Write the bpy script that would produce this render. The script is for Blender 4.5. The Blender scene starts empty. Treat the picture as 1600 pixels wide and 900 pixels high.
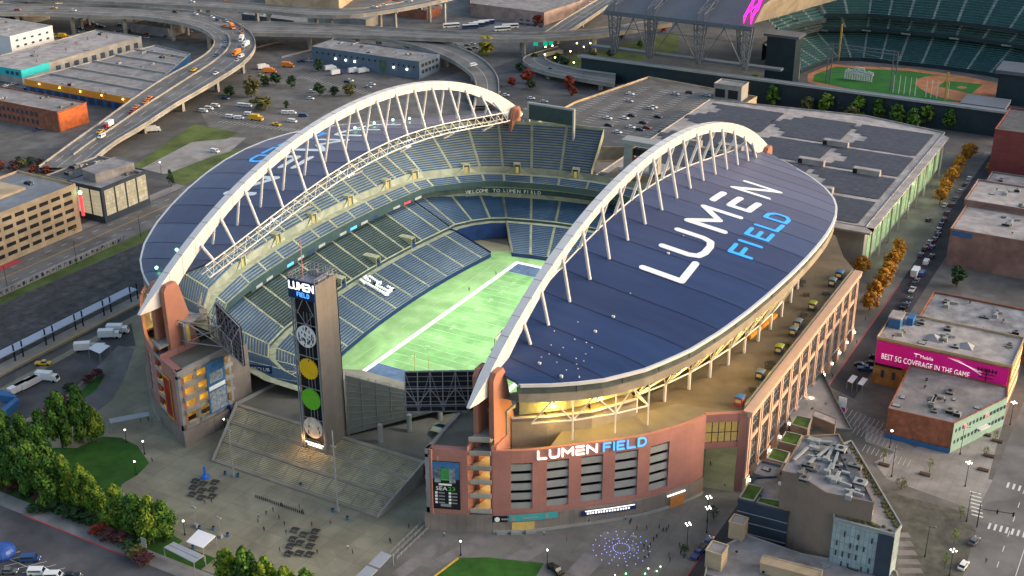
import bpy, math, random
from mathutils import Vector, Matrix
R=math.radians
rnd=random.Random(7)
# ------------------------------------------------------------------ camera, world, sun, exposure
scene=bpy.context.scene
col=bpy.data.collections.new("place"); scene.collection.children.link(col)
CX,CY,CZ=211.585,-367.365,208.634
YAW,PIT,ROL,FPX=-.514886,.426259,-.0039537,1986.75
fwd=Vector((math.sin(YAW)*math.cos(PIT),math.cos(YAW)*math.cos(PIT),-math.sin(PIT)))
rt0=Vector((math.cos(YAW),-math.sin(YAW),0)); up0=rt0.cross(fwd)
rt=rt0*math.cos(ROL)+up0*math.sin(ROL); upv=-rt0*math.sin(ROL)+up0*math.cos(ROL)
cam=bpy.data.cameras.new("camera"); co=bpy.data.objects.new("camera",cam); scene.collection.objects.link(co)
cam.sensor_width=36; cam.lens=FPX/1600*36; cam.clip_start=1; cam.clip_end=9000
M=Matrix((( rt.x,upv.x,-fwd.x,CX),(rt.y,upv.y,-fwd.y,CY),(rt.z,upv.z,-fwd.z,CZ),(0,0,0,1)))
co.matrix_world=M; scene.camera=co
w=bpy.data.worlds.new("World"); scene.world=w; w.use_nodes=True
nt=w.node_tree; bg=nt.nodes['Background']; sky=nt.nodes.new('ShaderNodeTexSky')
sky.sky_type='NISHITA'; sky.sun_disc=False; sky.sun_elevation=R(7); sky.sun_rotation=R(62)
sky.air_density=.8; sky.dust_density=3.5; sky.ozone_density=.6
nt.links.new(sky.outputs[0],bg.inputs[0]); bg.inputs[1].default_value=0.15
sd=bpy.data.lights.new("sun",'SUN'); sd.energy=0.5; sd.angle=R(40); sd.color=(1,.93,.90)
so=bpy.data.objects.new("sun",sd); scene.collection.objects.link(so)
_az,_el=R(62),R(28)
so.rotation_euler=Vector((math.sin(_az)*math.cos(_el),math.cos(_az)*math.cos(_el),math.sin(_el))).to_track_quat('Z','Y').to_euler()
vs=scene.view_settings; vs.view_transform='Standard'; vs.look='None'; vs.gamma=1; vs.use_curve_mapping=False
vs.exposure=1.8
# ------------------------------------------------------------------ helpers
def A(u,v,z=0):
    d=fwd+rt*((u-800)/FPX)-upv*((v-450)/FPX); t=(z-CZ)/d.z
    return (CX+d.x*t,CY+d.y*t)
def pu(p):
    q=Vector(p)-Vector((CX,CY,CZ)); return q.dot(rt)/q.dot(fwd)*FPX+800, 450-q.dot(upv)/q.dot(fwd)*FPX
def mat(name,c,rough=.8,var=.12,sc=.3,metal=0,emit=None,es=0,spec=.3,c2=None,bump=0,stretch=None,brick=None,alpha=None):
    m=bpy.data.materials.new(name); m.use_nodes=True; n=m.node_tree; L=n.links
    b=n.nodes['Principled BSDF']; b.inputs['Roughness'].default_value=rough; b.inputs['Metallic'].default_value=metal
    b.inputs['Specular IOR Level'].default_value=spec
    base=(*c,1)
    b.inputs['Base Color'].default_value=base
    if emit is not None:
        b.inputs['Emission Color'].default_value=(*emit,1); b.inputs['Emission Strength'].default_value=es
    if var>0:
        g=n.nodes.new('ShaderNodeNewGeometry'); nz=n.nodes.new('ShaderNodeTexNoise'); nz.inputs['Scale'].default_value=sc
        nz.inputs['Detail'].default_value=7; nz.inputs['Roughness'].default_value=.65
        src=g.outputs['Position']
        if stretch:
            mp=n.nodes.new('ShaderNodeMapping'); mp.inputs['Scale'].default_value=stretch; L.new(src,mp.inputs[0]); src=mp.outputs[0]
        L.new(src,nz.inputs['Vector'])
        mr=n.nodes.new('ShaderNodeMapRange'); mr.inputs[1].default_value=.3; mr.inputs[2].default_value=.7
        L.new(nz.outputs[0],mr.inputs[0])
        mx=n.nodes.new('ShaderNodeMix'); mx.data_type='RGBA'
        lo=tuple(max(0,x*(1-var)) for x in c); hi=tuple(x*(1+var) for x in c)
        if c2: lo,hi=c,c2
        mx.inputs[6].default_value=(*lo,1); mx.inputs[7].default_value=(*hi,1)
        L.new(mr.outputs[0],mx.inputs[0]); out=mx.outputs[2]
        if brick:   # (scale, width, height, mortar, mortar darkness)
            bt=n.nodes.new('ShaderNodeTexBrick'); bt.inputs['Scale'].default_value=1; bt.offset=brick[4] if len(brick)>4 else 0
            bt.inputs['Brick Width'].default_value=brick[0]; bt.inputs['Row Height'].default_value=brick[1]; bt.inputs['Mortar Size'].default_value=brick[2]
            bt.inputs['Color1'].default_value=(1,1,1,1); bt.inputs['Color2'].default_value=(brick[3],)*3+(1,); bt.inputs['Mortar'].default_value=(brick[3]*.75,)*3+(1,)
            v=g.outputs['Position']
            if len(brick)>5:
                mp=n.nodes.new('ShaderNodeMapping'); mp.inputs['Rotation'].default_value=brick[5]; L.new(v,mp.inputs[0]); v=mp.outputs[0]
            L.new(v,bt.inputs['Vector'])
            m2=n.nodes.new('ShaderNodeMix'); m2.data_type='RGBA'; m2.blend_type='MULTIPLY'; m2.inputs[0].default_value=1
            L.new(out,m2.inputs[6]); L.new(bt.outputs[0],m2.inputs[7]); out=m2.outputs[2]
        if rough>=.79 and sc<=1.1:   # old stains and patches
            n2=n.nodes.new('ShaderNodeTexNoise'); n2.inputs['Scale'].default_value=max(.05,sc*.35); n2.inputs['Detail'].default_value=5; n2.inputs['Distortion'].default_value=1.2
            L.new(g.outputs['Position'],n2.inputs['Vector']); r2=n.nodes.new('ShaderNodeMapRange'); r2.inputs[1].default_value=.42; r2.inputs[2].default_value=.6; r2.inputs[3].default_value=.84; r2.inputs[4].default_value=1.12
            L.new(n2.outputs[0],r2.inputs[0]); m3=n.nodes.new('ShaderNodeMix'); m3.data_type='RGBA'; m3.blend_type='MULTIPLY'; m3.inputs[0].default_value=1
            L.new(out,m3.inputs[6]); L.new(r2.outputs[0],m3.inputs[7]); out=m3.outputs[2]
        L.new(out,b.inputs['Base Color'])
        if bump:
            bp=n.nodes.new('ShaderNodeBump'); bp.inputs['Strength'].default_value=bump; bp.inputs['Distance'].default_value=.1
            L.new(nz.outputs[0],bp.inputs['Height']); L.new(bp.outputs[0],b.inputs['Normal'])
    if alpha is not None: b.inputs['Alpha'].default_value=alpha
    return m
class MB:
    def __init__(s): s.v=[];s.f=[];s.m=[];s.c=0
    def mi(s,i): s.c=i; return s
    def add(s,vs,fs):
        o=len(s.v); s.v+= [tuple(p) for p in vs]; s.f+=[tuple(o+i for i in f) for f in fs]; s.m+=[s.c]*len(fs); return s
    def box(s,x0,x1,y0,y1,z0,z1,M=None):
        if x0>x1:x0,x1=x1,x0
        if y0>y1:y0,y1=y1,y0
        vs=[(x,y,z) for z in (z0,z1) for x,y in ((x0,y0),(x1,y0),(x1,y1),(x0,y1))]
        if M: vs=[M@Vector(p) for p in vs]
        return s.add(vs,[(3,2,1,0),(4,5,6,7),(0,1,5,4),(1,2,6,5),(2,3,7,6),(3,0,4,7)])
    def prism(s,poly,z0,z1):
        a=sum(poly[i][0]*poly[(i+1)%len(poly)][1]-poly[(i+1)%len(poly)][0]*poly[i][1] for i in range(len(poly)))
        if a<0: poly=poly[::-1]
        n=len(poly); f=(lambda z,p:z(p) if callable(z) else z)
        vs=[(p[0],p[1],f(z0,p)) for p in poly]+[(p[0],p[1],f(z1,p)) for p in poly]
        return s.add(vs,[tuple(range(n))[::-1],tuple(range(n,2*n))]+[(i,(i+1)%n,n+(i+1)%n,n+i) for i in range(n)])
    def sheet(s,poly,z):
        a=sum(poly[i][0]*poly[(i+1)%len(poly)][1]-poly[(i+1)%len(poly)][0]*poly[i][1] for i in range(len(poly)))
        if a<0: poly=poly[::-1]
        return s.add([(p[0],p[1],z) for p in poly],[tuple(range(len(poly)))])
    def beam(s,p,q,w=.3,h=None,n=4):
        p=Vector(p);q=Vector(q);d=q-p
        if d.length<1e-6:return s
        h=h or w; z=Vector((0,0,1)) if abs(d.normalized().z)<.97 else Vector((1,0,0))
        a=d.cross(z).normalized(); b=a.cross(d).normalized()
        if n==4: offs=[a*w/2*i+b*h/2*j for i,j in((-1,-1),(1,-1),(1,1),(-1,1))]
        else: offs=[a*w/2*math.cos(2*math.pi*k/n)+b*h/2*math.sin(2*math.pi*k/n) for k in range(n)]
        vs=[p+o for o in offs]+[q+o for o in offs]
        return s.add(vs,[tuple(range(n))[::-1],tuple(range(n,2*n))]+[(i,(i+1)%n,n+(i+1)%n,n+i) for i in range(n)])
    def cyl(s,x,y,z0,z1,r,r2=None,n=10):
        r2=r if r2 is None else r2
        vs=[(x+r*math.cos(2*math.pi*k/n),y+r*math.sin(2*math.pi*k/n),z0) for k in range(n)]+[(x+r2*math.cos(2*math.pi*k/n),y+r2*math.sin(2*math.pi*k/n),z1) for k in range(n)]
        return s.add(vs,[tuple(range(n))[::-1],tuple(range(n,2*n))]+[(i,(i+1)%n,n+(i+1)%n,n+i) for i in range(n)])
    def ball(s,x,y,z,r,n=8,m=5,sz=1):
        vs=[(x,y,z-r*sz)]+[(x+r*math.sin(math.pi*j/m)*math.cos(2*math.pi*k/n),y+r*math.sin(math.pi*j/m)*math.sin(2*math.pi*k/n),z-r*sz*math.cos(math.pi*j/m)) for j in range(1,m) for k in range(n)]+[(x,y,z+r*sz)]
        fs=[(0,1+(k+1)%n,1+k) for k in range(n)]
        for j in range(m-2):
            for k in range(n): fs.append((1+j*n+k,1+j*n+(k+1)%n,1+(j+1)*n+(k+1)%n,1+(j+1)*n+k))
        e=len(vs)-1; fs+=[(e,1+(m-2)*n+k,1+(m-2)*n+(k+1)%n) for k in range(n)]
        return s.add(vs,fs)
    def quad(s,a,b,c,d): return s.add([a,b,c,d],[(0,1,2,3)])
    def strip(s,P,Q,closed=False):   # quads between two polylines
        n=len(P); o=[(i,(i+1)%n,n+(i+1)%n,n+i) for i in range(n if closed else n-1)]
        return s.add(list(P)+list(Q),o)
    def build(s,name,mats,parent=None,smooth=False,xf=None):
        me=bpy.data.meshes.new(name); me.from_pydata(s.v,[],s.f)
        for m in (mats if isinstance(mats,(list,tuple)) else [mats]): me.materials.append(m)
        if s.m: me.polygons.foreach_set('material_index',s.m)
        if smooth: me.polygons.foreach_set('use_smooth',[True]*len(s.f))
        me.update(); o=bpy.data.objects.new(name,me); col.objects.link(o)
        if parent:
            o.parent=parent; o.location=-Vector(parent.location) if xf is None else xf
        return o
ORD='first second third fourth fifth sixth seventh eighth ninth tenth eleventh twelfth thirteenth fourteenth fifteenth sixteenth seventeenth eighteenth nineteenth twentieth'.split()
TENS={20:'twenty',30:'thirty',40:'forty',50:'fifty',60:'sixty',70:'seventy',80:'eighty',90:'ninety'}
def ordw(i):
    if i<20: return ORD[i]
    t,o=divmod(i+1,10)
    if t>=10: return 'one hundred '+(('and '+ordw(i-100)) if i>=100 else '')
    return {2:'twentieth',3:'thirtieth',4:'fortieth',5:'fiftieth',6:'sixtieth',7:'seventieth',8:'eightieth',9:'ninetieth'}[t] if o==0 else TENS[t*10]+' '+ORD[o-1]
PEND=[]
def tag(o,label,cat,group=None):
    o['label']=label; o['category']=cat
    if group:o['group']=group
    return o
def later(o,noun,place,cat,group):    # a repeat told apart by its rank among its like, left to right
    o['category']=cat; o['group']=group; PEND.append((o,noun,place)); return o
def settle():
    d={}
    for o,n,p in PEND: d.setdefault((n,p),[]).append(o)
    for (n,p),l in d.items():
        l.sort(key=lambda o:pu(o.location)[0])
        for i,o in enumerate(l):
            o['label']=(n+' '+p) if len(l)==1 else '%s %s from the left %s'%(ordw(i),n,p)
            if len(l)==1 and 'group' in o and False: pass
def struct(o,kind='structure'): o['kind']=kind; return o
def empty(name,x,y,z=0,rz=0):
    o=bpy.data.objects.new(name,None); col.objects.link(o); o.location=(x,y,z); o.rotation_euler=(0,0,rz); o.empty_display_size=.5; return o
def dup(root,loc,rz=0,sc=1):
    r=root.copy(); col.objects.link(r); r.location=loc; r.rotation_euler=(0,0,rz); r.scale=(sc,sc,sc) if not hasattr(sc,'__len__') else sc
    for k in ('label',): 
        if k in r: del r[k]
    for ch in root.children:
        c=ch.copy(); col.objects.link(c); c.parent=r
        for g in ch.children:
            d=g.copy(); col.objects.link(d); d.parent=c
    return r
_tc={}
def text_mesh(s,size=1,ext=.02,align='LEFT'):
    cu=bpy.data.curves.new('t','FONT'); cu.body=s; cu.size=size; cu.extrude=ext; cu.align_x=align; cu.resolution_u=2
    o=bpy.data.objects.new('t',cu); col.objects.link(o); bpy.context.view_layer.update()
    me=bpy.data.meshes.new_from_object(o.evaluated_get(bpy.context.evaluated_depsgraph_get()))
    bpy.data.objects.remove(o); bpy.data.curves.remove(cu); return me
def text(name,s,size,m,O,X,Y,parent=None,ext=.03,width=None,align='LEFT'):
    """text whose baseline starts at O, runs along X, rises along Y"""
    me=text_mesh(s,size,ext,align); me.name=name; me.materials.clear(); me.materials.append(m)
    if width:
        w0=max(v.co.x for v in me.vertices)-min(v.co.x for v in me.vertices); k=width/w0
        for v in me.vertices: v.co.x*=k
    X=Vector(X).normalized(); Y=Vector(Y).normalized(); Z=X.cross(Y)
    for v in me.vertices:
        c=v.co; v.co=Vector(O)+X*c.x+Y*c.y+Z*c.z
    o=bpy.data.objects.new(name,me); col.objects.link(o)
    if parent: o.parent=parent; o.location=-Vector(parent.location)
    return o
# sign letters drawn as rounded strokes, unit cell 1 high
GL={'L':([[(0,1),(0,0),(.85,0)]],.85),'U':([[(0,1),(0,.3),(.08,.08),(.3,0),(.65,0),(.87,.08),(.95,.3),(.95,1)]],.95),
 'M':([[(0,0),(0,1),(.55,.35),(1.1,1),(1.1,0)]],1.1),'E':([[(0,1),(.8,1)],[(.8,.52),(0,.52),(0,0),(.8,0)]],.8),
 'N':([[(0,0),(0,1),(1,0),(1,1)]],1.0),'F':([[(0,0),(0,1),(.75,1)],[(0,.5),(.65,.5)]],.75),'I':([[(0,0),(0,1)]],0),
 'e':([[(.75,1),(0,1),(0,0),(.75,0)],[(0,.5),(.65,.5)]],.75),'D':([[(0,0),(0,1),(.5,1),(.8,.8),(.85,.5),(.8,.2),(.5,0),(0,0)]],.85)}
def stroke(mb,pts,w,F,th=.12,cap=True):
    n=len(pts); P=[Vector(p) for p in pts]; closed=(P[0]-P[-1]).length<1e-5
    for i in range(n-1):
        d=(P[i+1]-P[i]).normalized(); nn=Vector((-d.y,d.x))*w/2
        poly=[P[i]-nn,P[i+1]-nn]+[P[i+1]+Vector((d.x*math.cos(a)-d.y*math.sin(a),d.y*math.cos(a)+d.x*math.sin(a)))*w/2 for a in (-.9,0,.9)]+[P[i+1]+nn,P[i]+nn]+[P[i]-Vector((d.x*math.cos(a)-d.y*math.sin(a),d.y*math.cos(a)+d.x*math.sin(a)))*w/2 for a in (-.9,0,.9)]
        e=th+.004*((i%3)+1); k=len(poly)
        mb.add([F(p.x,p.y,e) for p in poly]+[F(p.x,p.y,-.02) for p in poly],[tuple(range(k))]+[(j,k+j,k+(j+1)%k,(j+1)%k) for j in range(k)])
print('helpers ok')
# ------------------------------------------------------------------ materials
K={}
def mk(k,*a,**b): K[k]=mat(k,*a,**b); return K[k]
mk('earth',(.10,.095,.09),.95,.35,.02); mk('asphalt',(.085,.083,.088),.9,.3,.08,bump=.1); mk('asphalt_light',(.155,.148,.145),.9,.22,.1)
mk('asphalt_dark',(.045,.045,.052),.9,.3,.1); mk('lot',(.14,.13,.122),.9,.25,.15); mk('plaza',(.27,.245,.172),.85,.16,.08,brick=(6,6,.06,.86,0)); mk('plaza_dark',(.165,.155,.14),.85,.16,.1,brick=(5,5,.05,.88,0))
mk('walk',(.28,.26,.245),.85,.13,.2,brick=(3,3,.05,.9,0)); mk('paver_band',(.19,.17,.165),.85,.12,.3); mk('brick_paving',(.11,.075,.07),.9,.3,.4,brick=(2,1,.1,.8))
mk('grass',(.03,.10,.012),.95,.35,.15); mk('grass_dry',(.09,.12,.03),.95,.4,.1); mk('ballast',(.075,.073,.075),1,.5,.3); mk('rail',(.14,.13,.13),.5,.2,1,metal=.6)
mk('line',(.62,.62,.6),.7,.2,1); mk('line_yellow',(.5,.32,.06),.7,.2,1); mk('kerb_red',(.45,.06,.07),.7,.2,1)
mk('concrete',(.30,.285,.265),.85,.15,.15); mk('concrete_dark',(.16,.155,.15),.85,.2,.15); mk('concrete_tan',(.28,.24,.19),.85,.14,.2)
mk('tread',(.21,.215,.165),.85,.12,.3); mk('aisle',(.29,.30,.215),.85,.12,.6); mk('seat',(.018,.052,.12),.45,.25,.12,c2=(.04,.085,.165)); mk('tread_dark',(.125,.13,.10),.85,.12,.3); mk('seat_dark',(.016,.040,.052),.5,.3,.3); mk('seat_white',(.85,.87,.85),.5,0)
mk('turf',(.12,.26,.085),.9,.22,.09,c2=(.22,.37,.16)); mk('turf_b',(.10,.235,.07),.9,.22,.13,c2=(.19,.34,.14)); mk('turf_edge',(.14,.27,.09),.9,.3,.1,c2=(.24,.36,.17)); mk('turf_white',(.8,.82,.8),.8,.05); mk('turf_navy',(.06,.095,.17),.85,.25,.3)
mk('navy_wall',(.012,.035,.12),.5,.2,.3); mk('fascia_dark',(.03,.055,.06),.5,.2,.3); mk('black',(.012,.013,.015),.6,.1,1)
mk('roof',(.008,.028,.095),.45,.2,.12,spec=.35,c2=(.017,.044,.135),stretch=(.3,2.4,1)); mk('roof_b',(.009,.027,.088),.5,.2,.12,spec=.35,c2=(.017,.040,.12),stretch=(.3,2.4,1)); mk('roof_c',(.010,.032,.105),.42,.2,.1,spec=.35,c2=(.02,.05,.145),stretch=(.3,2.4,1))
for _k in ('roof','roof_b','roof_c'): _b=K[_k].node_tree.nodes['Principled BSDF']; _b.inputs['Sheen Weight'].default_value=.16; _b.inputs['Sheen Roughness'].default_value=.4; _b.inputs['Sheen Tint'].default_value=(.75,.6,.72,1)
mk('roof_seam',(.008,.012,.035),.6,0); mk('white',(.66,.64,.64),.5,.06,.2); mk('white_steel',(.64,.61,.60),.45,.05,.3)
mk('roof_letter',(.72,.74,.74),.6,.04,.4,emit=(.85,.88,.9),es=.04); mk('roof_letter_blue',(.04,.28,.75),.5,.05,emit=(.05,.4,1),es=.16)
mk('sign_white',(.9,.88,.84),.5,0,emit=(1,.93,.85),es=.5); mk('sign_blue',(.05,.3,.8),.5,0,emit=(.1,.42,1),es=.35)
mk('terracotta',(.36,.165,.14),.75,.12,.15,brick=(3,3,.02,.95,0,(R(90),0,0))); mk('pier_red',(.36,.155,.105),.7,.12,.15); mk('stone',(.24,.20,.175),.8,.12,.2,brick=(2.5,1,.03,.92))
mk('facade_pink',(.55,.36,.27),.75,.08,.3); mk('louver',(.28,.29,.29),.6,.1,.4); mk('dark_glass',(.02,.03,.035),.15,.2,.4,spec=.6); mk('grey_glass',(.09,.11,.10),.2,.25,.4,spec=.6)
mk('steel_grey',(.27,.27,.30),.5,.1,.5,metal=.2); mk('mesh_panel',(.19,.165,.145),.7,.1,.4,brick=(2.4,2.0,.03,.92)); mk('screen_panel',(.13,.14,.12),.6,.15,.3)
mk('terrace',(.135,.11,.078),.85,.16,.12); mk('terrace_grey',(.15,.135,.11),.85,.15,.12); mk('cream_wall',(.62,.44,.10),.8,.1,.3); mk('lit_door_orange',(.55,.22,.06),.7,.1,.3)
mk('lamp_warm',(1,.8,.4),.5,0,emit=(1,.72,.22),es=6); mk('lamp_white',(1,1,.95),.5,0,emit=(1,.95,.85),es=3.2); mk('lamp_green',(.4,1,.6),.5,0,emit=(.3,1,.5),es=4); mk('lamp_blue',(.3,.3,1),.5,0,emit=(.25,.3,1),es=.9)
mk('glow_yellow',(.28,.19,.05),.6,.3,.8,emit=(1,.7,.25),es=.06)
# ------------------------------------------------------------------ the bowl
OUT=lambda y:(lambda t:112.12-32.59*t**2+11.64*t**4-30.19*t**6)(y/110)
ZO=lambda y:(lambda t:54.04-23.64*t**2+15.51*t**4)(y/110)
def ZI(y): s=1-(y/110)**2; return 48.6+4.2*s+9.2*s*s
XI=52.5
def RZ(x,y): f=(abs(x)-XI)/(OUT(y)-XI); return ZI(y)+(ZO(y)-ZI(y))*f
def lerp(a,b,t): return a+(b-a)*t
PR={'L0':((0,1.8),(0,1.8)),'L1':((17.5,8.3),(20,7.3)),'L2':((20,8.3),(22.5,7.3)),'L2b':((20.3,9.7),(22.8,8.7)),'L3':((38,18),(38,14.5)),
    'U0':((33.5,23.6),(28,22.6)),'U1':((38.5,26.7),(32.5,25)),'U2':((41.5,26.7),(35,25)),'U2b':((42,29.5),(35.5,27.6)),'U4':((60.5,41.5),(54,41.5))}
def P(st,k,dz=0,dd=0):
    f,d,wt,o=st[:4]; a,b=PR[k]; D=lerp(a[0],b[0],wt); z=lerp(a[1],b[1],wt); u0=lerp(PR['U0'][0][0],PR['U0'][1][0],wt)
    if k in('U1','U2','U2b','U4'):
        D=u0+(D-u0)*o
        if k=='U4': zb=lerp(PR['U2b'][0][1],PR['U2b'][1][1],wt); z=zb+(z-zb)*o
    if len(st)>4 and k[0]=='L': D*=st[4]; z=1.8+(z-1.8)*st[4]
    D+=dd
    return Vector((f[0]+d[0]*D,f[1]+d[1]*D,z+dz))
def nd(x,y): l=math.hypot(x,y); return (x/l,y/l)
SIDE=[]
for i in range(-5,5):
    y=3+11.6*i; SIDE.append(((-(42-5*(y/60)**2),y),(-1,0),0,1-.09*(y/60)**2))
SEND=((-37.8,55.5),(-1,0),0,.9)
NC=[((-30.5,-66),nd(-.68,-.73),0,.5,.8),((-33.5,-63.5),nd(-.8,-.6),0,.6,.95),((-36,-60),nd(-.93,-.37),0,.72)]
NX=[((-20,-70),nd(-.2,-.98),0,.5,.36),((-25.5,-68.6),nd(-.45,-.9),0,.5,.58)]
SC=[((-37.6,56.5),nd(-.98,.17),.3,.92),((-35,59),nd(-.9,.43),.7,.95),((-33,60),nd(-.74,.67),.9,1)]
SO=[((-30.5,60.5),nd(-.58,.81),1,1),((-22.5,62.2),nd(-.47,.88),1,1),((-15,63.4),nd(-.33,.94),1,1),((-7.5,63.9),nd(-.16,.99),1,1),((0,64),(0,1),1,1)]
def mir(l): return [((-a[0][0],a[0][1]),(-a[1][0],a[1][1]))+tuple(a[2:]) for a in l]
def tier(parent,name,sts,k0,k1,rows,s=1,gap=.6,seatmat='seat',treadm='tread'):
    c=MB(); q=MB()
    for A_,B_ in zip(sts,sts[1:]):
        a0,a1,b0,b1=P(A_,k0),P(A_,k1),P(B_,k0),P(B_,k1)
        for r in range(rows):
            t0=r/rows;t1=(r+1)/rows
            pa,pb=a0.lerp(a1,t0),b0.lerp(b1,t0); qa,qb=a0.lerp(a1,t1),b0.lerp(b1,t1)
            qa0=Vector((qa.x,qa.y,pa.z)); qb0=Vector((qb.x,qb.y,pb.z))
            c.quad(pa,pb,qb0,qa0); c.quad(qa0,qb0,qb,qa)
            L=(pb-pa).length; g=gap/max(L,.1)
            if g>.35: continue
            f0a,f0b=pa.lerp(qa0,.42),pb.lerp(qb0,.42); f1a,f1b=pa.lerp(qa0,.86),pb.lerp(qb0,.86)
            x0,x1,y0,y1=f0a.lerp(f0b,g),f0a.lerp(f0b,1-g),f1a.lerp(f1b,g),f1a.lerp(f1b,1-g)
            h1=Vector((0,0,.38)); h2=Vector((0,0,.5))
            q.quad(x0,x1,x1+h1,x0+h1); q.quad(x0+h1,x1+h1,y1+h2,y0+h2); q.quad(y0,y1,y1+h2,y0+h2); q.quad(x0,x0+h1,y0+h2,y0); q.quad(x1,x1+h1,y1+h2,y1)
        # aisle steps
        for r in range(0,rows*2):
            t0=r/rows/2; pa=a0.lerp(a1,t0); e=(b0-a0).normalized()*.5; dd=(a1-a0)/(rows*2)
            z=Vector((0,0,.12)); d2=Vector((dd.x,dd.y,0))
            c.mi(1); c.quad(pa-e+z,pa+e+z,pa+e+d2+z,pa-e+d2+z); c.quad(pa-e+d2+z,pa+e+d2+z,pa+e+dd+z,pa-e+dd+z); c.mi(0)
    o=c.build(name,[K[treadm],K['aisle']],parent); s_=q.build('seat_rows',K[seatmat],o,xf=(0,0,0)); return o
def band(mb,sts,k0,dz0,dd0,k1,dz1,dd1): mb.strip([P(s,k0,dz0,dd0) for s in sts],[P(s,k1,dz1,dd1) for s in sts])
stad=empty('stadium',0,0,0); tag(stad,'football stadium with two white arches over dark blue roofs around a floodlit green field','stadium')
def half(sg):
    f=(lambda l:l) if sg<0 else mir
    low=f(NX+NC+SIDE+[SEND]); sou=f(SO); upp=f(NC+SIDE+[SEND]+SC+(SO[:4] if sg<0 else SO[:3])); updown=f(NC+SIDE+[SEND]+SC+SO)
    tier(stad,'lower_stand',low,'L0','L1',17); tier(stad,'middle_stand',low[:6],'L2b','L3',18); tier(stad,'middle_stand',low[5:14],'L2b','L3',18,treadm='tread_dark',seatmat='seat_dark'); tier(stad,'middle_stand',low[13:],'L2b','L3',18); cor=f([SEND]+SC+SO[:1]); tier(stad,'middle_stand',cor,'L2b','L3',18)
    tier(stad,'lower_stand',sou,'L0','L1',17); tier(stad,'middle_stand',sou,'L2b','L3',17)
    tier(stad,'upper_deck',updown,'U0','U1',5); tier(stad,'upper_deck',upp,'U2b','U4',17)
    b=MB(); all_=updown
    for l in (low,sou,cor):
        b.mi(1); (band(b,l,'L0',0,0,'L0',-1.8,0) if l is not cor else band(b,l,'L1',0,0,'L1',-7,0)); b.mi(0)
        band(b,l,'L1',0,0,'L2',0,0); b.mi(2); band(b,l,'L2',0,0,'L2',1.1,0); b.mi(0); band(b,l,'L2',1.1,0,'L2',1.4,.3)
        band(b,l,'L3',0,0,'L3',0,3)
    # walkway of the upper deck with its tall wall
    band(b,all_,'U1',0,0,'U2',0,0); b.mi(4); band(b,all_,'U2',0,0,'U2b',0,0); b.mi(0)
    band(b,all_,'U0',.9,0,'U0',.9,.35); b.mi(3); band(b,all_,'U0',.9,0,'U0',-1.7,0); band(b,all_,'U0',.9,.35,'U0',-.1,.35)
    band(b,all_,'U0',-1.7,0,'U0',-1.7,9)
    # suites under the deck
    b.mi(5); band(b,all_,'U0',-1.7,6,'U0',-6.2 if True else 0,6.2); b.mi(3)
    b.mi(0)
    # back wall of the upper deck
    top=[P(s,'U4') for s in upp]; t1=[p+Vector((0,0,1.2)) for p in top]
    b.strip(top,t1); b.strip(t1,[P(s,'U4',1.2,.6) for s in upp]); b.strip([P(s,'U4',1.2,.6) for s in upp],[P(s,'U4',-4,.6) for s in upp]); b.strip([P(s,'U4',-4,.6) for s in upp],[P(s,'U2b',-3.5,0) for s in upp]); b.strip([P(s,'U2b',-3.5,0) for s in upp],[Vector((P(s,'U2b').x,P(s,'U2b').y,12)) for s in upp])
    # end walls where the stands stop
    for st,sgn in ((low[0],1),(low[-1],1),(sou[0],1)):
        pts=[P(st,k) for k in('L0','L1','L2','L2b','L3')]
        b.mi(1 if st is not low[0] else 0); b.strip([p+Vector((0,0,.8)) for p in pts],[Vector((p.x,p.y,0)) for p in pts])
    b.mi(0)
    e=upp[-1]; pts=[P(e,'U2b'),P(e,'U4')]; b.strip([p+Vector((0,0,1.2)) for p in pts],[p-Vector((0,0,3)) for p in pts])
    e=upp[0]; pts=[P(e,'U0'),P(e,'U1'),P(e,'U2'),P(e,'U2b'),P(e,'U4')]; b.strip([p+Vector((0,0,.6)) for p in pts],[p-Vector((0,0,4)) for p in pts])
    b.build('bowl_structure',[K['aisle'],K['navy_wall'],K['fascia_dark'],K['fascia_dark'],K['tread'],K['grey_glass']],stad)
    # vomitories: sloping boxes in the middle stand, doorways in the upper deck wall
    L=f(SIDE)
    for i in range(1,len(L)-1,2):
        a,c=L[i],L[i+1]; m=((lerp(a[0][0],c[0][0],.5),lerp(a[0][1],c[0][1],.5)),a[1],0,1)
        v=MB(); p=P(m,'L2'); q=p+Vector((m[1][0]*7,0,3.3)); v.mi(0)
        for e in (-1.3,1.3):
            v.box(min(p.x,q.x),max(p.x,q.x),p.y+e-.15,p.y+e+.15,p.z-.2,q.z+1.0)
        v.mi(0).box(min(p.x,q.x),max(p.x,q.x),p.y-1.15,p.y+1.15,q.z+.6,q.z+1.0); v.mi(1).box(p.x-.1,p.x+.1,p.y-1.1,p.y+1.1,p.z+.02,p.z+2.2)
        v.build('vomitory',[K['aisle'],K['navy_wall']],stad)
    U=f(SIDE+[SEND]+SC+SO[:4])
    for i in range(0,len(U)-1,2):
        a,c=U[i],U[i+1]; pa,pc=P(a,'U2'),P(c,'U2')
        if (pa-pc).length<6: continue
        m=pa.lerp(pc,.5); d=Vector((a[1][0]+c[1][0],a[1][1]+c[1][1],0)).normalized(); e=(pc-pa).normalized()
        v=MB(); T=Matrix.Translation(m)@Matrix(((e.x,d.x,0,0),(e.y,d.y,0,0),(0,0,1,0),(0,0,0,1)))
        v.mi(0).box(-1.6,-1.2,-.5,3.5,0,3.9,T).box(1.2,1.6,-.5,3.5,0,3.9,T).box(-1.6,1.6,-.5,3.5,3.9,4.2,T); v.mi(1).box(-.7,.7,-.05,.1,.1,3.0,T)
        v.mi(0)
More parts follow.
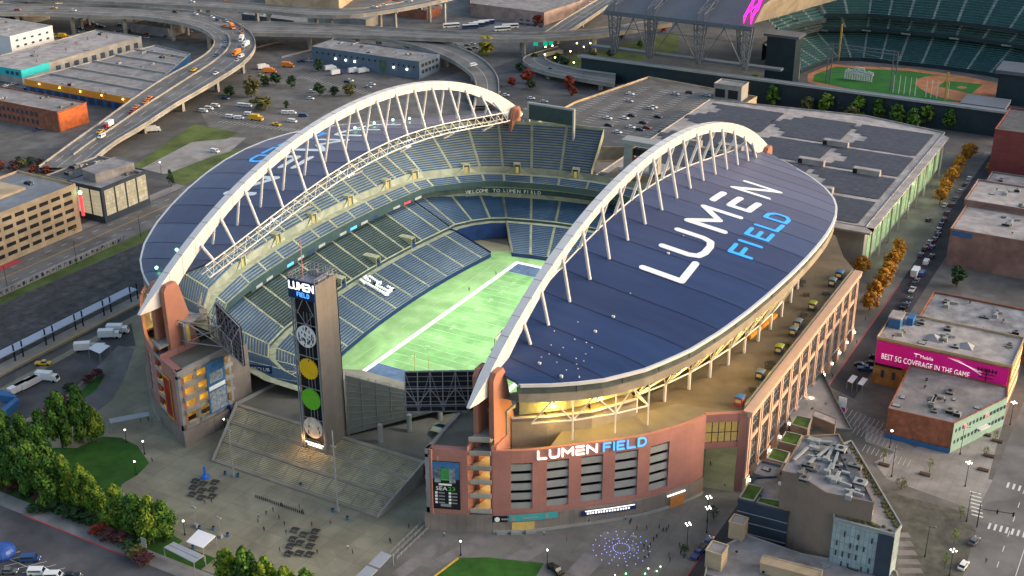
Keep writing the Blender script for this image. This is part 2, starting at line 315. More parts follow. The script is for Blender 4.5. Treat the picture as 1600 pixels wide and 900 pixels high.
        for sx in(-1,1):
            v.add([T@Vector(q) for q in((sx*1.6,-.3,.1),(sx*4.6,-.3,.1),(sx*4.6,-.3,.3),(sx*1.6,-.3,2.6),(sx*1.6,-.1,.1),(sx*4.6,-.1,.1),(sx*4.6,-.1,.3),(sx*1.6,-.1,2.6))],[(0,1,2,3),(4,7,6,5),(3,2,6,7)])
        v.build('stair_portal',[K['aisle'],K['glow_yellow']],stad)
for sg in(-1,1): half(sg)
# white seats forming a mark in the lower east stand
ws=MB()
def instand(u,v):
    z=5
    for _ in range(30):
        x,y=A(u,v,z); D=-x-(42-5*(y/60)**2); z=.4*z+.6*(1.8+6.5*D/17.5+.9)
    return x,y,z
def o5(x,y): return 540+x/12.86,400+y/12.86
segs=[((300,470),(820,770)),((330,500),(370,540)),((760,740),(850,770)),((370,430),(480,500)),((400,400),(440,470)),((480,405),(700,545)),((590,550),(700,520)),((620,580),(830,690)),((840,700),(960,660)),((850,610),(960,670)),((590,550),(640,600)),((800,770),(960,670))]
for a,b_ in segs:
    n=max(2,int(math.dist(a,b_)/38))
    for i in range(n+1):
        x,y,z=instand(*o5(lerp(a[0],b_[0],i/n),lerp(a[1],b_[1],i/n))); ws.box(x-.25,x+.25,y-.55,y+.55,z-.5,z+.25)
ws.build('white_seats',K['seat_white'],stad)
# lettered ribbon boards
rb=MB(); s_=[P(s,'U0',0,0) for s in SO+mir(SO[::-1])[1:]]
for k,(z0,z1) in enumerate(((-6.4,-4.2),)):
    pts=[P(s,'U0',0,5.6) for s in [SC[2]]+SO+mir(SO[::-1])[1:-1]]; rb.mi(0).strip([Vector((p.x,p.y,22.6+z0)) for p in pts],[Vector((p.x,p.y,22.6+z1)) for p in pts]); rb.mi(1).strip([Vector((p.x,p.y,22.6+z1)) for p in pts],[Vector((p.x,p.y,22.6+z1+.25)) for p in pts])
    rb.mi(2).strip([Vector((p.x,p.y,18.7)) for p in pts],[Vector((p.x,p.y,20.7)) for p in pts]); rb.mi(1).strip([Vector((p.x,p.y,20.7)) for p in pts],[Vector((p.x,p.y,20.95)) for p in pts])
rbo=rb.build('ribbon_board',[K['fascia_dark'],K['aisle'],mk('suite_glass',(.05,.11,.09),.2,.9,.5,c2=(.16,.24,.12),spec=.6,emit=(.5,.6,.2),es=.03)],stad)  # green and yellow reflections put into the suite glass as mottled colour and faint glow
T_='WELCOME TO LUMEN FIELD'; a=P(SO[0],'U0',0,5.4); c=P(SO[3],'U0',0,5.4)
# letters follow the curve one by one
pts=[P(s,'U0',0,5.35) for s in [SC[1],SC[2]]+SO[:5]]
def along(pts,s):
    for p,q in zip(pts,pts[1:]):
        l=(q-p).length
        if s<=l: return p.lerp(q,s/l),(q-p).normalized()
        s-=l
    return pts[-1],(pts[-1]-pts[-2]).normalized()
SS=[(abs(pu((*along(pts,q/4)[0][:2],17))[0]-t_),q/4) for t_ in (727,) for q in range(240)]; s0_=min(SS)[1]; s1_=min((abs(pu((*along(pts,q/4)[0][:2],17))[0]-845),q/4) for q in range(240))[1]
for i,ch in enumerate(T_):
    if ch==' ':continue
    p,d=along(pts,lerp(s0_,s1_,i/len(T_))); p=Vector((p.x,p.y,16.5)); 
    o=text('letter',ch,2.2,K['seat_white'],p,(d.x,d.y,0),(0,0,1),None); o.parent=rbo
# side ribbon with a few advert panels
rs=MB(); L=SIDE+[SEND]
p0=[P(s,'U0',-1.75,.2) for s in L]; rs.mi(0).strip(p0,[p-Vector((0,0,1.5)) for p in p0])
cols=[3,3,0,1,3,2,3,0,3,1,3,2,0,3,4,3]
for i,cc in enumerate(cols):
    if cc==0: continue
    y=-52+i*6.9; p,d=along(p0,y+55); q,_=along(p0,y+55+4.2)
    rs.mi(cc).strip([p+Vector((.06,0,-.2)),q+Vector((.06,0,-.2))],[p+Vector((.06,0,-1.3)),q+Vector((.06,0,-1.3))])
rs.build('advert_ribbon',[K['fascia_dark'],K['sign_blue'],K['navy_wall'],K['louver'],K['kerb_red']],stad)
# ------------------------------------------------------------------ roofs, arches, trusses
NY=[-107,-100,-92,-81.9,-69.3,-56.7,-44.1,-31.5,-18.9,-6.3,6.3,18.9,31.5,44.1,56.7,69.3,81.9,92,100,107]
AZ=lambda y:(lambda s:42.26+44.17*s-6.79*s*s)(1-(y/120.3)**2)
def roofside(sg):
    r=MB(); fr=[0,.17,.4,.6,.8,.93,1]
    def q(i,f): y=NY[i]; x=lerp(XI if abs(y)<99 else 57.6,OUT(y),f); return Vector((sg*x,y,RZ(x,y)-2.2*max(0,f-.8)**2*25*.3))
    for i in range(len(NY)-1):
        r.mi((0,2,0,3,2,0,3,0,2,3,0,2,0,3,0,2,3,0,2)[i])
        for a,b in zip(fr,fr[1:]): r.quad(*([q(i,a),q(i,b),q(i+1,b),q(i+1,a)] if sg>0 else [q(i,a),q(i+1,a),q(i+1,b),q(i,b)]))
    dn=Vector((0,0,-.7)); r.mi(1)
    for i in range(len(NY)-1):
        for a,b in zip(fr,fr[1:]): r.quad(q(i,a)+dn,q(i,b)+dn,q(i+1,b)+dn,q(i+1,a)+dn)
    r.mi(0)
    ro=r.build('roof',[K['roof'],K['concrete'],K['roof_b'],K['roof_c']],stad)
    s=MB()
    for i in range(1,len(NY)-1):
        up=Vector((0,0,.03)); e=Vector((0,.16,0))
        s.strip([q(i,f)+up-e for f in fr],[q(i,f)+up+e for f in fr])
        for f0 in (.3,.55,.78):
            pass
    s.build('seam',K['roof_seam'],ro,xf=(0,0,0))
    # edge: white gutter, glass band, concrete beam
    n=44; ys=[-107+214*k/n for k in range(n+1)]
    def e(y,off,dz):
        i=max(j for j in range(len(NY)-1) if NY[j]<=y+1e-6); t=(y-NY[i])/(NY[i+1]-NY[i]); p=q(i,1).lerp(q(i+1,1),t)
        return Vector((p.x+sg*off,y,p.z+dz))
    g=MB(); 
    def prof(mb,lst):
        for (o0,z0),(o1,z1) in zip(lst,lst[1:]): mb.strip([e(y,o0,z0) for y in ys],[e(y,o1,z1) for y in ys])
    prof(g,[(-.2,.15),(.6,.15),(.6,-.8),(-.3,-.8),(-.2,.15)]); g.build('roof_gutter',K['white'],ro,xf=(0,0,0))
    g=MB(); prof(g,[(-.5,-.8),(-.5,-3.0)]); 
    for k in range(0,n,2):
        y=ys[k]; a=e(y,-.42,-.8); b=e(y,-.42,-3.0); g.mi(1).beam(a,b,.12); g.mi(0)
    g.build('glass_band',[K['grey_glass'],K['black']],stad)
    g=MB(); prof(g,[(-2.5,-3.0),(.1,-3.0),(.1,-5.5),(-2.5,-5.5),(-11,-5.7)]); g.build('ring_beam',K['concrete_tan'],stad)
    # outer truss and columns
    t=MB(); N=[-80,-70,-60,-50,-40,-30,-20,-10,0,12,24,36,48,60,72,84,96]
    def bn(y): p=e(y,-9.5,0); return Vector((p.x,p.y,31.5 if y<30 else 30))
    for i,y in enumerate(N):
        a=e(y,-1.2,-5.5)
        if i+1<len(N):
            ym=(y+N[i+1])/2; b=e(N[i+1],-1.2,-5.5); m=bn(ym)
            t.beam(a,m,.5,n=6).beam(b,m,.5,n=6).beam(m,(m.x,m.y,25.9),1.0,n=8).beam(a+Vector((-sg*6,0,-.3)),m,.35,n=6).beam(b+Vector((-sg*6,0,-.3)),m,.35,n=6)
            if i+2<len(N): t.beam(m,bn((N[i+1]+N[i+2])/2),.5,n=6)
    PN=[-104.5,-97.5,-88.5,-80]
    for y,y2 in zip(PN,PN[1:]):
        a=e(y,-1,0); b=e(y2,-1,0); m=a.lerp(b,.5); m=Vector((m.x,m.y,e((y+y2)/2,0,-5.5).z)); a.z=b.z=32.3; t.beam(a,b,.5,n=6).beam(a,m,.45,n=6).beam(b,m,.45,n=6).beam(b,e(y2,-1,-5.5),.5,n=6).beam(b,(b.x,b.y,24),.45,n=6)
    t.beam(e(-80,-1,0)*1+Vector((0,0,32.3-e(-80,-1,0).z)),bn(-75),.5,n=6)
    t.build('outer_truss',K['white_steel'],stad)
    # concourse wall behind it
    c=MB(); yy=ys[1:-1]; yy=[y for y in yy if (abs(y)<100 if sg>0 else abs(y)<70)]; c.strip([Vector((sg*(OUT(y)-(21 if y>-70 else 16)),y,25.5)) for y in yy],[Vector((sg*(OUT(y)-(21 if y>-70 else 16)),y,28 if y>-70 else 37)) for y in yy])
    c.build('concourse_wall',K['cream_wall'],stad)
    # inner truss
    t=MB(); ii=[k/2 for k in range(2*len(NY)-3)]
    def ip(k,dz=0,dx=0):
        i=int(k); f=k-i; y=lerp(NY[i],NY[min(i+1,len(NY)-1)],f); return Vector((sg*(XI+dx),y,lerp(ZI(NY[i]),ZI(NY[min(i+1,len(NY)-1)]),f)+dz))
    ks=[1.5+k*.5 for k in range(2*(len(NY)-3)-1)]
    for a,b in zip(ks,ks[1:]):
        t.beam(ip(a,.1),ip(b,.1),.5,n=6); t.beam(ip(a,-3.6,-1.2),ip(b,-3.6,-1.2),.5,n=6); t.beam(ip(a,-3.2,2),ip(b,-3.2,2),.35,n=6)
        t.beam(ip(a,0),ip((a+b)/2,-3.6,-1.2),.2); t.beam(ip((a+b)/2,-3.6,-1.2),ip(b,0),.2); t.beam(ip(a,-3.6,-1.2),ip((a+b)/2,-3.2,2),.14); t.beam(ip(a,0),ip((a+b)/2,-3.2,2),.16)
    t.build('inner_truss',K['white_steel'],stad)
    # the arch: a tapering box
    X=58.4; ys=[-120.3,-116,-112,-108.5]+[-105+210*k/40 for k in range(41)]+[108.5,112,116,120.3]
    def low(y):
        u=abs(y)
        if u>=108: return 41.6+(120.3-u)*0+(.0 if u<120 else .4)
        t_=u/108; d=3.3+5.2*t_**5; return max(41.6,AZ(y)-d)
    pr=[]
    for y in ys:
        z=AZ(y); l=min(low(y),z-.25); wt=1.35 if abs(y)<112 else lerp(1.35,.5,(abs(y)-112)/8.3)
        pr.append([(sg*X-wt,y,z),(sg*X+wt,y,z),(sg*X+wt*.75,y,l),(sg*X-wt*.75,y,l)])
    a=MB()
    for p_,n_ in zip(pr,pr[1:]):
        for j in range(4): a.quad(p_[j],n_[j],n_[(j+1)%4],p_[(j+1)%4])
    a.add(pr[0],[(0,1,2,3)]); a.add(pr[-1],[(3,2,1,0)])
    ar=a.build('arch',K['white_steel'],stad)
    for k in range(-17,18):
        y=k*6.3; z=AZ(y); l=low(y); s=MB(); s.box(sg*X-1.39,sg*X+1.39,y-.07,y+.07,z-.5,z+.04)
        for e_ in(-1,1): s.beam((sg*X+e_*1.38,y,z),(sg*X+e_*1.05,y,l+.05),.12,.05)
        s.build('joint_band',K['louver'],ar,xf=(0,0,0))
    for y in NY[2:-2]:
        z=low(y)+1.2; top=Vector((sg*X,y,z))
        for dx,dz in ((XI-X,0),(5.2-(abs(y)/110)*2.4,0)):
            xx=X+dx; st=MB(); st.beam(top+Vector((sg*(1.2 if dx>0 else -1.2),0,0)),(sg*xx,y,RZ(xx,y)),.95,n=10); st.build('strut',K['white_steel'],ar,xf=(0,0,0))
    # piers that carry it
    for e_ in(-1,1):
        p=MB()
        for xo in(-3.4,1.6):
            prof_=[(112,12),(112.3,47),(110.8,48.8),(107,48.8),(105.6,46.5),(95.5,10),(95.5,0),(112,0)]
            x0,x1=sorted((sg*(X+xo),sg*(X+xo+1.5)))
            a_=[(x0,e_*y,z) for y,z in prof_]; b_=[(x1,e_*y,z) for y,z in prof_]; n=len(prof_)
            p.add(a_+b_,[tuple(range(n)),tuple(range(n,2*n))[::-1]]+[(j,(j+1)%n,n+(j+1)%n,n+j) for j in range(n)])
        p.box(sg*(X-1.9)if sg>0 else sg*(X+1.9),(sg*(X+1.9)) if sg>0 else sg*(X-1.9),*sorted((e_*101,e_*107)),0,28)
        p.build('pier',K['pier_red'],stad)
    # roof lettering
    def F(x0,base,wd,ht):
        def f(px,py,e_):
            y=x0+px*wd; x=base-py*ht; i=max(j for j in range(len(NY)-1) if NY[j]<=y); 
            f_=lambda k:(x-XI)/(OUT(NY[k])-XI)
            yy=y; tt=(yy-NY[i])/(NY[i+1]-NY[i]); 
            def zz(k):
                fk=(x-XI)/(OUT(NY[k])-XI); return RZ(x,NY[k])-2.2*max(0,fk-.8)**2*25*.3
            z=lerp(zz(i),zz(i+1),tt)
            return (sg*x,sg*y,z+e_+.06)
        return f
    for ch,y0 in (('L',-42.5),('U',-28),('M',-7.6),('E',14.6),('N',34.6)):
        L=MB()
        for sk in GL[ch][0]:
            pts=[]
            for a_,b_ in zip(sk,sk[1:]):
                m=6 if math.dist(a_,b_)>.4 else 1
                pts+= [(lerp(a_[0],b_[0],k/m),lerp(a_[1],b_[1],k/m)) for k in range(m)]
            pts.append(sk[-1]); f=F(y0,85.6,13,12.6)
            stroke(L,[(p_[0]*13,p_[1]*12.6) for p_ in pts],2.3,lambda px,py,e_,f=f:f(px/13,py/12.6,e_),th=.1)
        L.build('roof_letter',K['roof_letter'],ro,xf=(0,0,0))
    for ch,y0 in (('F',-18.5),('I',-9.6),('e',-4),('L',5.2),('D',14.2)):
        B=MB()
        for sk in GL[ch][0]:
            f=F(y0,98.6,7.6,7); stroke(B,[(p_[0]*7.6,p_[1]*7) for p_ in sk],1.35,lambda px,py,e_,f=f:f(px/7.6,py/7,e_),th=.1)
        B.build('roof_letter',K['roof_letter_blue'],ro,xf=(0,0,0))
for sg in(-1,1): roofside(sg)
# floodlight banks under both inner roof edges
for sg in(-1,1):
    for k,y in enumerate((-78,-47,-16,16,47,78)):
        p=Vector((sg*(XI-.5),y,ZI(y)-5.2)); f=MB(); f.box(p.x-.5,p.x+.5,y-4,y+4,p.z,p.z+.5); f.mi(1).box(p.x-.3,p.x+.3,y-3.6,y+3.6,p.z-.06,p.z-.01)
        f.build('floodlight_bank',[K['steel_grey'],K['louver']],stad)
        l=bpy.data.lights.new('floodlight','AREA'); l.shape='RECTANGLE'; l.size=8; l.size_y=2; l.energy=3300; l.color=(.96,1,.90); l.spread=R(110)
        lo=bpy.data.objects.new('floodlight',l); col.objects.link(lo); lo.location=p-Vector((sg*2.6,0,1.2)); tgt=Vector((-sg*8,y*.55,0)); lo.rotation_euler=(lo.location-tgt).to_track_quat('Z','Y').to_euler(); lo.parent=stad
    for k,y in enumerate((-60,-20,20,60)):
        l=bpy.data.lights.new('stand_light','AREA'); l.size=6; l.energy=3300; l.color=(.98,1,.92); l.spread=R(150)
        lo=bpy.data.objects.new('stand_light',l); col.objects.link(lo); lo.location=(sg*(XI-2),y,ZI(y)-7); tgt=Vector((sg*88,y,34)); lo.rotation_euler=(lo.location-tgt).to_track_quat('Z','Y').to_euler(); lo.parent=stad
# ------------------------------------------------------------------ the field
def sheet(name,poly,z,m,kind='structure'):
    b=MB(); b.sheet(poly,z); return struct(b.build(name,K[m]),kind)
def rp(x0,x1,y0,y1): return [(x0,y0),(x1,y0),(x1,y1),(x0,y1)]
sheet('turf_field',[(-42,-62),(42,-62),(44,0),(40,62),(32,66),(-32,66),(-40,62),(-44,0)],.03,'turf_edge'); sheet('field_border',rp(-26.2,26.2,-56.7,56.7),.05,'turf_white')
sheet('playing_turf',rp(-24.4,24.4,-45.7,45.7),.07,'turf')
for s in(-1,1): sheet('end_zone',rp(-24.4,24.4,*sorted((s*45.8,s*54.9))),.07,'turf_navy')
for k in range(0,10):
    if k%2: sheet('mown_band',rp(-24.3,24.3,-45.7+k*9.14,-36.56+k*9.14),.0725,'turf_b')
ym=MB()
for k in range(-9,10): ym.box(-24.3,24.3,k*4.572-.09,k*4.572+.09,.075,.082)
for k in range(-45,46):
    for x in(-24,-3,3,24): ym.box(x-.3,x+.3,k*.9144-.05,k*.9144+.05,.0755,.084)
for s in(-1,1):
    ym.beam((s*33,-60,.09),(s*33,50,.09),.12,.02)
    for y in(-60,50): ym.beam((s*33,y,.09),(s*26.5,y,.09),.12,.02)
struct(ym.build('yard_lines',mk('faint_line',(.32,.44,.26),.9,.2,.5)))
for k in range(1,10):
    n=k*10 if k<=5 else 100-k*10; y=(k-5)*9.144
    for s in(-1,1):
        for j,ch in enumerate(str(n)):
            o=text('yard_number',ch,2.6,K['faint_line'],(s*15.5,y-1.9+(j*2.2),.09) if s<0 else (s*15.5,y+1.9-(j*2.2),.09),(0,1 if s<0 else -1,0),(1 if s>0 else -1,0,0) if False else ((-1,0,0) if s<0 else (1,0,0)),None,.01); struct(o)
for s in(-1,1):
    gp=empty('goalpost',0,s*54.9,0); b=MB(); b.beam((0,s*56.5,0),(0,s*56.5,3.05),.35,n=8).beam((0,s*56.5,3.05),(0,s*54.9,3.05),.3,n=8).beam((-2.8,s*54.9,3.05),(2.8,s*54.9,3.05),.22,n=6)
    b.build('base_frame',K['line_yellow'],gp); 
    for e in(-1,1): MB().beam((e*2.8,s*54.9,3.05),(e*2.8,s*54.9,13.5),.16,n=6).build('upright',K['line_yellow'],gp)
    tag(gp,'yellow goalpost at the %s end zone of the football field'%('near' if s<0 else 'far'),'goalpost')
# ------------------------------------------------------------------ north blocks, arcade, terraces
def cat(pts,n=6):
    o=[]; p=[pts[0]]+list(pts)+[pts[-1]]
    for i in range(1,len(p)-2):
        for k in range(n):
            t=k/n; o.append(tuple(.5*((2*p[i][j])+(-p[i-1][j]+p[i+1][j])*t+(2*p[i-1][j]-5*p[i][j]+4*p[i+1][j]-p[i+2][j])*t*t+(-p[i-1][j]+3*p[i][j]-3*p[i+1][j]+p[i+2][j])*t**3) for j in range(len(pts[0]))))
    o.append(tuple(pts[-1])); return o
ARC=cat([(61.5,-113.4),(70.5,-107.7),(82.3,-97.3),(94,-86.1),(102.3,-73.5),(105,-67)],10)
CUM=[0]
for a,b in zip(ARC,ARC[1:]): CUM.append(CUM[-1]+math.dist(a,b))
def arc(s,off=0):
    s=max(0,min(CUM[-1]-1e-4,s)); i=max(k for k in range(len(CUM)-1) if CUM[k]<=s); t=(s-CUM[i])/(CUM[i+1]-CUM[i]); a,b=ARC[i],ARC[i+1]
    d=nd(b[0]-a[0],b[1]-a[1]); return (lerp(a[0],b[0],t)+d[1]*off,lerp(a[1],b[1],t)-d[0]*off)
def s_of(u,z):
    return min((abs(pu((*arc(s/4),z))[0]-u),s/4) for s in range(int(CUM[-1]*4)))[1]
def north(sg):
    b=MB()
    def seg(s0,s1,z0,z1,off0,off1,mi=0,n=None):
        n=n or max(1,int((s1-s0)/2.5)); b.mi(mi)
        for k in range(n):
            a=s0+(s1-s0)*k/n; c=s0+(s1-s0)*(k+1)/n; q=[arc(a,off0),arc(c,off0),arc(c,off1),arc(a,off1)]
            b.prism([(sg*x,y) for x,y in q],z0,z1)
    S=CUM[-1]
    bays=[(s_of(a,15),s_of(c,15)) for a,c in ((798,832),(854,888),(908,942),(961,996),(1015,1044))]
    seg(0,S,0,5.6,.5,-1.5,1); seg(0,S,.0,.9,.8,.5,4); seg(0,S,22.2,26.2,0,-1); seg(0,S,5.6,7.3,0,-1)
    e=0
    for s0,s1 in bays+[(S,S)]:
        if s0>e: seg(e,s0,7.3,22.2,0,-1)
        if s1>s0:
            seg(s0,s1,7.3,22.2,-3.2,-3.5,2)
            for j in range(5):
                z=7.3+j*3.1; seg(s0,s1,z-.2 if j else z,z+1.85,-.4,-.75,3); seg(s0,s1,z-.2 if j else z,z+.1,-.75,-3.2,4)
            for q in (s0,s1): seg(q-.15,q+.15,7.3,22.2,-1,-3.3,0,1)
        e=s1
    b.build('north_wall',[K['terracotta'],K['stone'],K['black'],K['louver'],K['concrete']],stad)
    # banner face, roof of the corner block, open stair bay with lit landings
    b=MB(); m=lambda p:[(sg*x,y) for x,y in p]
    b.prism(m([(44.7,-121),(55.6,-116.6),(54.6,-114.6),(44.7,-118.6)]),5.6,26.2); b.mi(3)
    side=lambda t0,t1,o0,o1:m([(lerp(44.7,42.3,t)+o,lerp(-121,-100,t)) for t,o in ((t0,o0),(t1,o0),(t1,o1),(t0,o1))])
    for t in (0,.3,.62,.95): b.prism(side(t,t+.05,0,1.2),5.6,24.6)
    b.prism(side(0,1,0,1),23.6,26.2); b.prism(side(0,1,0,1),5.6,7.4); b.mi(0).prism(side(0,.06,1.2,2),5.6,26.2)
    for z in (11.3,15.6,19.9): b.mi(3).prism(side(.05,1,-.8,1.4),z,z+1.25)
    for z in (7.4,11.3,15.6,19.9): b.mi(4).prism(side(.06,.97,3.2,3.5),z,z+4)
    b.mi(0)
    b.prism(m([(55.6,-116.6),(54.6,-114.6),(53,-103),(54.4,-103)]),5.6,27.5)
    b.mi(1).prism(m([(44.3,-121.6),(61.7,-114.1),(60,-100),(41,-100)]),0,5.6); b.mi(2).prism(m([(45.4,-119.5),(55.2,-115.4),(53.5,-98),(42,-98)]),25.0,25.5)
    b.mi(1).prism(m([(42.5,-100),(53.5,-98),(52.5,-92),(42,-92)]),5.6,24)
    b.mi(3).prism(m([(55.6,-113),(61.6,-110.5),(60.5,-103),(54.4,-105)]),5.6,6)
    b.mi(4).prism(m([(54.4,-107),(61.5,-105.4),(61.5,-104),(54.4,-104)]),6,34)
    for k,z in enumerate((6.6,11.5,16,20.5,25.2,29.5)):
        b.mi(3).prism(m([(55.9,-116.2),(61.2,-113.8),(61.2,-106),(55,-107)]),z-.5,z); b.prism(m([(55.9,-116.4),(61.3,-113.9),(61.3,-113.6),(55.9,-116.1)]),z,z+1.05)
    b.mi(0).prism(m([(61.2,-113.4),(62.4,-112.6),(61.6,-104),(60.5,-104)]),5.6,27.5)
    b.mi(5).prism(m([(53,-108),(62,-106),(62,-100),(53,-100)]),34,35); b.mi(1).prism(m([(53.2,-107.8),(61.8,-105.8),(61.8,-104.6),(53.2,-106.6)]),27,34)
    b.build('corner_block',[K['terracotta'],K['stone'],K['terrace_grey'],K['concrete'],K['cream_wall'],K['louver']],stad)
    for z in (9.5,13.6,18,22):
        if sg<0:
          for t in(.2,.5,.8):
            l=bpy.data.lights.new('gallery_light','POINT'); l.energy=55; l.color=(1,.62,.16); l.shadow_soft_size=.3
            o=bpy.data.objects.new('gallery_light',l); col.objects.link(o); o.location=(sg*(lerp(44.7,42.3,t)+2.3),lerp(-121,-100,t),z+1.3); o.parent=stad
    for z in (9.5,14,18.5,23):
        l=bpy.data.lights.new('landing_light','POINT'); l.energy=230; l.color=(1,.68,.2); l.shadow_soft_size=.3
        o=bpy.data.objects.new('landing_light',l); col.objects.link(o); o.location=(sg*58.3,-109.5,z+1.2); o.parent=stad
    # terrace floors and parapets
    t=MB(); mm=[(61.8,-103.2),(70,-97.5),(79.6,-89.2),(87.5,-76.6),(95,-66),(115.5,-60),(115.5,52),(106,66),(98,84),(84,96),(66,101)]+[(OUT(y)-15.6,y) for y in range(95,-100,-10)]
    t.prism(m(mm),25.2,26); t.mi(1).prism(m([arc(1,-1),arc(20,-1),arc(36,-1),arc(50,-1),(95,-66),(87.5,-76.6),(79.6,-89.2),(70,-97.5),(62,-103)]),21.5,22)
    t.mi(2)
    I=[(61.8,-103.2),(70,-97.7),(79.6,-89.2),(87.5,-76.6)]
    for a,c in zip(I,I[1:]): t.prism(m([a,c,(c[0]-.4,c[1]+.3),(a[0]-.4,a[1]+.3)]),22,31.2)
    t.mi(3)
    for a,c in zip(I,I[1:]): t.prism(m([(a[0]+.15,a[1]-.1),(c[0]+.15,c[1]-.1),(c[0]-.5,c[1]+.4),(a[0]-.5,a[1]+.4)]),31.2,31.5)
    for a,c in zip(I,I[1:]):
        t.mi(2).prism(m([a,c,(c[0]-9,c[1]+9),(a[0]-6,a[1]+9)]),30.2,30.8)
    t.mi(1).prism(m([arc(16,-1),arc(22,-1),arc(28,-1),arc(34,-1),arc(40,-1),arc(46,-1),arc(52,-1),(105,-67),(113.8,-60.5),(95,-64.5),(87.2,-76),(79.3,-88.6),(73,-94.6)]),25.4,26.05)
    t.build('terrace',[K['terrace'],K['terrace_grey'],K['concrete_tan'],K['white_steel']],stad)
    # bridge with windows between the curved wall and the arcade
    w_=MB(); a=(105,-67); c=(114.2,-60.6); 
    w_.prism(m([a,c,(c[0]-1,c[1]+1.2),(a[0]-1,a[1]+1.2)]),23.6,26.2).prism(m([a,c,(c[0]-1,c[1]+1.2),(a[0]-1,a[1]+1.2)]),15,17); w_.prism(m([(113,-61.6),(115.2,-60.4),(114.4,-58.8),(112.4,-60)]),0,26.3)
    w_.mi(1).prism(m([(a[0]-.3,a[1]+.4),(c[0]-.3,c[1]+.4),(c[0]-.5,c[1]+.7),(a[0]-.5,a[1]+.7)]),17,23.6); w_.mi(2)
    for k in range(1,6):
        t_=k/6; p=(lerp(a[0],c[0],t_),lerp(a[1],c[1],t_)); w_.prism(m([(p[0]-.1,p[1]),(p[0]+.1,p[1]),(p[0]+.1,p[1]+.2),(p[0]-.1,p[1]+.2)]),17,23.6)
    w_.prism(m([a,c,(c[0]-.1,c[1]+.1),(a[0]-.1,a[1]+.1)]),20.2,20.35)
    w_.mi(3).prism(m([(100,-64),(104,-68),(105,-67),(103,-60)]),0,15); w_.mi(4).prism(m([(96,-66),(97,-66),(97,-20),(96,-20)]),0,25)
    for q_ in ((108,-56),(104,-45),(109,-35)):
        l=bpy.data.lights.new('passage_light','POINT'); l.energy=420; l.color=(.95,1,.72); l.shadow_soft_size=.5
        o=bpy.data.objects.new('passage_light',l); col.objects.link(o); o.location=(sg*q_[0],q_[1],13); o.parent=stad
    
    w_.build('bridge_wing',[K['terracotta'],K['glow_yellow'],K['black'],K['dark_glass'],K['screen_panel']],stad)
def arcade(sg):
    x=lambda d:sg*(115.6+d); f=MB()
    Y0,Y1,N=-59,52,12; bw=(Y1-Y0)/N
    def bx(d0,d1,y0,y1,z0,z1,mi=0): f.mi(mi).box(x(d0),x(d1),y0,y1,z0,z1)
    bx(-3.2,-2.8,Y0,Y1,0,25,1)
    for k in range(N+1):
        y=Y0+k*bw
        bx(-1.4,.5,y-1.5,y+1.5,0,4.5,2); bx(-1.4,.1,y-1.3,y-.4,4.5,25); bx(-1.4,.1,y+.4,y+1.3,4.5,25); bx(-1.4,-.2,y-.4,y+.4,4.5,25,3)
    for k in range(N):
        y=Y0+k*bw; a,b_=y+1.4,y+bw-1.4
        bx(-1.2,-.1,a,b_,15.6,17.2); bx(-1.2,-.15,a,b_,23.8,25)
        bx(-.7,-.5,a,b_,17.2,23.8,4); bx(-.8,-.6,a,b_,5.2,15.6,4); bx(-.8,-.2,a,b_,4.6,5.2,5)
        for j in range(1,4): yy=lerp(a,b_,j/4); bx(-.51,-.32,yy-.1,yy+.1,17.2,23.8,5); bx(-.61,-.4,yy-.1,yy+.1,5.2,15.6,5)
        bx(-.51,-.35,a,b_,20.2,20.4,5); bx(-.51,-.35,a,b_,22,22.15,5); bx(-.61,-.4,a,b_,8.5,8.7,5); bx(-.61,-.4,a,b_,12,12.2,5)
        bx(-.6,-.55,a+.6,(a+b_)/2-.4,9,14,6)
    bx(-1.8,.7,Y0-1.6,Y1+1.6,25,26.5); bx(-2,.9,Y0-1.7,Y1+1.7,26.5,26.9)
    f.build('arcade_facade',[K['facade_pink'],K['black'],K['facade_pink'],K['concrete_dark'],K['dark_glass'],K['steel_grey'],K['concrete_tan']],stad)
    r=MB(); r.mi(0).box(x(-2.4),x(-2.2),Y0,Y1,26.9,28.1); r.build('glass_railing',K['grey_glass'],stad)
    for k in range(N+1):
        y=Y0+k*bw; q=MB(); q.box(x(.9),x(1.2),y-.25,y+.25,3.2,3.9); q.build('wall_light',K['lamp_white'],stad)
        if sg>0 and k%2==0:
            l=bpy.data.lights.new('wall_light','POINT'); l.energy=130; l.color=(1,.8,.55); l.shadow_soft_size=.3
            o=bpy.data.objects.new('wall_light',l); col.objects.link(o); o.location=(x(2.1),y,4.2); o.parent=stad
for sg in(-1,1): north(sg); arcade(sg)
# warm lights of the concourse under the roof edge
for sg in (1,-1):
    for i,y in enumerate((-98,-88,-76,-64,-52,-40,-28,-12,8,30)):
        X=OUT(y)-6.5; p=(sg*X,y,ZO(y)-10.5)
        q=MB(); q.box(p[0]-.6,p[0]+.6,p[1]-.6,p[1]+.6,p[2]+.7,p[2]+.9); q.build('concourse_light',K['lamp_warm'],stad)
        if sg>0 or i<3:
            l=bpy.data.lights.new('concourse_light','POINT'); l.energy=(1500,1500,1100,900,850,800,650,300,100,40)[i]; l.color=(1,.62,.09); l.shadow_soft_size=.6
            o=bpy.data.objects.new('concourse_light',l); col.objects.link(o); o.location=p; o.parent=stad
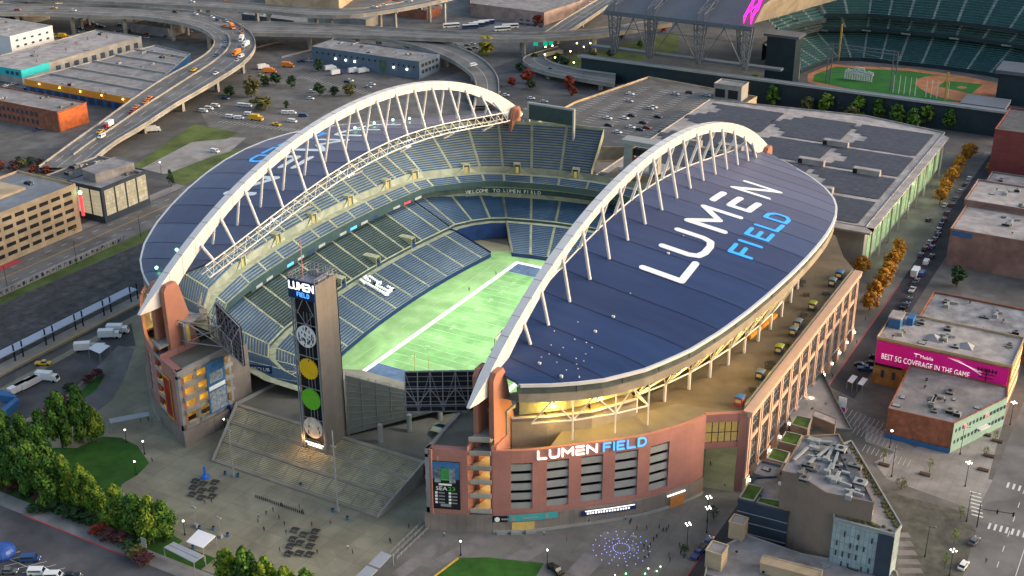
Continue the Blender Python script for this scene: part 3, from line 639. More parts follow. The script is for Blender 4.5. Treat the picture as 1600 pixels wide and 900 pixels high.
# facade letters LUMEN FIELD along the curved wall
def wallletters(word,u0,u1,m,hgt,name,zb):
    s0,s1=s_of(u0,24),s_of(u1,24); tot=sum(GL[c][1] for c in word)+.38*(len(word)-1); k=(s1-s0)/tot; s=s0
    for ch in word:
        mb=MB()
        for sk in GL[ch][0]:
            stroke(mb,[(s+p[0]*k,p[1]*hgt) for p in sk],.48,lambda px,py,e,:(*arc(px,.12+e),zb+py),th=.25)
        mb.build(name,m,stad); s+=(GL[ch][1]+.38)*k
wallletters('LUMEN',841,932,K['sign_white'],2.4,'wall_letter',23.3); wallletters('FIeLD',943,1008,K['sign_blue'],2.4,'wall_letter',23.3)
# central scene behind: end plaza structure and gap at the south
# ------------------------------------------------------------------ banners and signs on the stadium
def panel(name,p,q,z0,z1,m,label,cat_,th=.15,group=None):
    d=nd(q[0]-p[0],q[1]-p[1]); n=(d[1]*th,-d[0]*th); e=empty(name,*p,0); b=MB(); b.prism([p,q,(q[0]+n[0],q[1]+n[1]),(p[0]+n[0],p[1]+n[1])],z0,z1); b.build('panel',m,e)
    tag(e,label,cat_,group); return e,d,n
def art(e,p,d,n,items,m_off=.02):
    for (a,b_,z0,z1,mm,nm) in items:
        q=MB(); P0=(p[0]+d[0]*a+n[0]*1.0,p[1]+d[1]*a+n[1]*1.0); P1=(p[0]+d[0]*b_+n[0],p[1]+d[1]*b_+n[1]); k=1.3
        q.prism([P0,P1,(P1[0]+n[0]*(k-1),P1[1]+n[1]*(k-1)),(P0[0]+n[0]*(k-1),P0[1]+n[1]*(k-1))],z0,z1); q.build(nm,K[mm] if isinstance(mm,str) else mm,e)
mk('poster_black',(.01,.012,.016),.5,0); mk('poster_blue',(.03,.09,.22),.5,.5,.5,c2=(.06,.2,.42)); mk('poster_green',(.08,.45,.08),.5,.2,2); mk('poster_red',(.42,.03,.02),.5,.5,.35,c2=(.18,.01,.01)); mk('poster_gold',(.6,.33,.03),.5,.2,1); mk('poster_figures',(.05,.08,.14),.5,.9,1.2,c2=(.45,.5,.52)); mk('teal_sign',(.03,.16,.17),.5,.1,1,emit=(.03,.25,.25),es=.15)
p=(46.0,-120.62); q=(53.6,-117.55); e,d,n=panel('schedule_banner',p,q,7.2,22.6,K['poster_black'],'tall black and blue schedule banner with a green figure on the terracotta wall','banner')
art(e,p,d,n,[(.05,8.1,17,22.5,'poster_blue','picture'),(1.2,2.9,15.8,20.5,'poster_figures','figure'),(5.3,7,15.8,20.5,'poster_figures','figure'),(3,5.2,16.6,20.4,'poster_green','figure'),(2.3,5.9,14.9,15.5,'seat_white','swoosh'),(2.7,5.6,8.0,8.9,'louver','logo_block')]+[(1.2,1.9,12.1-1.05*k,12.8-1.05*k,'seat_white','badge') for k in range(4)]+[(5.0,5.7,12.1-1.05*k,12.8-1.05*k,'seat_white','badge') for k in range(4)]+[(2.2,3.9,12.25-1.05*k,12.6-1.05*k,'louver','text_line') for k in range(4)]+[(5.9,7.4,12.25-1.05*k,12.6-1.05*k,'louver','text_line') for k in range(4)])
o=text('lettering','SEA',1.75,K['seat_white'],(p[0]+d[0]*1.4+n[0]*1.2,p[1]+d[1]*1.4+n[1]*1.2,13.3),(*d,0),(0,0,1),e,.02,width=3.2)
o=text('lettering','23',1.75,K['poster_green'],(p[0]+d[0]*4.8+n[0]*1.2,p[1]+d[1]*4.8+n[1]*1.2,13.3),(*d,0),(0,0,1),e,.02,width=2.0)
# red banner and blue banner of the east corner
p=(-55.0,-117.1); q=(-50.2,-119.05); e,d,n=panel('player_banner',p,q,7,21.5,K['poster_gold'],'tall red banner with a gold border on the left corner block','banner')
art(e,p,d,n,[(.4,4.8,7.6,20.9,'poster_red','picture'),(1.8,3.4,10,17.5,mat('poster_dark',(.07,.02,.05),.6,.6,.8),'figure')])
p=(-48.05,-116.1); q=(-45.7,-104.6)
gx=lambda t:-(lerp(44.7,42.3,t))+1.45
gy=lambda t:lerp(-121,-100,t)
e=empty('team_banner',gx(.45),gy(.45),7); tag(e,'tall blue banner crowded with players on the open side of the left block','banner')
def gp(t0,t1,o0,o1,z0,z1,m,n): b=MB(); b.prism([(gx(t0)+o0,gy(t0)),(gx(t1)+o0,gy(t1)),(gx(t1)+o1,gy(t1)),(gx(t0)+o1,gy(t0))],z0,z1); b.build(n,K[m],e)
gp(.45,.8,0,.2,7.5,25,'poster_blue','panel'); gp(.47,.78,.2,.24,8,15,'poster_figures','picture'); gp(.47,.78,.2,.25,15.6,17,'seat_white','white_band'); gp(.5,.75,.2,.24,18,21.5,'poster_figures','picture')
for lb,t0,z0,(pa,pb) in (('FITA','navy sign above the gate left of the grand stair',11.5,((-53.5,-94.5),(-47.5,-96.5))),('OFCLUB','navy club sign under the end of the lower seats',11.5,((-45.5,-89),(-37.5,-86.5)))):
    d=nd(pb[0]-pa[0],pb[1]-pa[1]); e=empty('navy_sign',*pa,z0); tag(e,t0,'sign'); b=MB(); b.prism([pa,pb,(pb[0]-d[1]*.3,pb[1]+d[0]*.3),(pa[0]-d[1]*.3,pa[1]+d[0]*.3)],z0,z0+2.6); b.build('board',K['navy_wall'],e); text('lettering',lb,1.7,K['seat_white'],(pa[0]+d[0]*.7+d[1]*.06,pa[1]+d[1]*.7-d[0]*.06,z0+.7),(*d,0),(0,0,1),e,.02,width=math.dist(pa,pb)-1.6)
e=empty('gate_board',-44,-102.5,2); tag(e,'dark navy gate board at the upper left corner of the grand stair','sign'); b=MB(); b.prism([(-47.2,-103),(-41,-103.8),(-41,-103.5),(-47.2,-102.7)],3.2,7.4); b.build('board',K['navy_wall'],e); b=MB(); b.box(-46,-42.4,-103.9,-103.75,5.4,5.8); b.build('text_line',K['louver'],e)
e=empty('podium_wall',-40,-90,6); tag(e,'low pale wall running from the stair corner towards the seats','wall'); b=MB(); b.beam((-40.7,-100.6,6.5),(-36.5,-73,6.5),.4,1.2); b.build('wall',K['concrete'],e)
# entrance signs along the foot of the curved wall
def arcsign(name,u0,u1,z0,z1,m,label,cat_,extra=None,off=.55):
    s0,s1=s_of(u0,(z0+z1)/2),s_of(u1,(z0+z1)/2); e=empty(name,*arc(s0,off)); b=MB(); n=max(1,int((s1-s0)/3))
    for k in range(n):
        a,c=s0+(s1-s0)*k/n,s0+(s1-s0)*(k+1)/n; b.prism([arc(a,off),arc(c,off),arc(c,off+.3),arc(a,off+.3)],z0,z1)
    b.build('board',m,e); tag(e,label,cat_); return e,s0,s1
e,a,c=arcsign('gate_sign',795,870,4.0,5.9,K['teal_sign'],'long teal sign over the lit entrance at the foot of the red wall','sign')
b=MB()
for k in range(2): b.prism([arc(a+.6+k*9.3,.9),arc(a+1.6+k*9.3,.9),arc(a+1.6+k*9.3,.95),arc(a+.6+k*9.3,.95)],4.3,5.6)
b.build('bar_mark',K['louver'],e); b=MB(); b.prism([arc(a+3.6,.9),arc(a+8,.9),arc(a+8,.95),arc(a+3.6,.95)],4.7,5.2); b.build('text_line',K['louver'],e)
e,a,c=arcsign('shop_sign',761,793,3.8,5.7,K['poster_black'],'small black sign with a round white emblem beside the teal sign','sign'); b=MB(); b.cyl(0,0,0,.1,.75,n=14)
pp=arc(a+1.2,.95); d_=nd(arc(a+2,0)[0]-arc(a+1,0)[0],arc(a+2,0)[1]-arc(a+1,0)[1]); 
for i,v in enumerate(b.v): b.v[i]=(pp[0]+d_[0]*v[0]+d_[1]*v[2],pp[1]+d_[1]*v[0]-d_[0]*v[2],4.75+v[1])
b.build('emblem',K['seat_white'],e); b=MB(); b.prism([arc(a+2.4,.9),arc(a+4.4,.9),arc(a+4.4,.93),arc(a+2.4,.93)],4.5,5.0); b.build('text_line',K['louver'],e)
e,a,c=arcsign('team_store_sign',907,992,3.4,5.0,K['navy_wall'],'curved blue sign strung with white bulbs over the team store door','sign',off=.9)
b=MB(); n=int((c-a)/.8)
for k in range(2,n-2): b.prism([arc(a+k*.8,1.25),arc(a+k*.8+.45,1.25),arc(a+k*.8+.45,1.3),arc(a+k*.8,1.3)],3.9,4.5)
b.build('lettering',K['sign_white'],e); b=MB(); b.prism([arc(a+1,1.3),arc((a+c)/2,1.3),arc((a+c)/2,1.55),arc(a+1,1.55)],5.0,5.15).prism([arc((a+c)/2,1.3),arc(c-.5,1.3),arc(c-.5,1.55),arc((a+c)/2,1.55)],5.0,5.15); b.build('light_strip',K['sign_white'],e)
e,a,c=arcsign('doorway_sign',1041,1068,4.1,4.5,K['sign_white'],'thin lit strip over the doorway near the bridge wing','sign')
bb_=MB()
for k in range(3): bb_.prism([arc(1+k*4,.9),arc(4+k*4,.9),arc(4+k*4,1.6),arc(1+k*4,1.6)],0,.9)
bb_.build('bench_plinth',K['louver'],stad)
def dooropening(u0,u1,z1,m,off=.62):
    s0,s1=s_of(u0,2),s_of(u1,2); b=MB(); b.prism([arc(s0,off-.1),arc(s1,off-.1),arc(s1,off),arc(s0,off)],0.9 if False else 0.02,z1); b.build('entrance_door',m,stad)
dooropening(800,835,3.4,K['glow_yellow']); dooropening(1044,1066,3.6,K['lit_door_orange'],.9);  # lit interiors put into the door colours, faint yellow glow and plain orange
for s in range(7): pass
# ------------------------------------------------------------------ grand stair, tower, north stand, video boards
st=MB(); X0,X1=-31.2,29.2; n=36
for k in range(n):
    t=k/n; t2=(k+1)/n; y0=lerp(-123.5,-101,t); y1=lerp(-123.5,-101,t2); xa=lerp(-31.2,-40.5,t); xb=lerp(29.2,30.6,t); z=6*t2
    st.mi(1).quad((xa,y0,6*t),(xb,y0,6*t),(xb,y0,z),(xa,y0,z)); st.mi(0).quad((xa,y0,z),(xb,y0,z),(xb,y1,z),(xa,y1,z))
stair=empty('grand_stair',0,-123.5,0); tag(stair,'broad concrete stair rising from the plaza to the sign tower','stairs')
st.build('steps',[mk('step',(.52,.45,.27),.85,.2,.25,c2=(.30,.27,.19)),mk('riser',(.10,.09,.065),.9,.2,.3)],stair)
st=MB()
for k in range(1,12):
    t=k/12; p=(lerp(-31.2,29.2,t),-123.4,.15); q=(lerp(-40.5,30.6,t),-101,6.15); st.beam(p,q,.35,.12)
for t in (.0,.34,.67,.985):
    y=lerp(-123.5,-101,t); st.box(lerp(-31.2,-40.5,t),lerp(29.2,30.6,t),y-.1,y+1.3,6*t-.2,6*t+.42)
st.build('landing_band',K['concrete_tan'],stair)
st=MB()
for (p,q) in (((-31.4,-123.9),(-40.8,-100.8)),((29.5,-123.9),(31,-100.8))):
    st=MB(); st.add([(p[0]-.3,p[1],0),(p[0]+.3,p[1],0),(q[0]+.3,q[1],0),(q[0]-.3,q[1],0),(p[0]-.3,p[1],.9),(p[0]+.3,p[1],.9),(q[0]+.3,q[1],7.2),(q[0]-.3,q[1],7.2)],[(3,2,1,0),(4,5,6,7),(0,1,5,4),(1,2,6,5),(2,3,7,6),(3,0,4,7)])
    st.build('cheek_wall',K['concrete'],stair)
b=MB(); b.add([(29.9,-119.5,.4),(31.3,-101,1.6),(31.3,-101,6.5),(29.9,-119.5,1.7)],[(0,1,2,3)]); b.build('painted_panel',mat('mural_paint',(.05,.02,.12),.6,.5,.35,c2=(.5,.09,.05)),stair)
sheet('plaza_upper',[(-40.5,-101),(30.6,-101),(44,-100),(44,-84),(20,-62),(-20,-62),(-50,-75),(-62,-98)],6.02,'terrace_grey'); b=MB(); b.prism([(-40.5,-101),(30.6,-101),(44,-100),(44,-84),(20,-62),(-20,-62),(-50,-75),(-62,-98)],.1,6.0); struct(b.build('podium',K['concrete_dark']))
# tower
tw=empty('sign_tower',-3,-104,4); tag(tw,'tall slab sign tower with four round medallions and a lit blue sign on top','sign tower')
xa,xb,ya,yb=-8.3,1.2,-109,-98.9
b=MB(); b.box(xb-.4,xb,ya,yb,6,60.3); b.box(xa,xa+.4,ya+2,yb,8,58.5); b.box(xa,xb,yb-.4,yb,8,58.5); b.build('clad_panel',K['mesh_panel'],tw)
b=MB(); b.box(xa+.5,xb-.5,ya+1.6,ya+1.8,7,56); b.build('dark_backing',K['black'],tw)
b=MB()
for x in (xa+.3,xa+1.1): b.box(x-.18,x+.18,ya,ya+.35,5,61)
b.box(xb-.9,xb-.5,ya,ya+.3,6,56)
for z in range(8,57,4): b.box(xa+.3,xa+1.1,ya+.05,ya+.25,z,z+.15)
cx=(xa+1.3+xb-.9)/2
for z in (15.5,26,36.5,47): b.box(xa+1.1,xb-.6,ya+.1,ya+.3,z-.12,z+.12)
for z in (9.5,20.5,31,41.5):
    for dx in(-1.2,0,1.2): b.box(cx+dx-.08,cx+dx+.08,ya+.9,ya+1.1,z,z+9)
for s in(-1,1):
    b.beam((cx,ya+.3,56),(cx+s*3,ya+.3,50),.22); b.beam((cx,ya+.3,47),(cx+s*3,ya+.3,42.5),.22); b.beam((cx,ya+.3,47),(cx+s*3,ya+.3,51),.18)
b.build('frame',K['steel_grey'],tw)
def disc(zc,m,nm,r=3.35,teeth=False,spots=0,seed=1):
    q=MB(); n=48; f=lambda a,rr,yy:(cx+math.cos(a)*rr,yy,zc+math.sin(a)*rr)
    rs=[r*(1.03 if (k%2==0 or not teeth) else .93) for k in range(n)]
    fr=[f(2*math.pi*k/n,rs[k],ya-.25) for k in range(n)]; bk=[f(2*math.pi*k/n,rs[k],ya+.25) for k in range(n)]
    q.add(fr+bk,[tuple(range(n)),tuple(range(n,2*n))[::-1]]+[(k,n+k,n+(k+1)%n,(k+1)%n) for k in range(n)])
    o=q.build('medallion',m,tw)
    rr=random.Random(seed); s=MB()
    for k in range(spots):
        a=rr.uniform(0,6.28); d=r*.88*math.sqrt(rr.random()); x,z=cx+d*math.cos(a),zc+d*math.sin(a); l=rr.uniform(.25,.5); s.box(x-.16,x+.16,ya-.32,ya-.26,z-l,z+l)
    if spots: s.build('spot',K['black'],o,xf=(0,0,0))
    return o
disc(43.2,mat('disc_white',(.75,.72,.72),.6,.05),'w',spots=34,seed=3); disc(32.6,mat('disc_yellow',(.75,.45,.01),.6,.08),'y',teeth=True,spots=1,seed=8)
disc(22.4,mat('disc_green',(.12,.42,.02),.6,.2,1.5),'g'); disc(12.6,mat('disc_tan',(.42,.33,.27),.6,.25,.5,c2=(.7,.66,.6)),'t',spots=5,seed=5)
b=MB(); b.box(xa,xb-.1,ya-.45,ya-.05,55.2,61.0); sb=b.build('sign_board',K['navy_wall'],tw)
wx=xa+.5
L=MB()
for ch in 'LUMEN':
    for sk in GL[ch][0]: stroke(L,[(p[0]*1.42,p[1]*2.1) for p in sk],.46,lambda px,py,e,w_=wx:(w_+px,ya-.47-e,58.2+py),th=.06)
    L.build('letter',K['sign_white'],sb,xf=(0,0,0)); L=MB(); wx+=GL[ch][1]*1.42+.48
wx=xa+3.2
for ch in 'FIeLD':
    L=MB()
    for sk in GL[ch][0]: stroke(L,[(p[0]*.8,p[1]*1.2) for p in sk],.26,lambda px,py,e,w_=wx:(w_+px,ya-.47-e,56.1+py),th=.06)
    L.build('letter',K['sign_blue'],sb,xf=(0,0,0)); wx+=GL[ch][1]*.8+.42
b=MB(); b.box(xa+.6,xb-.6,ya+1,yb-.6,58.6,59.0)
for p,q in (((xa,ya),(xb,ya)),((xb,ya),(xb,yb)),((xb,yb),(xa,yb)),((xa,yb),(xa,ya))):
    for h in(61.4,62.3): b.beam((*p,h),(*q,h),.12)
    for k in range(6): x,y=lerp(p[0],q[0],k/6),lerp(p[1],q[1],k/6); b.beam((x,y,59),(x,y,62.3),.12)
for k in range(7): x=xa+1+k*1.2; b.box(x,x+.7,yb-2.2,yb-1.4,59,60.4+(k%3)*.4)
b.box(xb-2.4,xb-1.2,ya+3,ya+7,59,60.5); b.beam((xb-3,yb-3,59),(xb-1,yb-1,62.8),.25).beam((xb-1,yb-3,59),(xb-3,yb-1,62.6),.25)
b.build('roof_plant',K['steel_grey'],tw)
b=MB(); b.cyl(cx-.5,ya+1.2,59,73.5,.16,.08,n=6); b.build('mast',mat('mast_red',(.55,.2,.2),.5,.1),tw)
for x,y in((xa+.8,ya+.6),(xb-.9,ya+.8),(xa+.8,yb-.8),(xb-.9,yb-.8)): b=MB(); b.cyl(x,y,3.0,8,.55,n=10); b.build('foot_column',K['concrete_tan'],tw)
b=MB(); b.box(xa+1.8,xb-1,ya-.4,ya-.2,7.0,7.35); b.box(xa+2.6,xb-1.6,ya-.4,ya-.2,6.2,6.5); b.build('lit_sign',K['sign_white'],tw)
for x in (xa+.9,cx+1):
    l=bpy.data.lights.new('tower_light','POINT'); l.energy=150; l.color=(1,.55,.2); l.shadow_soft_size=.3
    o=bpy.data.objects.new('tower_light',l); col.objects.link(o); o.location=(x,ya-1.2,8); o.parent=tw; o.location=Vector((x,ya-1.2,8))-Vector(tw.location)
# north stand seen from behind: a raked wedge clad in grey mesh panels, on columns
ns=empty('north_stand',10,-90,6); tag(ns,'grey mesh clad back of the north bleacher stand beside the sign tower','bleachers')
a=Vector((2.4,-99.2,0)); c=Vector((31,-64,0)); tz=lambda t:27.2-22*t if t<.6 else lerp(14,9.5,(t-.6)/.4); bz=lambda t:6.8+3.4*t if t<.6 else 8.84-2*(t-.6)
b=MB(); n=10
for k in range(n):
    t,t2=k/n,(k+1)/n; p,q=a.lerp(c,t),a.lerp(c,t2); b.add([(p.x,p.y,bz(t)),(q.x,q.y,bz(t2)),(q.x,q.y,tz(t2)),(p.x,p.y,tz(t)),(p.x-.5,p.y+.4,bz(t)),(q.x-.5,q.y+.4,bz(t2)),(q.x-.5,q.y+.4,tz(t2)),(p.x-.5,p.y+.4,tz(t))],[(0,1,2,3),(4,7,6,5),(0,4,5,1),(3,2,6,7)])
b.build('screen_wall',K['screen_panel'],ns)
b=MB()
for k in range(n+1):
    t=k/n; p=a.lerp(c,t); b.beam((p.x+.1,p.y-.08,bz(t)),(p.x+.1,p.y-.08,tz(t)),.12)
for j in range(1,8):
    f=j/8; b.beam((a.x+.1,a.y-.08,lerp(bz(0),tz(0),f)),(lerp(a.x,c.x,.6)+.1,lerp(a.y,c.y,.6)-.08,lerp(bz(.6),tz(.6),f)),.1)
for k in range(n*2): 
    t=k/n/2; p=a.lerp(c,t); b.beam((p.x,p.y,tz(t)),(p.x,p.y,tz(t)+1.1),.08)
for h in(.6,1.1):
    for k in range(n): t,t2=k/n,(k+1)/n; p,q=a.lerp(c,t),a.lerp(c,t2); b.beam((p.x,p.y,tz(t)+h),(q.x,q.y,tz(t2)+h),.07)
b.build('railing',K['steel_grey'],ns)
b=MB(); e_=Vector((-24,-66,0)); g_=Vector((26,-61,0))
for r in range(24):
    for j in range(6):
        j0,j1=j/6,(j+1)/6; e0=e_.lerp(g_,j0); e1=e_.lerp(g_,j1); c0=a.lerp(c,j0); c1=a.lerp(c,j1); t=r/24; t2=(r+1)/24
        P0,P1,Q0,Q1=c0.lerp(e0,t),c1.lerp(e1,t),c0.lerp(e0,t2),c1.lerp(e1,t2); za,zb=lerp(tz(j0)-.8,2.5,t),lerp(tz(j1)-.8,2.5,t); za2,zb2=lerp(tz(j0)-.8,2.5,t2),lerp(tz(j1)-.8,2.5,t2)
        b.mi(0).quad((P0.x,P0.y,za),(P1.x,P1.y,zb),(Q1.x,Q1.y,zb),(Q0.x,Q0.y,za)); b.mi(1).quad((Q0.x,Q0.y,za),(Q1.x,Q1.y,zb),(Q1.x,Q1.y,zb2),(Q0.x,Q0.y,za2))
b.mi(0).strip([tuple(a.lerp(e_,t)+Vector((0,0,lerp(tz(0)-.8,2.5,t)))) for t in(0,1)],[tuple(a.lerp(e_,t)) for t in(0,1)])
b.build('bench_rows',[K['steel_grey'],K['navy_wall']],ns)
for u,v in ((595,690),(640,674),(688,655)):
    x,y=A(u,v,6); b=MB(); b.cyl(x,y,6,12,.8,n=12); b.build('column',K['concrete'],ns)
# video boards
def board(name,p,q,z0,z1,label,sg):
    e=empty(name,*p,z0); p=Vector((*p,0));q=Vector((*q,0)); d=(q-p).normalized(); nn=Vector((-d.y,d.x,0)) # points to the field
    if nn.y<0: nn=-nn
    b=MB(); T=Matrix.Translation(p)@Matrix(((d.x,nn.x,0,0),(d.y,nn.y,0,0),(0,0,1,0),(0,0,0,1))); L=(q-p).length
    b.box(0,L,3.1,3.6,z0,z1,T); b.mi(1).box(.3,L-.3,3.6,3.7,z0+.3,z1-.3,T); b.build('screen',[K['black'],K['fascia_dark']],e)
    b=MB(); w_=lambda x,y,z:T@Vector((x,y,z)); nx=6
    for i in range(nx+1):
        x=L*i/nx; b.beam(w_(x,3,z0),w_(x,3,z1),.2); b.beam(w_(x,0,lerp(z0,z1,.3)),w_(x,3,lerp(z0,z1,.05)),.16); b.beam(w_(x,0,lerp(z0,z1,.7)),w_(x,3,z1),.16); b.beam(w_(x,0,lerp(z0,z1,.3)),w_(x,0,lerp(z0,z1,.7)),.18)
        if i<nx:
            x2=L*(i+1)/nx
            for z in(.3,.7): b.beam(w_(x,0,lerp(z0,z1,z)),w_(x2,0,lerp(z0,z1,z)),.25)
            s=(.3,.7) if i%2 else (.7,.3); b.beam(w_(x,0,lerp(z0,z1,s[0])),w_(x2,0,lerp(z0,z1,s[1])),.22)
            s=(0,1) if i%2 else (1,0); b.beam(w_(x,2.9,lerp(z0,z1,s[0])),w_(x2,2.9,lerp(z0,z1,s[1])),.2)
    for j in range(9): b.beam(w_(0,3,lerp(z0,z1,j/8)),w_(L,3,lerp(z0,z1,j/8)),.14 if 0<j<8 else .35)
    b.build('truss',K['steel_grey'],e)
    tag(e,label,'video board'); return e
board('video_board',(28.9,-106.6),(47.4,-95.6),24.2,37.3,'back of the rectangular video board with lattice truss beside the right pier',1)
e=board('video_board',(-52.5,-97.5),(-34,-107.5),24,37.5,'back of the video board angled from the left terracotta pier',-1)
b=MB()
for z in (29,36):
    for (x,y) in ((-50,-100),(-40,-105)):
        b.beam((x-12,y-8 if x<-45 else y-3,z),(x,y,z),.3).beam((x-12,y-8 if x<-45 else y-3,65-z),(x,y,z),.22)
b.beam((-62,-108,29),(-52,-108,29),.25).beam((-62,-108,36),(-52,-108,36),.25).beam((-62,-108,29),(-52,-108,36),.2).beam((-62,-108,29),(-62,-108,36),.25).beam((-52,-108,29),(-52,-108,36),.25).beam((-52,-108,36),(-40,-105,29),.2)
b.build('side_truss',K['steel_grey'],e)
# ------------------------------------------------------------------ ground, streets, lots
sheet('ground',rp(-3000,3000,-1500,5000),0,'earth')
sheet('stadium_plaza',[(-125,-166),(45,-166),(118,-150),(118,70),(-112,70),(-128,-60)],.012,'plaza'); sheet('entrance_plaza',[(43,-170),(120,-170),(120,-60),(104,-64),(92,-86),(70,-106),(43,-122)],.02,'plaza_dark')
for k,(u0,v0,u1,v1,w_) in enumerate(((690,880,770,835,5),(900,900,960,835,6),(800,880,870,835,5),(620,900,700,840,4))):
    a=Vector((*A(u0,v0),0)); b_=Vector((*A(u1,v1),0)); d=(b_-a).normalized(); n_=Vector((-d.y,d.x,0))*w_/2; sheet('paving_band',[(a+n_)[:2],(b_+n_)[:2],(b_-n_)[:2],(a-n_)[:2]],.028+.003*k,'paver_band')
sheet('road_southwest',rp(-400,140,-260,-171.5),.016,'asphalt'); sheet('sidewalk_southwest',rp(-400,60,-171.5,-166.5),.06,'walk'); sheet('grass_strip',rp(-140,2,-166.5,-160.5),.05,'grass')
b=MB(); b.box(-60,-20,-171.9,-171.5,0,.14); struct(b.build('red_kerb',K['kerb_red']))
sheet('lawn',cat([A(u,v) for u,v in ((130,705),(170,680),(205,685),(228,702),(235,727),(205,752),(165,765))],4)+[A(120,800),A(270,845),A(285,840),A(262,880)] if False else [A(u,v) for u,v in ((120,700),(160,682),(190,684),(215,697),(233,724),(215,742),(190,757),(185,800),(268,835),(285,845),(262,868),(90,800),(0,760),(0,700))],.045,'grass')
sheet('round_lawn',[A(u,v) for u,v in ((680,900),(716,872),(760,871),(850,880),(838,900),(830,925),(670,925))],.05,'grass')
b=MB(); b.beam((*A(678,902),.25),(*A(716,873),.25),.5,.3); struct(b.build('yellow_kerb',K['line_yellow']))
sheet('planter_lawn',[A(u,v) for u,v in ((70,655),(110,625),(150,590),(165,585),(150,610),(118,632),(90,652))],.06,'grass')
sheet('service_road',[A(u,v) for u,v in ((0,675),(60,650),(110,620),(150,575),(185,540),(210,545),(195,590),(175,625),(130,660),(60,690),(0,715))],.03,'asphalt_light')
sheet('service_yard',[A(u,v) for u,v in ((0,615),(100,560),(205,505),(212,540),(180,545),(140,585),(100,620),(40,655),(0,672))],.022,'asphalt')
# 4th avenue, tracks, platform
sheet('avenue',[(-211,-330),(-189,-330),(-186,60),(-196,330),(-222,330),(-210,60)],.02,'asphalt_light'); sheet('sidewalk_east',rp(-217,-211,-330,60),.05,'walk')
m_=MB()
for x in (-205.5,-194.5):
    for k in range(45): m_.box(x-.1,x+.1,-320+k*9,-317+k*9,.03,.04)
struct(m_.build('lane_markings',K['line'])); m_=MB(); m_.box(-200.35,-200.15,-320,60,.03,.04).box(-199.95,-199.75,-320,60,.03,.04); struct(m_.build('centre_line',K['line_yellow']))
sheet('red_lane',[(-210.5,-66),(-206.6,-64),(-206.6,-42),(-210.5,-44)],.045,'kerb_red')
sheet('verge',[(-186,-330),(-180,-330),(-180,-60),(-176,40),(-186,60)],.03,'grass_dry'); sheet('track_bed',[(-180,-330),(-131,-330),(-131,-20),(-140,60),(-150,300),(-172,300),(-174,60),(-180,-60)],.025,'ballast')
m_=MB()
for x in (-176,-170,-163,-156,-149,-142): 
    for r_ in(-.75,.75): m_.box(x+r_-.07,x+r_+.07,-330,120,.05,.18)
struct(m_.build('rails',K['rail'])); 
gw=MB(); gw.box(-186.6,-186,-330,-10,0,2.6); e=empty('graffiti_wall',-186,-100,0); gw.build('wall',K['concrete'],e); tag(e,'low concrete wall with grey graffiti beside the railway tracks','wall')
gm=MB()
for k in range(70):
    y=-110+k*1.5+rnd.uniform(-.3,.3); h=rnd.uniform(1,1.9); gm.box(-185.98,-185.93,y,y+.22,.4,.4+h); 
    if k%2: gm.box(-185.98,-185.93,y,y+1.1,.4+h*rnd.random(),.6+h*.9)
gm.build('graffiti',K['navy_wall'],e)
pl=MB(); pl.box(-139,-132.5,-330,-45,0,.9); struct(pl.build('platform',K['concrete'])); m_=MB(); m_.box(-133.2,-132.6,-330,-45,.9,.93); struct(m_.build('platform_edge',K['line_yellow']))
cn=empty('platform_canopy',-137,-100,0); tag(cn,'long pale blue platform canopy on dark posts beside the tracks','canopy'); b=MB(); b.box(-140.5,-135.8,-330,-48,4.6,4.9); b.build('canopy_roof',mat('canopy_blue',(.36,.40,.50),.5,.08,.2),cn)
for k in range(10):
    b=MB()
    for dy in(0,3.6): b.box(-136.4,-136,-178+k*14+dy,-177.6+k*14+dy,.9,7.2)
    b.build('post',K['black'],cn)
# right side
sheet('occidental_sidewalk',rp(115.8,118.6,-150,300),.05,'plaza_dark'); sheet('event_forecourt',rp(98,118,60,290),.06,'plaza_dark'); sheet('side_street',[(118.6,14),(128.6,10),(128.6,300),(118.6,300)],.024,'asphalt_dark')
b=MB(); b.box(118.5,118.8,14,110,0,.15); struct(b.build('red_kerb',K['kerb_red']))
sheet('narrow_street',[(116.5,-170),(123,-170),(121.5,-90),(121,-60),(118.6,-40),(116.5,-40)],.07,'asphalt_dark'); b=MB(); b.box(116.2,116.5,-112,-84,0,.15); struct(b.build('red_kerb',K['kerb_red']))
sheet('district_paving',rp(118.6,260,-200,14),.018,'lot'); sheet('south_block_paving',rp(128.6,260,14,400),.018,'lot')
sheet('king_street',[A(u,v) for u,v in ((1366,722),(1385,748),(1530,800),(1800,890),(1800,800),(1540,748),(1400,705))],.03,'walk')
sheet('corner_plaza',[A(u,v) for u,v in ((1352,690),(1480,735),(1540,765),(1556,700),(1600,560),(1640,500),(1580,560),(1500,670),(1430,700),(1352,660))],.04,'walk')
sheet('second_avenue',[(176,-300),(205,-300),(196,90),(178,90),(178,-20),(176,-60)],.035,'asphalt_light')
b=MB()
for k in range(7): x,y=A(1524+k*.5,770+k*6); b.box(x-1.6,x+1.6,y-.3,y+.3,.045,.055)
struct(b.build('crosswalk',K['line'])); b=MB()
for k in range(8): x,y=A(1575+k*9,758+k*2.6); b.box(x-.3,x+.3,y-1.6,y+1.6,.045,.055)
for k in range(7): x,y=A(1546+k*9,822+k*2.2); b.box(x-.3,x+.3,y-1.6,y+1.6,.045,.055)
struct(b.build('crosswalk',K['line'])); b=MB()
for k in range(20): b.box(187,187.2,-70+k*8,-67+k*8,.045,.055)
b.box(192,192.2,-120,-45,.045,.055); struct(b.build('lane_markings',K['line']))
sheet('vacant_lot',[A(u,v) for u,v in ((1375,765),(1505,800),(1525,830),(1505,900),(1480,920),(1440,920))],.045,mk('gravel_lot',(.10,.095,.08),.95,.35,.3) and 'gravel_lot')
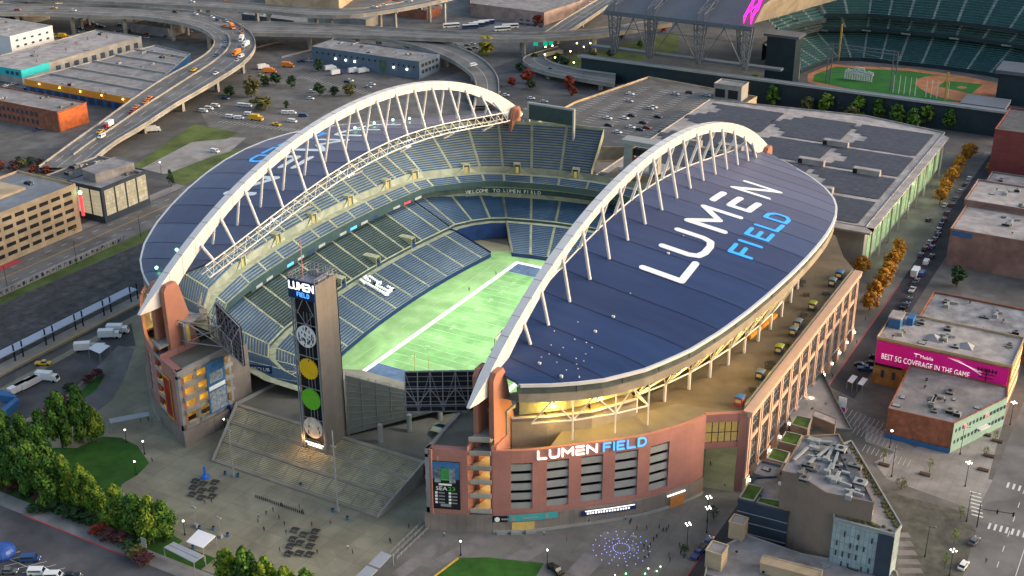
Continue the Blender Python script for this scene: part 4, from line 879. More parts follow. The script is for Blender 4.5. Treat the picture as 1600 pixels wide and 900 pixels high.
for k in range(7):
    sheet('striped_paving',[A(u,v) for u,v in ((1402,832+k*14),(1418+k*5,832+k*14),(1424+k*5,840+k*14),(1402,840+k*14))],.06,'paver_band')
b=MB()
for r_,(u0,v0,u1,v1) in enumerate(((1315,640,1385,668),(1322,655,1392,683),(1335,672,1400,700),(1350,700,1420,725))):
    for k in range(11):
        x,y=A(lerp(u0,u1,k/10),lerp(v0,v1,k/10)); b.box(x-.06,x+.06,y-2.2,y+2.2,.04,.05)
struct(b.build('parking_lines',K['line']))
# lots behind
sheet('upper_street',[A(u,v) for u,v in ((205,275),(290,215),(345,215),(380,210),(300,300),(215,300))] if False else [(-262,60),(-224,60),(-205,330),(-240,330),(-262,160)],.03,'asphalt')
sheet('gravel_apron',[A(u,v) for u,v in ((215,262),(300,215),(385,215),(330,262),(255,272))],.05,'walk')
sheet('dry_lawn',[A(u,v) for u,v in ((205,262),(303,194),(375,208),(355,217),(300,222),(218,265))],.06,'grass_dry'); sheet('dry_lawn',[A(u,v) for u,v in ((285,290),(260,272),(330,245),(400,225),(440,215),(350,260))],.062,'grass_dry')
sheet('truck_lot',[A(u,v) for u,v in ((310,170),(400,150),(620,130),(760,170),(700,215),(420,235),(330,205))],.035,'lot'); sheet('truck_lot',[A(u,v) for u,v in ((370,110),(480,85),(700,140),(620,180),(400,150))],.04,'lot')
sheet('bus_lot',[A(u,v) for u,v in ((690,35),(740,22),(880,45),(860,62),(690,60))],.03,'asphalt_light'); sheet('back_street',[A(u,v) for u,v in ((560,60),(700,10),(740,0),(770,-5),(700,30),(640,60))],.034,'asphalt_light')
sheet('warehouse_yard',[A(u,v) for u,v in ((0,235),(130,230),(170,190),(0,140))],.03,'lot'); sheet('warehouse_yard',[A(u,v) for u,v in ((0,110),(60,140),(180,180),(150,190),(0,150))],.035,'asphalt')
sheet('south_street',rp(-140,260,296,312),.04,'asphalt'); sheet('back_lots',rp(-620,-180,240,560),.01,'lot'); sheet('ramp_gardens',[A(u,v) for u,v in ((830,80),(945,55),(1060,40),(1060,80),(940,110),(850,100))],.03,'grass_dry')
sheet('highway',[A(u,v) for u,v in ((760,110),(870,70),(960,40),(1060,10),(1060,50),(900,85),(800,150))],.05,'asphalt')
# ------------------------------------------------------------------ buildings
def facewins(e,p,q,z0,z1,nx,nz,m,wf=.6,hf=.55,name='window',off=.06,depth=.12,skip=()):
    d=nd(q[0]-p[0],q[1]-p[1]); L=math.dist(p,q); cw=L/nx; chh=(z1-z0)/nz; me=None
    for j in range(nz):
        for i in range(nx):
            if (i,j) in skip: continue
            cx,cy=p[0]+d[0]*cw*(i+.5)+d[1]*off,p[1]+d[1]*cw*(i+.5)-d[0]*off
            if me is None:
                b=MB(); b.box(-cw*wf/2,cw*wf/2,-depth,0,-chh*hf/2,chh*hf/2); o=b.build(name,m); me=o.data
            else: o=bpy.data.objects.new(name,me); col.objects.link(o)
            o.parent=e; o.location=Vector((cx,cy,z0+chh*(j+.5)))-Vector(e.location); o.rotation_euler=(0,0,math.atan2(d[1],d[0]))
def bld(name,label,poly,z1,wm,rm,cat_='building',z0=0,par=.8,units=6,seed=0,roofc=None):
    a=sum(poly[i][0]*poly[(i+1)%len(poly)][1]-poly[(i+1)%len(poly)][0]*poly[i][1] for i in range(len(poly)))
    if a<0: poly=poly[::-1]
    cx=sum(p[0] for p in poly)/len(poly); cy=sum(p[1] for p in poly)/len(poly); e=empty(name,cx,cy,z0); tag(e,label,cat_)
    b=MB(); b.prism(poly,z0,z1-.05); b.build('wall',wm,e)
    ins=[(cx+(x-cx)*.985,cy+(y-cy)*.985) for x,y in poly]; b=MB(); b.prism(ins,z1-.04,z1+.03); b.build('roof',rm,e)
    b=MB(); n=len(poly)
    for i in range(n):
        p,q=poly[i],poly[(i+1)%n]; b.beam((*p,z1+par/2-.05),(*q,z1+par/2-.05),.35,par)
    b.build('parapet',roofc or wm,e)
    r_=random.Random(seed); xs=[p[0] for p in poly]; ys=[p[1] for p in poly]
    def inside(x,y):
        c=False; j=n-1
        for i in range(n):
            if (poly[i][1]>y)!=(poly[j][1]>y) and x<(poly[j][0]-poly[i][0])*(y-poly[i][1])/(poly[j][1]-poly[i][1])+poly[i][0]: c=not c
            j=i
        return c
    k=0
    while k<units:
        x=r_.uniform(min(xs)+2,max(xs)-2); y=r_.uniform(min(ys)+2,max(ys)-2)
        if not inside(x,y): k+=.2; continue
        sx,sy,sz=r_.uniform(.6,1.8),r_.uniform(.6,1.8),r_.uniform(.5,1.5); b=MB(); t_=r_.randrange(5); nm='roof_unit'
        if t_==0: b.box(x-sx,x+sx,y-sy,y+sy,z1,z1+sz); b.mi(1).cyl(x,y,z1+sz,z1+sz+.2,min(sx,sy)*.5,n=10).box(x-sx*.9,x+sx*.9,y-sy-.02,y-sy,z1+.15,z1+sz-.15)
        elif t_==1: b.box(x-.4,x+.4,y-sy*2.2,y+sy*2.2,z1+.3,z1+.9).box(x-.4,x+sx*2,y+sy*2.2-.8,y+sy*2.2,z1+.3,z1+.9).box(x-.8,x+.8,y-sy*2.2-1.2,y-sy*2.2,z1,z1+1.3); nm='air_duct'
        elif t_==2: b.cyl(x,y,z1,z1+.8,.25,n=8); b.mi(1).cyl(x,y,z1+.8,z1+1.0,.4,n=8); nm='vent_pipe'
        elif t_==3: b.mi(1).box(x-sx*.8,x+sx*.8,y-sy*.8,y+sy*.8,z1+.01,z1+.25); b.mi(0).box(x-sx*.7,x+sx*.7,y-sy*.7,y+sy*.7,z1+.25,z1+.3); nm='roof_hatch'
        else: b.box(x-sx,x+sx,y-sy*.6,y+sy*.6,z1,z1+sz*.8).box(x-sx*.5,x+sx*.5,y-sy*.6-.9,y-sy*.6,z1,z1+sz*.4)
        b.build(nm,[K['louver'] if k%2<1 else K['concrete_dark'],K['black']],e); k+=1
    return e
def R4(x0,x1,y0,y1): return [(x0,y0),(x1,y0),(x1,y1),(x0,y1)]
mk('roof_gray',(.24,.225,.225),.9,.25,.25); mk('roof_light',(.33,.30,.29),.85,.2,.3); mk('roof_dark',(.085,.085,.09),.85,.3,.3); mk('brick',(.27,.10,.06),.85,.25,.6); mk('brick_old',(.30,.19,.16),.9,.35,.25,c2=(.2,.12,.1)); mk('tan',(.42,.32,.21),.85,.12,.2)
mk('orange_paint',(.75,.30,.03),.6,.1,.5); mk('blue_paint',(.03,.12,.30),.6,.15,.5); mk('cyan_paint',(.02,.42,.46),.6,.1,.5); mk('slate_blue',(.10,.14,.19),.6,.12,.4); mk('mural',(.65,.14,.03),.7,.4,.35,c2=(.25,.07,.03))
mk('solar',(.105,.10,.11),.35,.2,.4,brick=(3,1.2,.08,.8)); mk('magenta',(.80,.01,.28),.5,.03,.2); mk('teal_paint',(.22,.36,.33),.7,.1,.3); mk('redclad',(.20,.045,.045),.7,.12,.3,brick=(4,2,.05,.85,0,(R(90),0,0))); mk('tower_brown',(.22,.165,.13),.75,.1,.3); mk('curtain',(.33,.42,.44),.25,.15,.3,spec=.6,brick=(1.2,2.6,.08,.8,0,(R(90),0,0))); mk('slate',(.035,.05,.075),.5,.12,.3)
mk('sedum',(.07,.085,.025),.95,.5,.9,c2=(.17,.13,.04)); mk('green_roof',(.05,.10,.015),.95,.4,.4)
# exhibition hall with solar panels
hall=bld('exhibition_hall','wide flat exhibition hall roofed with rows of solar panels',[(-22,118),(101,118),(101,262),(60,272),(-22,262)],18,K['concrete'],K['roof_light'],units=0,par=.7,roofc=K['roof_light'])
for i,(x0,x1,y0,y1) in enumerate([(xa_,xb_,ya_,yb_) for ya_,yb_ in ((121,149),(153,182),(186,215),(219,257)) for xa_,xb_ in ((62,97),(24,59),(-18,21))]):
    b=MB(); n=int((y1-y0)/1.6)
    for k in range(n):
        xa=x0+4*math.floor(1.2+1.3*math.sin(k*.3+i*2)); x1_=x1; y=y0+k*1.6; b.add([(xa,y,18.3),(x1,y,18.3),(x1,y+1.35,18.62),(xa,y+1.35,18.62),(xa,y+1.35,18.1),(x1,y+1.35,18.1)],[(0,1,2,3),(3,2,5,4)])
    b.build('solar_array',K['solar'],hall)
for x,y in ((58,184),(72,150),(40,152),(18,186),(60,216),(84,182),(-2,184)):
    b=MB(); b.box(x-6,x+6,y-1.6,y+1.6,18,21); b.mi(1).box(x-6.02,x-4,y-1.62,y+1.62,18.5,20.6); b.build('roof_unit',[K['roof_light'],K['black']],hall)
b=MB(); b.prism([(101,118),(104.5,114.5),(104.5,255),(101,258)],17.6,18.4).prism([(60,118),(60,112),(104.5,112),(104.5,118)],17.6,18.4); b.build('canopy_eave',K['roof_light'],hall)
facewins(hall,(101.05,122),(101.05,256),1,14,16,1,mat('hall_glass',(.2,.3,.2),.3,.5,.3,emit=(.55,.8,.35),es=.16,brick=(2.2,3,.25,.25,0,(0,R(90),0))),.7,.9)
for k in range(9): b=MB(); b.cyl(103.5,120+k*16,0,17.6,.4,n=8); b.build('eave_column',K['concrete'],hall)
for k in range(5):
    l=bpy.data.lights.new('forecourt_light','POINT'); l.energy=300; l.color=(.85,1,.6); l.shadow_soft_size=.5; o=bpy.data.objects.new('forecourt_light',l); col.objects.link(o); o.parent=hall; o.location=Vector((106,128+k*28,7))-Vector(hall.location)
# parking garage with roof deck
PG=[(-43,172),(-10,250),(-7,298),(-76,312),(-92,240)]
PG=[(-44,176),(-14,192),(-8,298),(-78,308),(-92,240),(-92,190)]
pg=bld('parking_garage','large concrete parking garage with cars on its roof deck beyond the right arch',PG,12,K['tan'],mk('deck',(.13,.12,.115),.9,.25,.12),'parking garage',units=0,par=1.1)
facewins(pg,(-12.6,216),(-8.2,292),2,11.5,9,2,K['black'],.8,.42)
b=MB()
for r_ in range(6):
    for k in range(24):
        x=-84+r_*13; y=200+k*4
        if x<-60 and y<212 or y>290: continue
        b.box(x-2.6,x+2.6,y-.13,y+.13,12.04,12.06)
b.build('parking_lines',K['line'],pg)
st_=bld('stair_tower','small pale concrete stair tower rising above the garage roof deck',R4(-29,-13,286,297),20,K['concrete'],K['roof_gray'],'stair tower',z0=12,units=0)
facewins(st_,(-29,286),(-14,286),12.5,18.5,2,1,K['black'],.75,.8)
# left garage
tg=bld('tan_garage','tan parking garage with five rows of dark openings on the left edge',R4(-247,-211,-190,-6),21,K['tan'],mk('deck_blue',(.20,.215,.24),.85,.12,.2),'parking garage',units=0,par=1.1)
facewins(tg,(-211,-118),(-211,-8),1.5,20.5,17,5,K['black'],.72,.42)
b=MB(); b.box(-243,-226,-60,-20,21,22.1).box(-242.6,-226.4,-59.6,-20.4,21.1,22.2); b.build('ramp_wall',K['tan'],tg)
vs_=empty('vertical_sign',-209.7,-4.2,8); tag(vs_,'narrow red lit vertical sign at the corner of the tan garage','sign'); b=MB(); b.box(-210.5,-209.4,-5.4,-4.6,7,17); b.build('board',mat('sign_red',(.8,.05,.04),.5,0,emit=(1,.04,.05),es=.6),vs_)
for k,ch in enumerate('PARK'):
    pass
b=MB(); b.ball(-209.9,-5,17.8,.8); b.build('lamp',K['lamp_green'],vs_)
# glass corner building
gb=bld('glass_office','dark framed glass corner building with warm lit windows beside the avenue',R4(-229,-208,5,33),16.5,K['slate'],K['roof_gray'],'office building',units=4,par=.5)
mk('lit_window',(.30,.27,.2),.3,.5,.35,emit=(1,.85,.55),es=.10,brick=(1.6,1.5,.1,.6,0,(0,R(90),0)))
facewins(gb,(-208,6),(-208,32.5),3,15.5,4,1,K['lit_window'],.84,.95); facewins(gb,(-228.5,5),(-208.5,5),3,15.5,3,1,K['lit_window'],.84,.95)
pb=bld('penthouse','slanted grey rooftop storey on the glass corner building',[(-226,12),(-216,10),(-212,30),(-226,32)],20.5,K['roof_gray'],K['roof_gray'],'rooftop storey',z0=16.5,units=0,par=.3)
lb=bld('low_white_building','low pale building with white rooftop ducts left of the glass corner building',R4(-246,-230,8,40),15,K['concrete'],K['roof_dark'],units=9,seed=5)
# warehouses
wo=bld('orange_blue_warehouse','long flat warehouse with an orange band over blue walls',[(-410,139),(-323,139),(-332,165),(-366,234),(-402,240)],8,K['blue_paint'],K['roof_gray'],'warehouse',units=10,seed=3,par=.7,roofc=K['concrete'])
b=MB(); b.box(-410.2,-322.8,138.7,139,4.6,8.6); b.build('orange_band',K['orange_paint'],wo); b=MB()
for y,xe in ((155,-329),(172,-336),(190,-345),(208,-354),(225,-362)): b.box(-406,xe,y-.5,y+.5,8,9)
b.build('roof_wall',K['concrete'],wo)
for k in range(5):
    b=MB(); b.box(-398+k*17-.1,-397+k*17-.4,138.3,138.7,6.9,7.3); b.build('wall_lamp',K['lamp_warm'],wo)
facewins(wo,(-408,139),(-325,139),.5,4.3,12,1,K['slate'],.6,.8)
wt=bld('cyan_grey_warehouse','long grey warehouse with a bright cyan end wall',R4(-468,-426,150,252),8.5,K['concrete'],K['roof_light'],'warehouse',units=12,seed=4,par=.7)
b=MB(); b.box(-468.3,-425.7,149.6,150,4.5,9.4).box(-426,-425.6,149.7,172,4.5,9.4); b.build('cyan_band',K['cyan_paint'],wt); facewins(wt,(-426,175),(-426,250),1,7,10,1,K['slate'],.5,.6); facewins(wt,(-440,149.6),(-427,149.6),5,8.5,3,1,K['slate'],.6,.6)
ww=bld('white_industrial_building','white industrial building with red emblem in the far left corner',R4(-560,-488,196,232),13,K['white'],K['roof_light'],units=3,seed=6); facewins(ww,(-488,198),(-488,230),4,12,5,2,K['slate'],.35,.35)
b=MB(); b.box(-520,-508,195.5,195.8,5,9); b.build('emblem',K['kerb_red'],ww)
bm=bld('brick_warehouse','old brick warehouse with an orange mural on its street wall',R4(-400,-331,92,113),11,K['brick'],K['roof_gray'],'warehouse',units=5,seed=7); facewins(bm,(-398,92),(-346,92),1,10,14,2,K['slate'],.5,.5)
b=MB(); b.box(-331,-330.8,92.5,112.5,.5,10.6); b.build('mural',K['mural'],bm)
bg=bld('blue_grey_office','blue grey two storey building with white trucks parked before it',R4(-302,-219,278,302),10.5,K['slate_blue'],K['roof_gray'],'office building',units=9,seed=8)
facewins(bg,(-300,278),(-250,278),6.5,9,11,1,K['black'],.28,.5); facewins(bg,(-240,278),(-221,278),5.5,9,5,1,K['black'],.28,.4); facewins(bg,(-249.5,278),(-243,278),1,9.5,1,1,mat('stair_glass',(.08,.12,.08),.3,.3,.4),.8,.9); facewins(bg,(-219,280),(-219,300),2,10,5,2,K['black'],.6,.5)
for k,x in enumerate((-283,-275,-268,-238,-228)):
    b=MB(); b.box(x-.4,x+.4,277.3,277.9,5,5.8); b.build('wall_lamp',K['lamp_white'],bg)
fb=bld('pink_brick_building','long low pinkish building at the top edge behind the bus lot',[A(735,25),A(850,40),A(905,22),A(930,0),A(740,-12)],9,mk('pinkish',(.33,.24,.21),.85,.1,.3),K['roof_gray'],units=8,seed=9)
facewins(fb,A(810,44),A(850,50),2,8,4,2,K['slate'],.6,.4)
fw=bld('white_roof_hall','flat hall with a whitish roof behind the elevated highway',[A(415,12),A(530,16),A(560,-6),A(440,-16)],9,K['tan'],K['roof_light'],units=12,seed=10)
# billboard building, brick buildings, district on the right
tb=bld('billboard_building','orange brick building carrying a wide magenta billboard on its long wall',R4(130.6,173.6,24,47),16.8,mk('ochre_brick',(.36,.17,.05),.85,.2,.5),K['roof_light'],units=14,seed=11,par=.9,roofc=K['tan'])
facewins(tb,(132,24),(172,24),1.5,7,11,1,K['slate'],.3,.5); facewins(tb,(173.6,25),(173.6,46),1,16,9,3,mat('lit_warm',(.5,.35,.2),.5,.2,.5,emit=(1,.7,.35),es=.3),.5,.6)
bb=empty('billboard',131,23.8,8); tag(bb,'wide magenta billboard reading BEST 5G COVERAGE IN THE GAME','billboard'); b=MB(); b.box(131,173,23.3,23.9,8.2,16.2); b.build('panel',K['magenta'],bb)
mk('bill_white',(.9,.9,.9),.6,0,emit=(1,.9,.95),es=.12)
text('lettering','BEST 5G COVERAGE IN THE GAME',2.9,K['bill_white'],(132.8,23.2,10.2),(1,0,0),(0,0,1),bb,.02,width=28.5); text('lettering','T  Mobile',1.75,K['bill_white'],(143.5,23.2,13.4),(1,0,0),(0,0,1),bb,.02,width=6)
b=MB(); b.box(143.2,145.2,23.15,23.25,14.6,14.8); b.build('logo_bar',K['bill_white'],bb)
b=MB(); 
for k in range(5): b.beam((154+k*.8,23.2,15.8),(165,23.2,13.4-k*.3),.04,.07)
b.build('light_streak',K['bill_white'],bb)
b=MB(); b.beam((166.5,23.2,8.4),(166.5,23.2,14.8),.1,.3)
for k in range(3): b.beam((163.5+k*.4,23.2,14.2-k*1.3),(169.5-k*.4,23.2,14.2-k*1.3),.1,.25)
for k in range(6): b.box(163.6+k*1.1,164+k*1.1,23.1,23.2,13.6,14.9)
b.build('mast_picture',K['poster_black'],bb); b=MB(); b.box(131,140,23.3,23.8,7.3,7.9); b.build('strip_sign',K['poster_black'],bb)
bs=empty('rooftop_shed',135,44,16.8); tag(bs,'blue and white rooftop shed on the left corner of the billboard building','shed'); b=MB(); b.box(131.5,135.5,34,40,16.8,20.4).box(136.5,138.6,39,44,16.8,19.4); b.build('wall',K['blue_paint'],bs); b=MB(); b.box(131.3,135.7,33.8,40.2,20.4,20.9); b.build('roof',K['roof_light'],bs)
for x,y in ((147,33),(158,32)):
    e=empty('skylight',x,y,16.8); later(e,'grey pyramid skylight','on the billboard building roof','skylight','skylights on the billboard building'); b=MB(); b.add([(x-2.2,y-2.2,16.9),(x+2.2,y-2.2,16.9),(x+2.2,y+2.2,16.9),(x-2.2,y+2.2,16.9),(x,y,18.6)],[(0,1,4),(1,2,4),(2,3,4),(3,0,4)]); b.build('glazing',K['steel_grey'],e)
gt=bld('green_trim_building','brick building with a pale green front and rows of small windows',[(143.7,-9.7),(163.4,-9),(174.6,15.7),(173.4,22.8),(142.7,22.8)],10,K['brick'],K['roof_gray'],units=16,seed=12,par=.6)
b=MB(); b.prism([(163.45,-9.05),(174.7,15.6),(174.85,15.5),(163.6,-9.3)],0,10.3); b.build('green_front',K['teal_paint'],gt); b=MB(); b.box(143.5,163.4,-10.0,-9.75,0,1.6); b.build('blue_base',K['blue_paint'],gt)
facewins(gt,(163.6,-8.6),(174.7,15.4),1.5,9.5,15,2,K['slate'],.42,.3,off=.25); b=MB(); b.prism([(168.6,2.4),(170.6,6.8),(172.2,6.0),(170.2,1.6)],4,4.3); b.build('door_canopy',K['white'],gt)
for (x,y) in ((166,-3.6),(170.5,6.6)):
    e=empty('round_sign',x,y,8); later(e,'small red lit round sign','on the pale green front','sign','red round signs'); b=MB(); b.ball(x,y-.1,7.6,.65,8,5); b.build('disc',mat('red_lamp',(.8,.05,.04),.5,0,emit=(1,.05,.05),es=2.2),e)
ob=bld('weathered_brick_building','tall weathered pink brick building with flat light roof on the right edge',R4(130.3,205,139,170),15.5,K['brick_old'],K['roof_light'],units=16,seed=13,par=.9); ob2=bld('stepped_brick_building','brick building with several white roof levels behind the weathered one',R4(129,205,171,200),17.5,K['brick_old'],K['roof_light'],units=18,seed=14)
b=MB(); b.box(131,139,138.6,139,13.5,15.4); b.build('blue_sign',K['blue_paint'],ob)
wh=bld('white_roof_building','low building with a patchy white roof behind the billboard building',R4(136,205,62,88),9,K['brick'],mk('patchy',(.34,.34,.36),.8,.5,.2,c2=(.12,.12,.13)),units=16,seed=15)
bld('maroon_block','plain maroon clad block at the far end of the side street',R4(124.5,200,259,300),24,K['redclad'],K['roof_dark'],units=2,seed=16)
bld('grey_shop_building','low grey building with a red roof corner beside the maroon block',R4(129,205,205,240),9,K['concrete_dark'],K['roof_gray'],units=8,seed=17)
# modern complex lower right
roofp=[A(1222,738,25),A(1248,744,25),A(1290,772,25),A(1365,788,25),A(1310,681,25),A(1255,684,25)]
mb_=bld('modern_building','modern mixed block with a cluttered grey roof and glass corner',roofp,25,K['tower_brown'],K['roof_gray'],'building',units=26,seed=18,par=.7)
b=MB(); b.add([(*A(1330,712,25.1),25.7),(*A(1352,770,25.1),25.7),(*A(1338,772,25.1),25.7),(*A(1312,712,25.1),25.7)],[(0,1,2,3)]); b.build('solar_array',K['solar'],mb_)
cw_=bld('glass_wing','pale glass wing with a planted terrace edge below the modern roof',[A(1303,813,19),A(1397,838,19),A(1408,824,19),A(1330,692,19),A(1305,700,19),A(1302,790,19)],19,K['curtain'],K['walk'],'building',units=0,par=.9,roofc=K['louver'])
facewins(cw_,A(1306,815,19),A(1370,831,19),2,17.5,6,5,K['slate'],.22,.5,skip=[(0,1),(1,3),(2,0),(2,4),(4,2),(5,0),(5,3),(0,4),(3,1),(4,4)]); 
_p,_q=A(1373,832.5,19),A(1398,838.5,19); b=MB(); b.beam((_p[0],_p[1]-.15,9.5),(_q[0],_q[1]-.15,9.5),.3,18.6); b.build('slate_panel',K['slate'],cw_)
b=MB(); r_=random.Random(5)
for k in range(150):
    t=r_.random(); u,v=(lerp(1330,1402,t)+r_.uniform(-3,4),lerp(698,826,t)) if k%4 else (lerp(1312,1395,t),lerp(806,829,t)+r_.uniform(-3,1)); x,y=A(u,v,19.2); b.ball(x,y,19.3,r_.uniform(.25,.6),6,4,.7)
b.build('planted_edge',K['sedum'],cw_)
for k,(u,v) in enumerate(((1338,796),(1348,800),(1360,803),(1352,792))):
    x,y=A(u,v,19.2); b=MB(); b.box(x-.5,x+.5,y-.4,y+.4,19.1,19.7).box(x-.5,x+.5,y+.3,y+.45,19.7,20.2); b.build('lounge_chair',K['seat_white'],cw_)
sb_=bld('slate_wing','dark slate clad wing with small lawns on its roof',[A(1153,783,13),A(1232,803,13),A(1240,772,13),A(1243,745,13),A(1180,748,13)],13,K['slate'],K['roof_gray'],'building',units=2,seed=19,par=.6)
b=MB()
for z in (3.5,7,10): b.beam((*A(1153,783,13),z),(*A(1232,803,13),z),.5,.16)
b.build('wall_stripe',K['louver'],sb_)
for i,(l4,zz) in enumerate(((((1156,778),(1178,783),(1192,762),(1169,757)),13.8),(((1182,785),(1226,797),(1232,785),(1188,778)),13.2),(((1198,716),(1225,724),(1234,708),(1208,701)),9),(((1218,690),(1245,697),(1253,681),(1228,675)),9),(((1236,663),(1262,671),(1268,655),(1244,650)),9))):
    e=bld('roof_garden','%s roof garden box with a green lawn top'%('square corner','long low','front','middle','back')[i] if i>1 else ('square raised roof garden on the slate wing corner','strip of roof lawn along the slate wing edge')[i],[A(u,v,zz) for u,v in l4],zz,K['tower_brown'],K['green_roof'],'roof garden',z0=0 if zz<10 else 13,units=0,par=.35,roofc=K['concrete'])
bld('townhouse','flat grey roofed townhouse between the roof gardens and slate wing',[A(1176,742,12),A(1208,752,12),A(1222,730,12),A(1190,722,12)],12,K['concrete_dark'],K['roof_gray'],'house',units=2,seed=21)
cb=bld('concrete_penthouse','small concrete rooftop room with a white sign facing the slate wing',[A(1215,745,15),A(1238,750,15),A(1246,732,15),A(1224,727,15)],15,K['tower_brown'],K['roof_dark'],'rooftop room',z0=9,units=1,seed=22)
b=MB(); _p=A(1221,767,11); b.box(_p[0]-1,_p[0]+1.2,_p[1]-.5,_p[1]-.2,12,14); b.build('sign',K['seat_white'],cb)
ba=bld('grey_roof_block','long low roof of grey gravel along the bottom right edge',[A(1108,868,6),A(1165,838,6),A(1250,868,6),A(1400,895,6),A(1420,960,6),A(1090,960,6)],6,K['concrete'],K['roof_gray'],units=16,seed=23)
for i,(u,v,dx,dy) in enumerate(((1120,862,2.2,2.4),(1154,818,2,2))):
    x,y=A(u,v,10); e=bld('stair_penthouse','%s cream stair penthouse on the long grey gravel roof'%('larger near','smaller far')[i],R4(x-dx,x+dx,y-dy,y+dy),11,K['tan'],K['roof_gray'],'rooftop room',z0=6,units=0,par=.4)
e=bld('cream_skylight_row','long cream ribbed rooftop monitor on the bottom right roof',[A(1192,868,9),A(1285,892,9),A(1282,905,9),A(1188,880,9)],9,K['tan'],K['tan'],'rooftop monitor',z0=6,units=0,par=.3)
tri=bld('triangle_terrace','triangular paved terrace with planters at the tip of the modern block',[A(1283,602),A(1328,692),A(1300,690),A(1240,690),A(1225,660)],4,K['concrete_dark'],K['walk'],'terrace',units=0,par=1.0,roofc=K['grey_glass'])
bld('terrace_pavilion','small brown pavilion with a white roof on the triangular terrace',[A(1270,650,8),A(1305,664,8),A(1308,655,8),A(1273,641,8)],8,K['tower_brown'],K['roof_light'],'pavilion',z0=4,units=0,par=.2)
ad=empty('ad_panel',0,0,0); x,y=A(1314,646,0); ad.location=(x,y,0); tag(ad,'upright white and pink advertising panel beside the parking stripes','advertising panel'); b=MB(); b.box(x-1.2,x+1.4,y-.1,y+.1,.5,6); b.build('face',K['seat_white'],ad); b=MB(); b.box(x-.2,x+1.2,y-.14,y-.1,.8,2.4); b.build('picture',K['magenta'],ad)
# ------------------------------------------------------------------ elevated roads
def via(name,label,inner,outer,colstep=5,n=40,barr=1.0,cols=True,lanes=1,thick=1.6,ground=0):
    I=cat([(*A(u,v,z),z) for u,v,z in inner],8); O=cat([(*A(u,v,z),z) for u,v,z in outer],8)
    def rs(P,n):
        c=[0]
        for a,b_ in zip(P,P[1:]): c.append(c[-1]+math.dist(a,b_))
        o=[]
        for k in range(n+1):
            s=c[-1]*k/n*.99999; i=max(j for j in range(len(c)-1) if c[j]<=s); t=(s-c[i])/(c[i+1]-c[i] or 1); o.append(Vector(P[i]).lerp(Vector(P[i+1]),t))
        return o
    I=rs(I,n);O=rs(O,n); e=empty(name,*I[n//2]); tag(e,label,'elevated road'); dn=Vector((0,0,-thick))
    b=MB(); b.strip(I,O); b.mi(1).strip([p+dn for p in I],[p+dn for p in O]).strip(I,[p+dn for p in I]).strip(O,[p+dn for p in O]); b.build('deck',[K['asphalt_light'],K['concrete']],e)
    for P_ in (I,O):
        b=MB(); up=Vector((0,0,barr)); 
        Q=I if P_ is O else O
        inn=[p+(q-p).normalized()*.5 for p,q in zip(P_,Q)]
        b.strip([p-Vector((0,0,.3)) for p in P_],[p+up for p in P_]).strip([p+up for p in P_],[p+up for p in inn]).strip(inn,[p+up for p in inn]); b.build('parapet',K['concrete'],e)
    b=MB()
    for j in range(1,lanes+1):
        t=j/(lanes+1)
        for k in range(n):
            if lanes>2 and j%2 and k%2: continue
            p,q=I[k].lerp(O[k],t),I[k+1].lerp(O[k+1],t); b.beam(p+Vector((0,0,.03)),q+Vector((0,0,.03)),.18,.02)
    b.build('lane_line',K['line'],e)
    if cols:
        for k in range(2,n-1,colstep):
            m=I[k].lerp(O[k],.5); w=(O[k]-I[k]); L=w.length; w.normalize()
            if m.z<4: continue
            b=MB(); zt=m.z-thick
            b.beam(m-w*L*.42+Vector((0,0,-thick-.6)),m+w*L*.42+Vector((0,0,-thick-.6)),1.6,1.3)
            for t in ((0,) if L<16 else (-.3,.3)): p=m+w*L*t; b.box(p.x-1,p.x+1,p.y-1,p.y+1,0,zt-.6)
            b.build('column',K['concrete'],e)
    return e,I,O
Z=lambda l,*z:[(u,v,lerp(z[0],z[1],k/(len(l)-1)) if len(z)==2 else z[0]) for k,(u,v) in enumerate(l)]
ramp,RI,RO=via('curved_highway_ramp','wide curving concrete ramp with roadworks sweeping down at upper left',
 [(-90,19,15),(0,22,15),(80,22,15),(150,26,15),(215,27,15),(262,33,15),(300,41,14.6),(325,52,14),(335,66,13),(324,83,12),(296,101,10.5),(258,122,9.5),(215,150,8.5),(160,190,7),(112,224,5),(60,262,3)],
 [(-90,5,15),(0,8,15),(90,8,15),(180,10,15),(250,15,15),(310,20,15),(360,33,14.6),(392,52,14),(399,74,13),(382,97,12),(350,119,10.5),(312,142,9.5),(272,165,8.5),(222,198,7),(178,224,5),(132,262,3)],n=60,lanes=4,colstep=5)
b=MB()
for k in range(30,58):
    p,q=RI[k].lerp(RO[k],.42),RI[k+1].lerp(RO[k+1],.42); b.beam(p+Vector((0,0,.5)),q+Vector((0,0,.5)),.5,1)
b.build('median_barrier',K['concrete'],ramp)
via('far_elevated_highway','long elevated highway crossing the top edge on tall columns',Z([(0,-2),(120,2),(250,8),(400,17),(475,24),(550,25),(612,17),(675,5),(740,-12)],18),Z([(0,-14),(120,-10),(250,-4),(400,7),(480,13),(545,15),(600,9),(650,-1),(700,-14)],18),n=40,lanes=1)
via('middle_elevated_highway','straight elevated highway passing behind the blue grey building',Z([(335,52),(400,53),(500,55),(600,58),(700,62),(800,63),(880,60),(960,53),(1050,38)],12),Z([(335,34),(400,35),(500,38),(600,44),(700,50),(800,53),(880,50),(960,42),(1050,28)],12),n=40,lanes=2,colstep=6)
via('looping_exit_ramp','two lane exit ramp bending down behind the left arch',Z([(520,54),(585,60),(640,70),(690,87),(722,105),(740,122),(744,140),(740,165)],12,3),Z([(535,47),(610,52),(665,60),(715,74),(752,92),(774,114),(780,135),(778,165)],12,3),n=30,lanes=1,colstep=6)
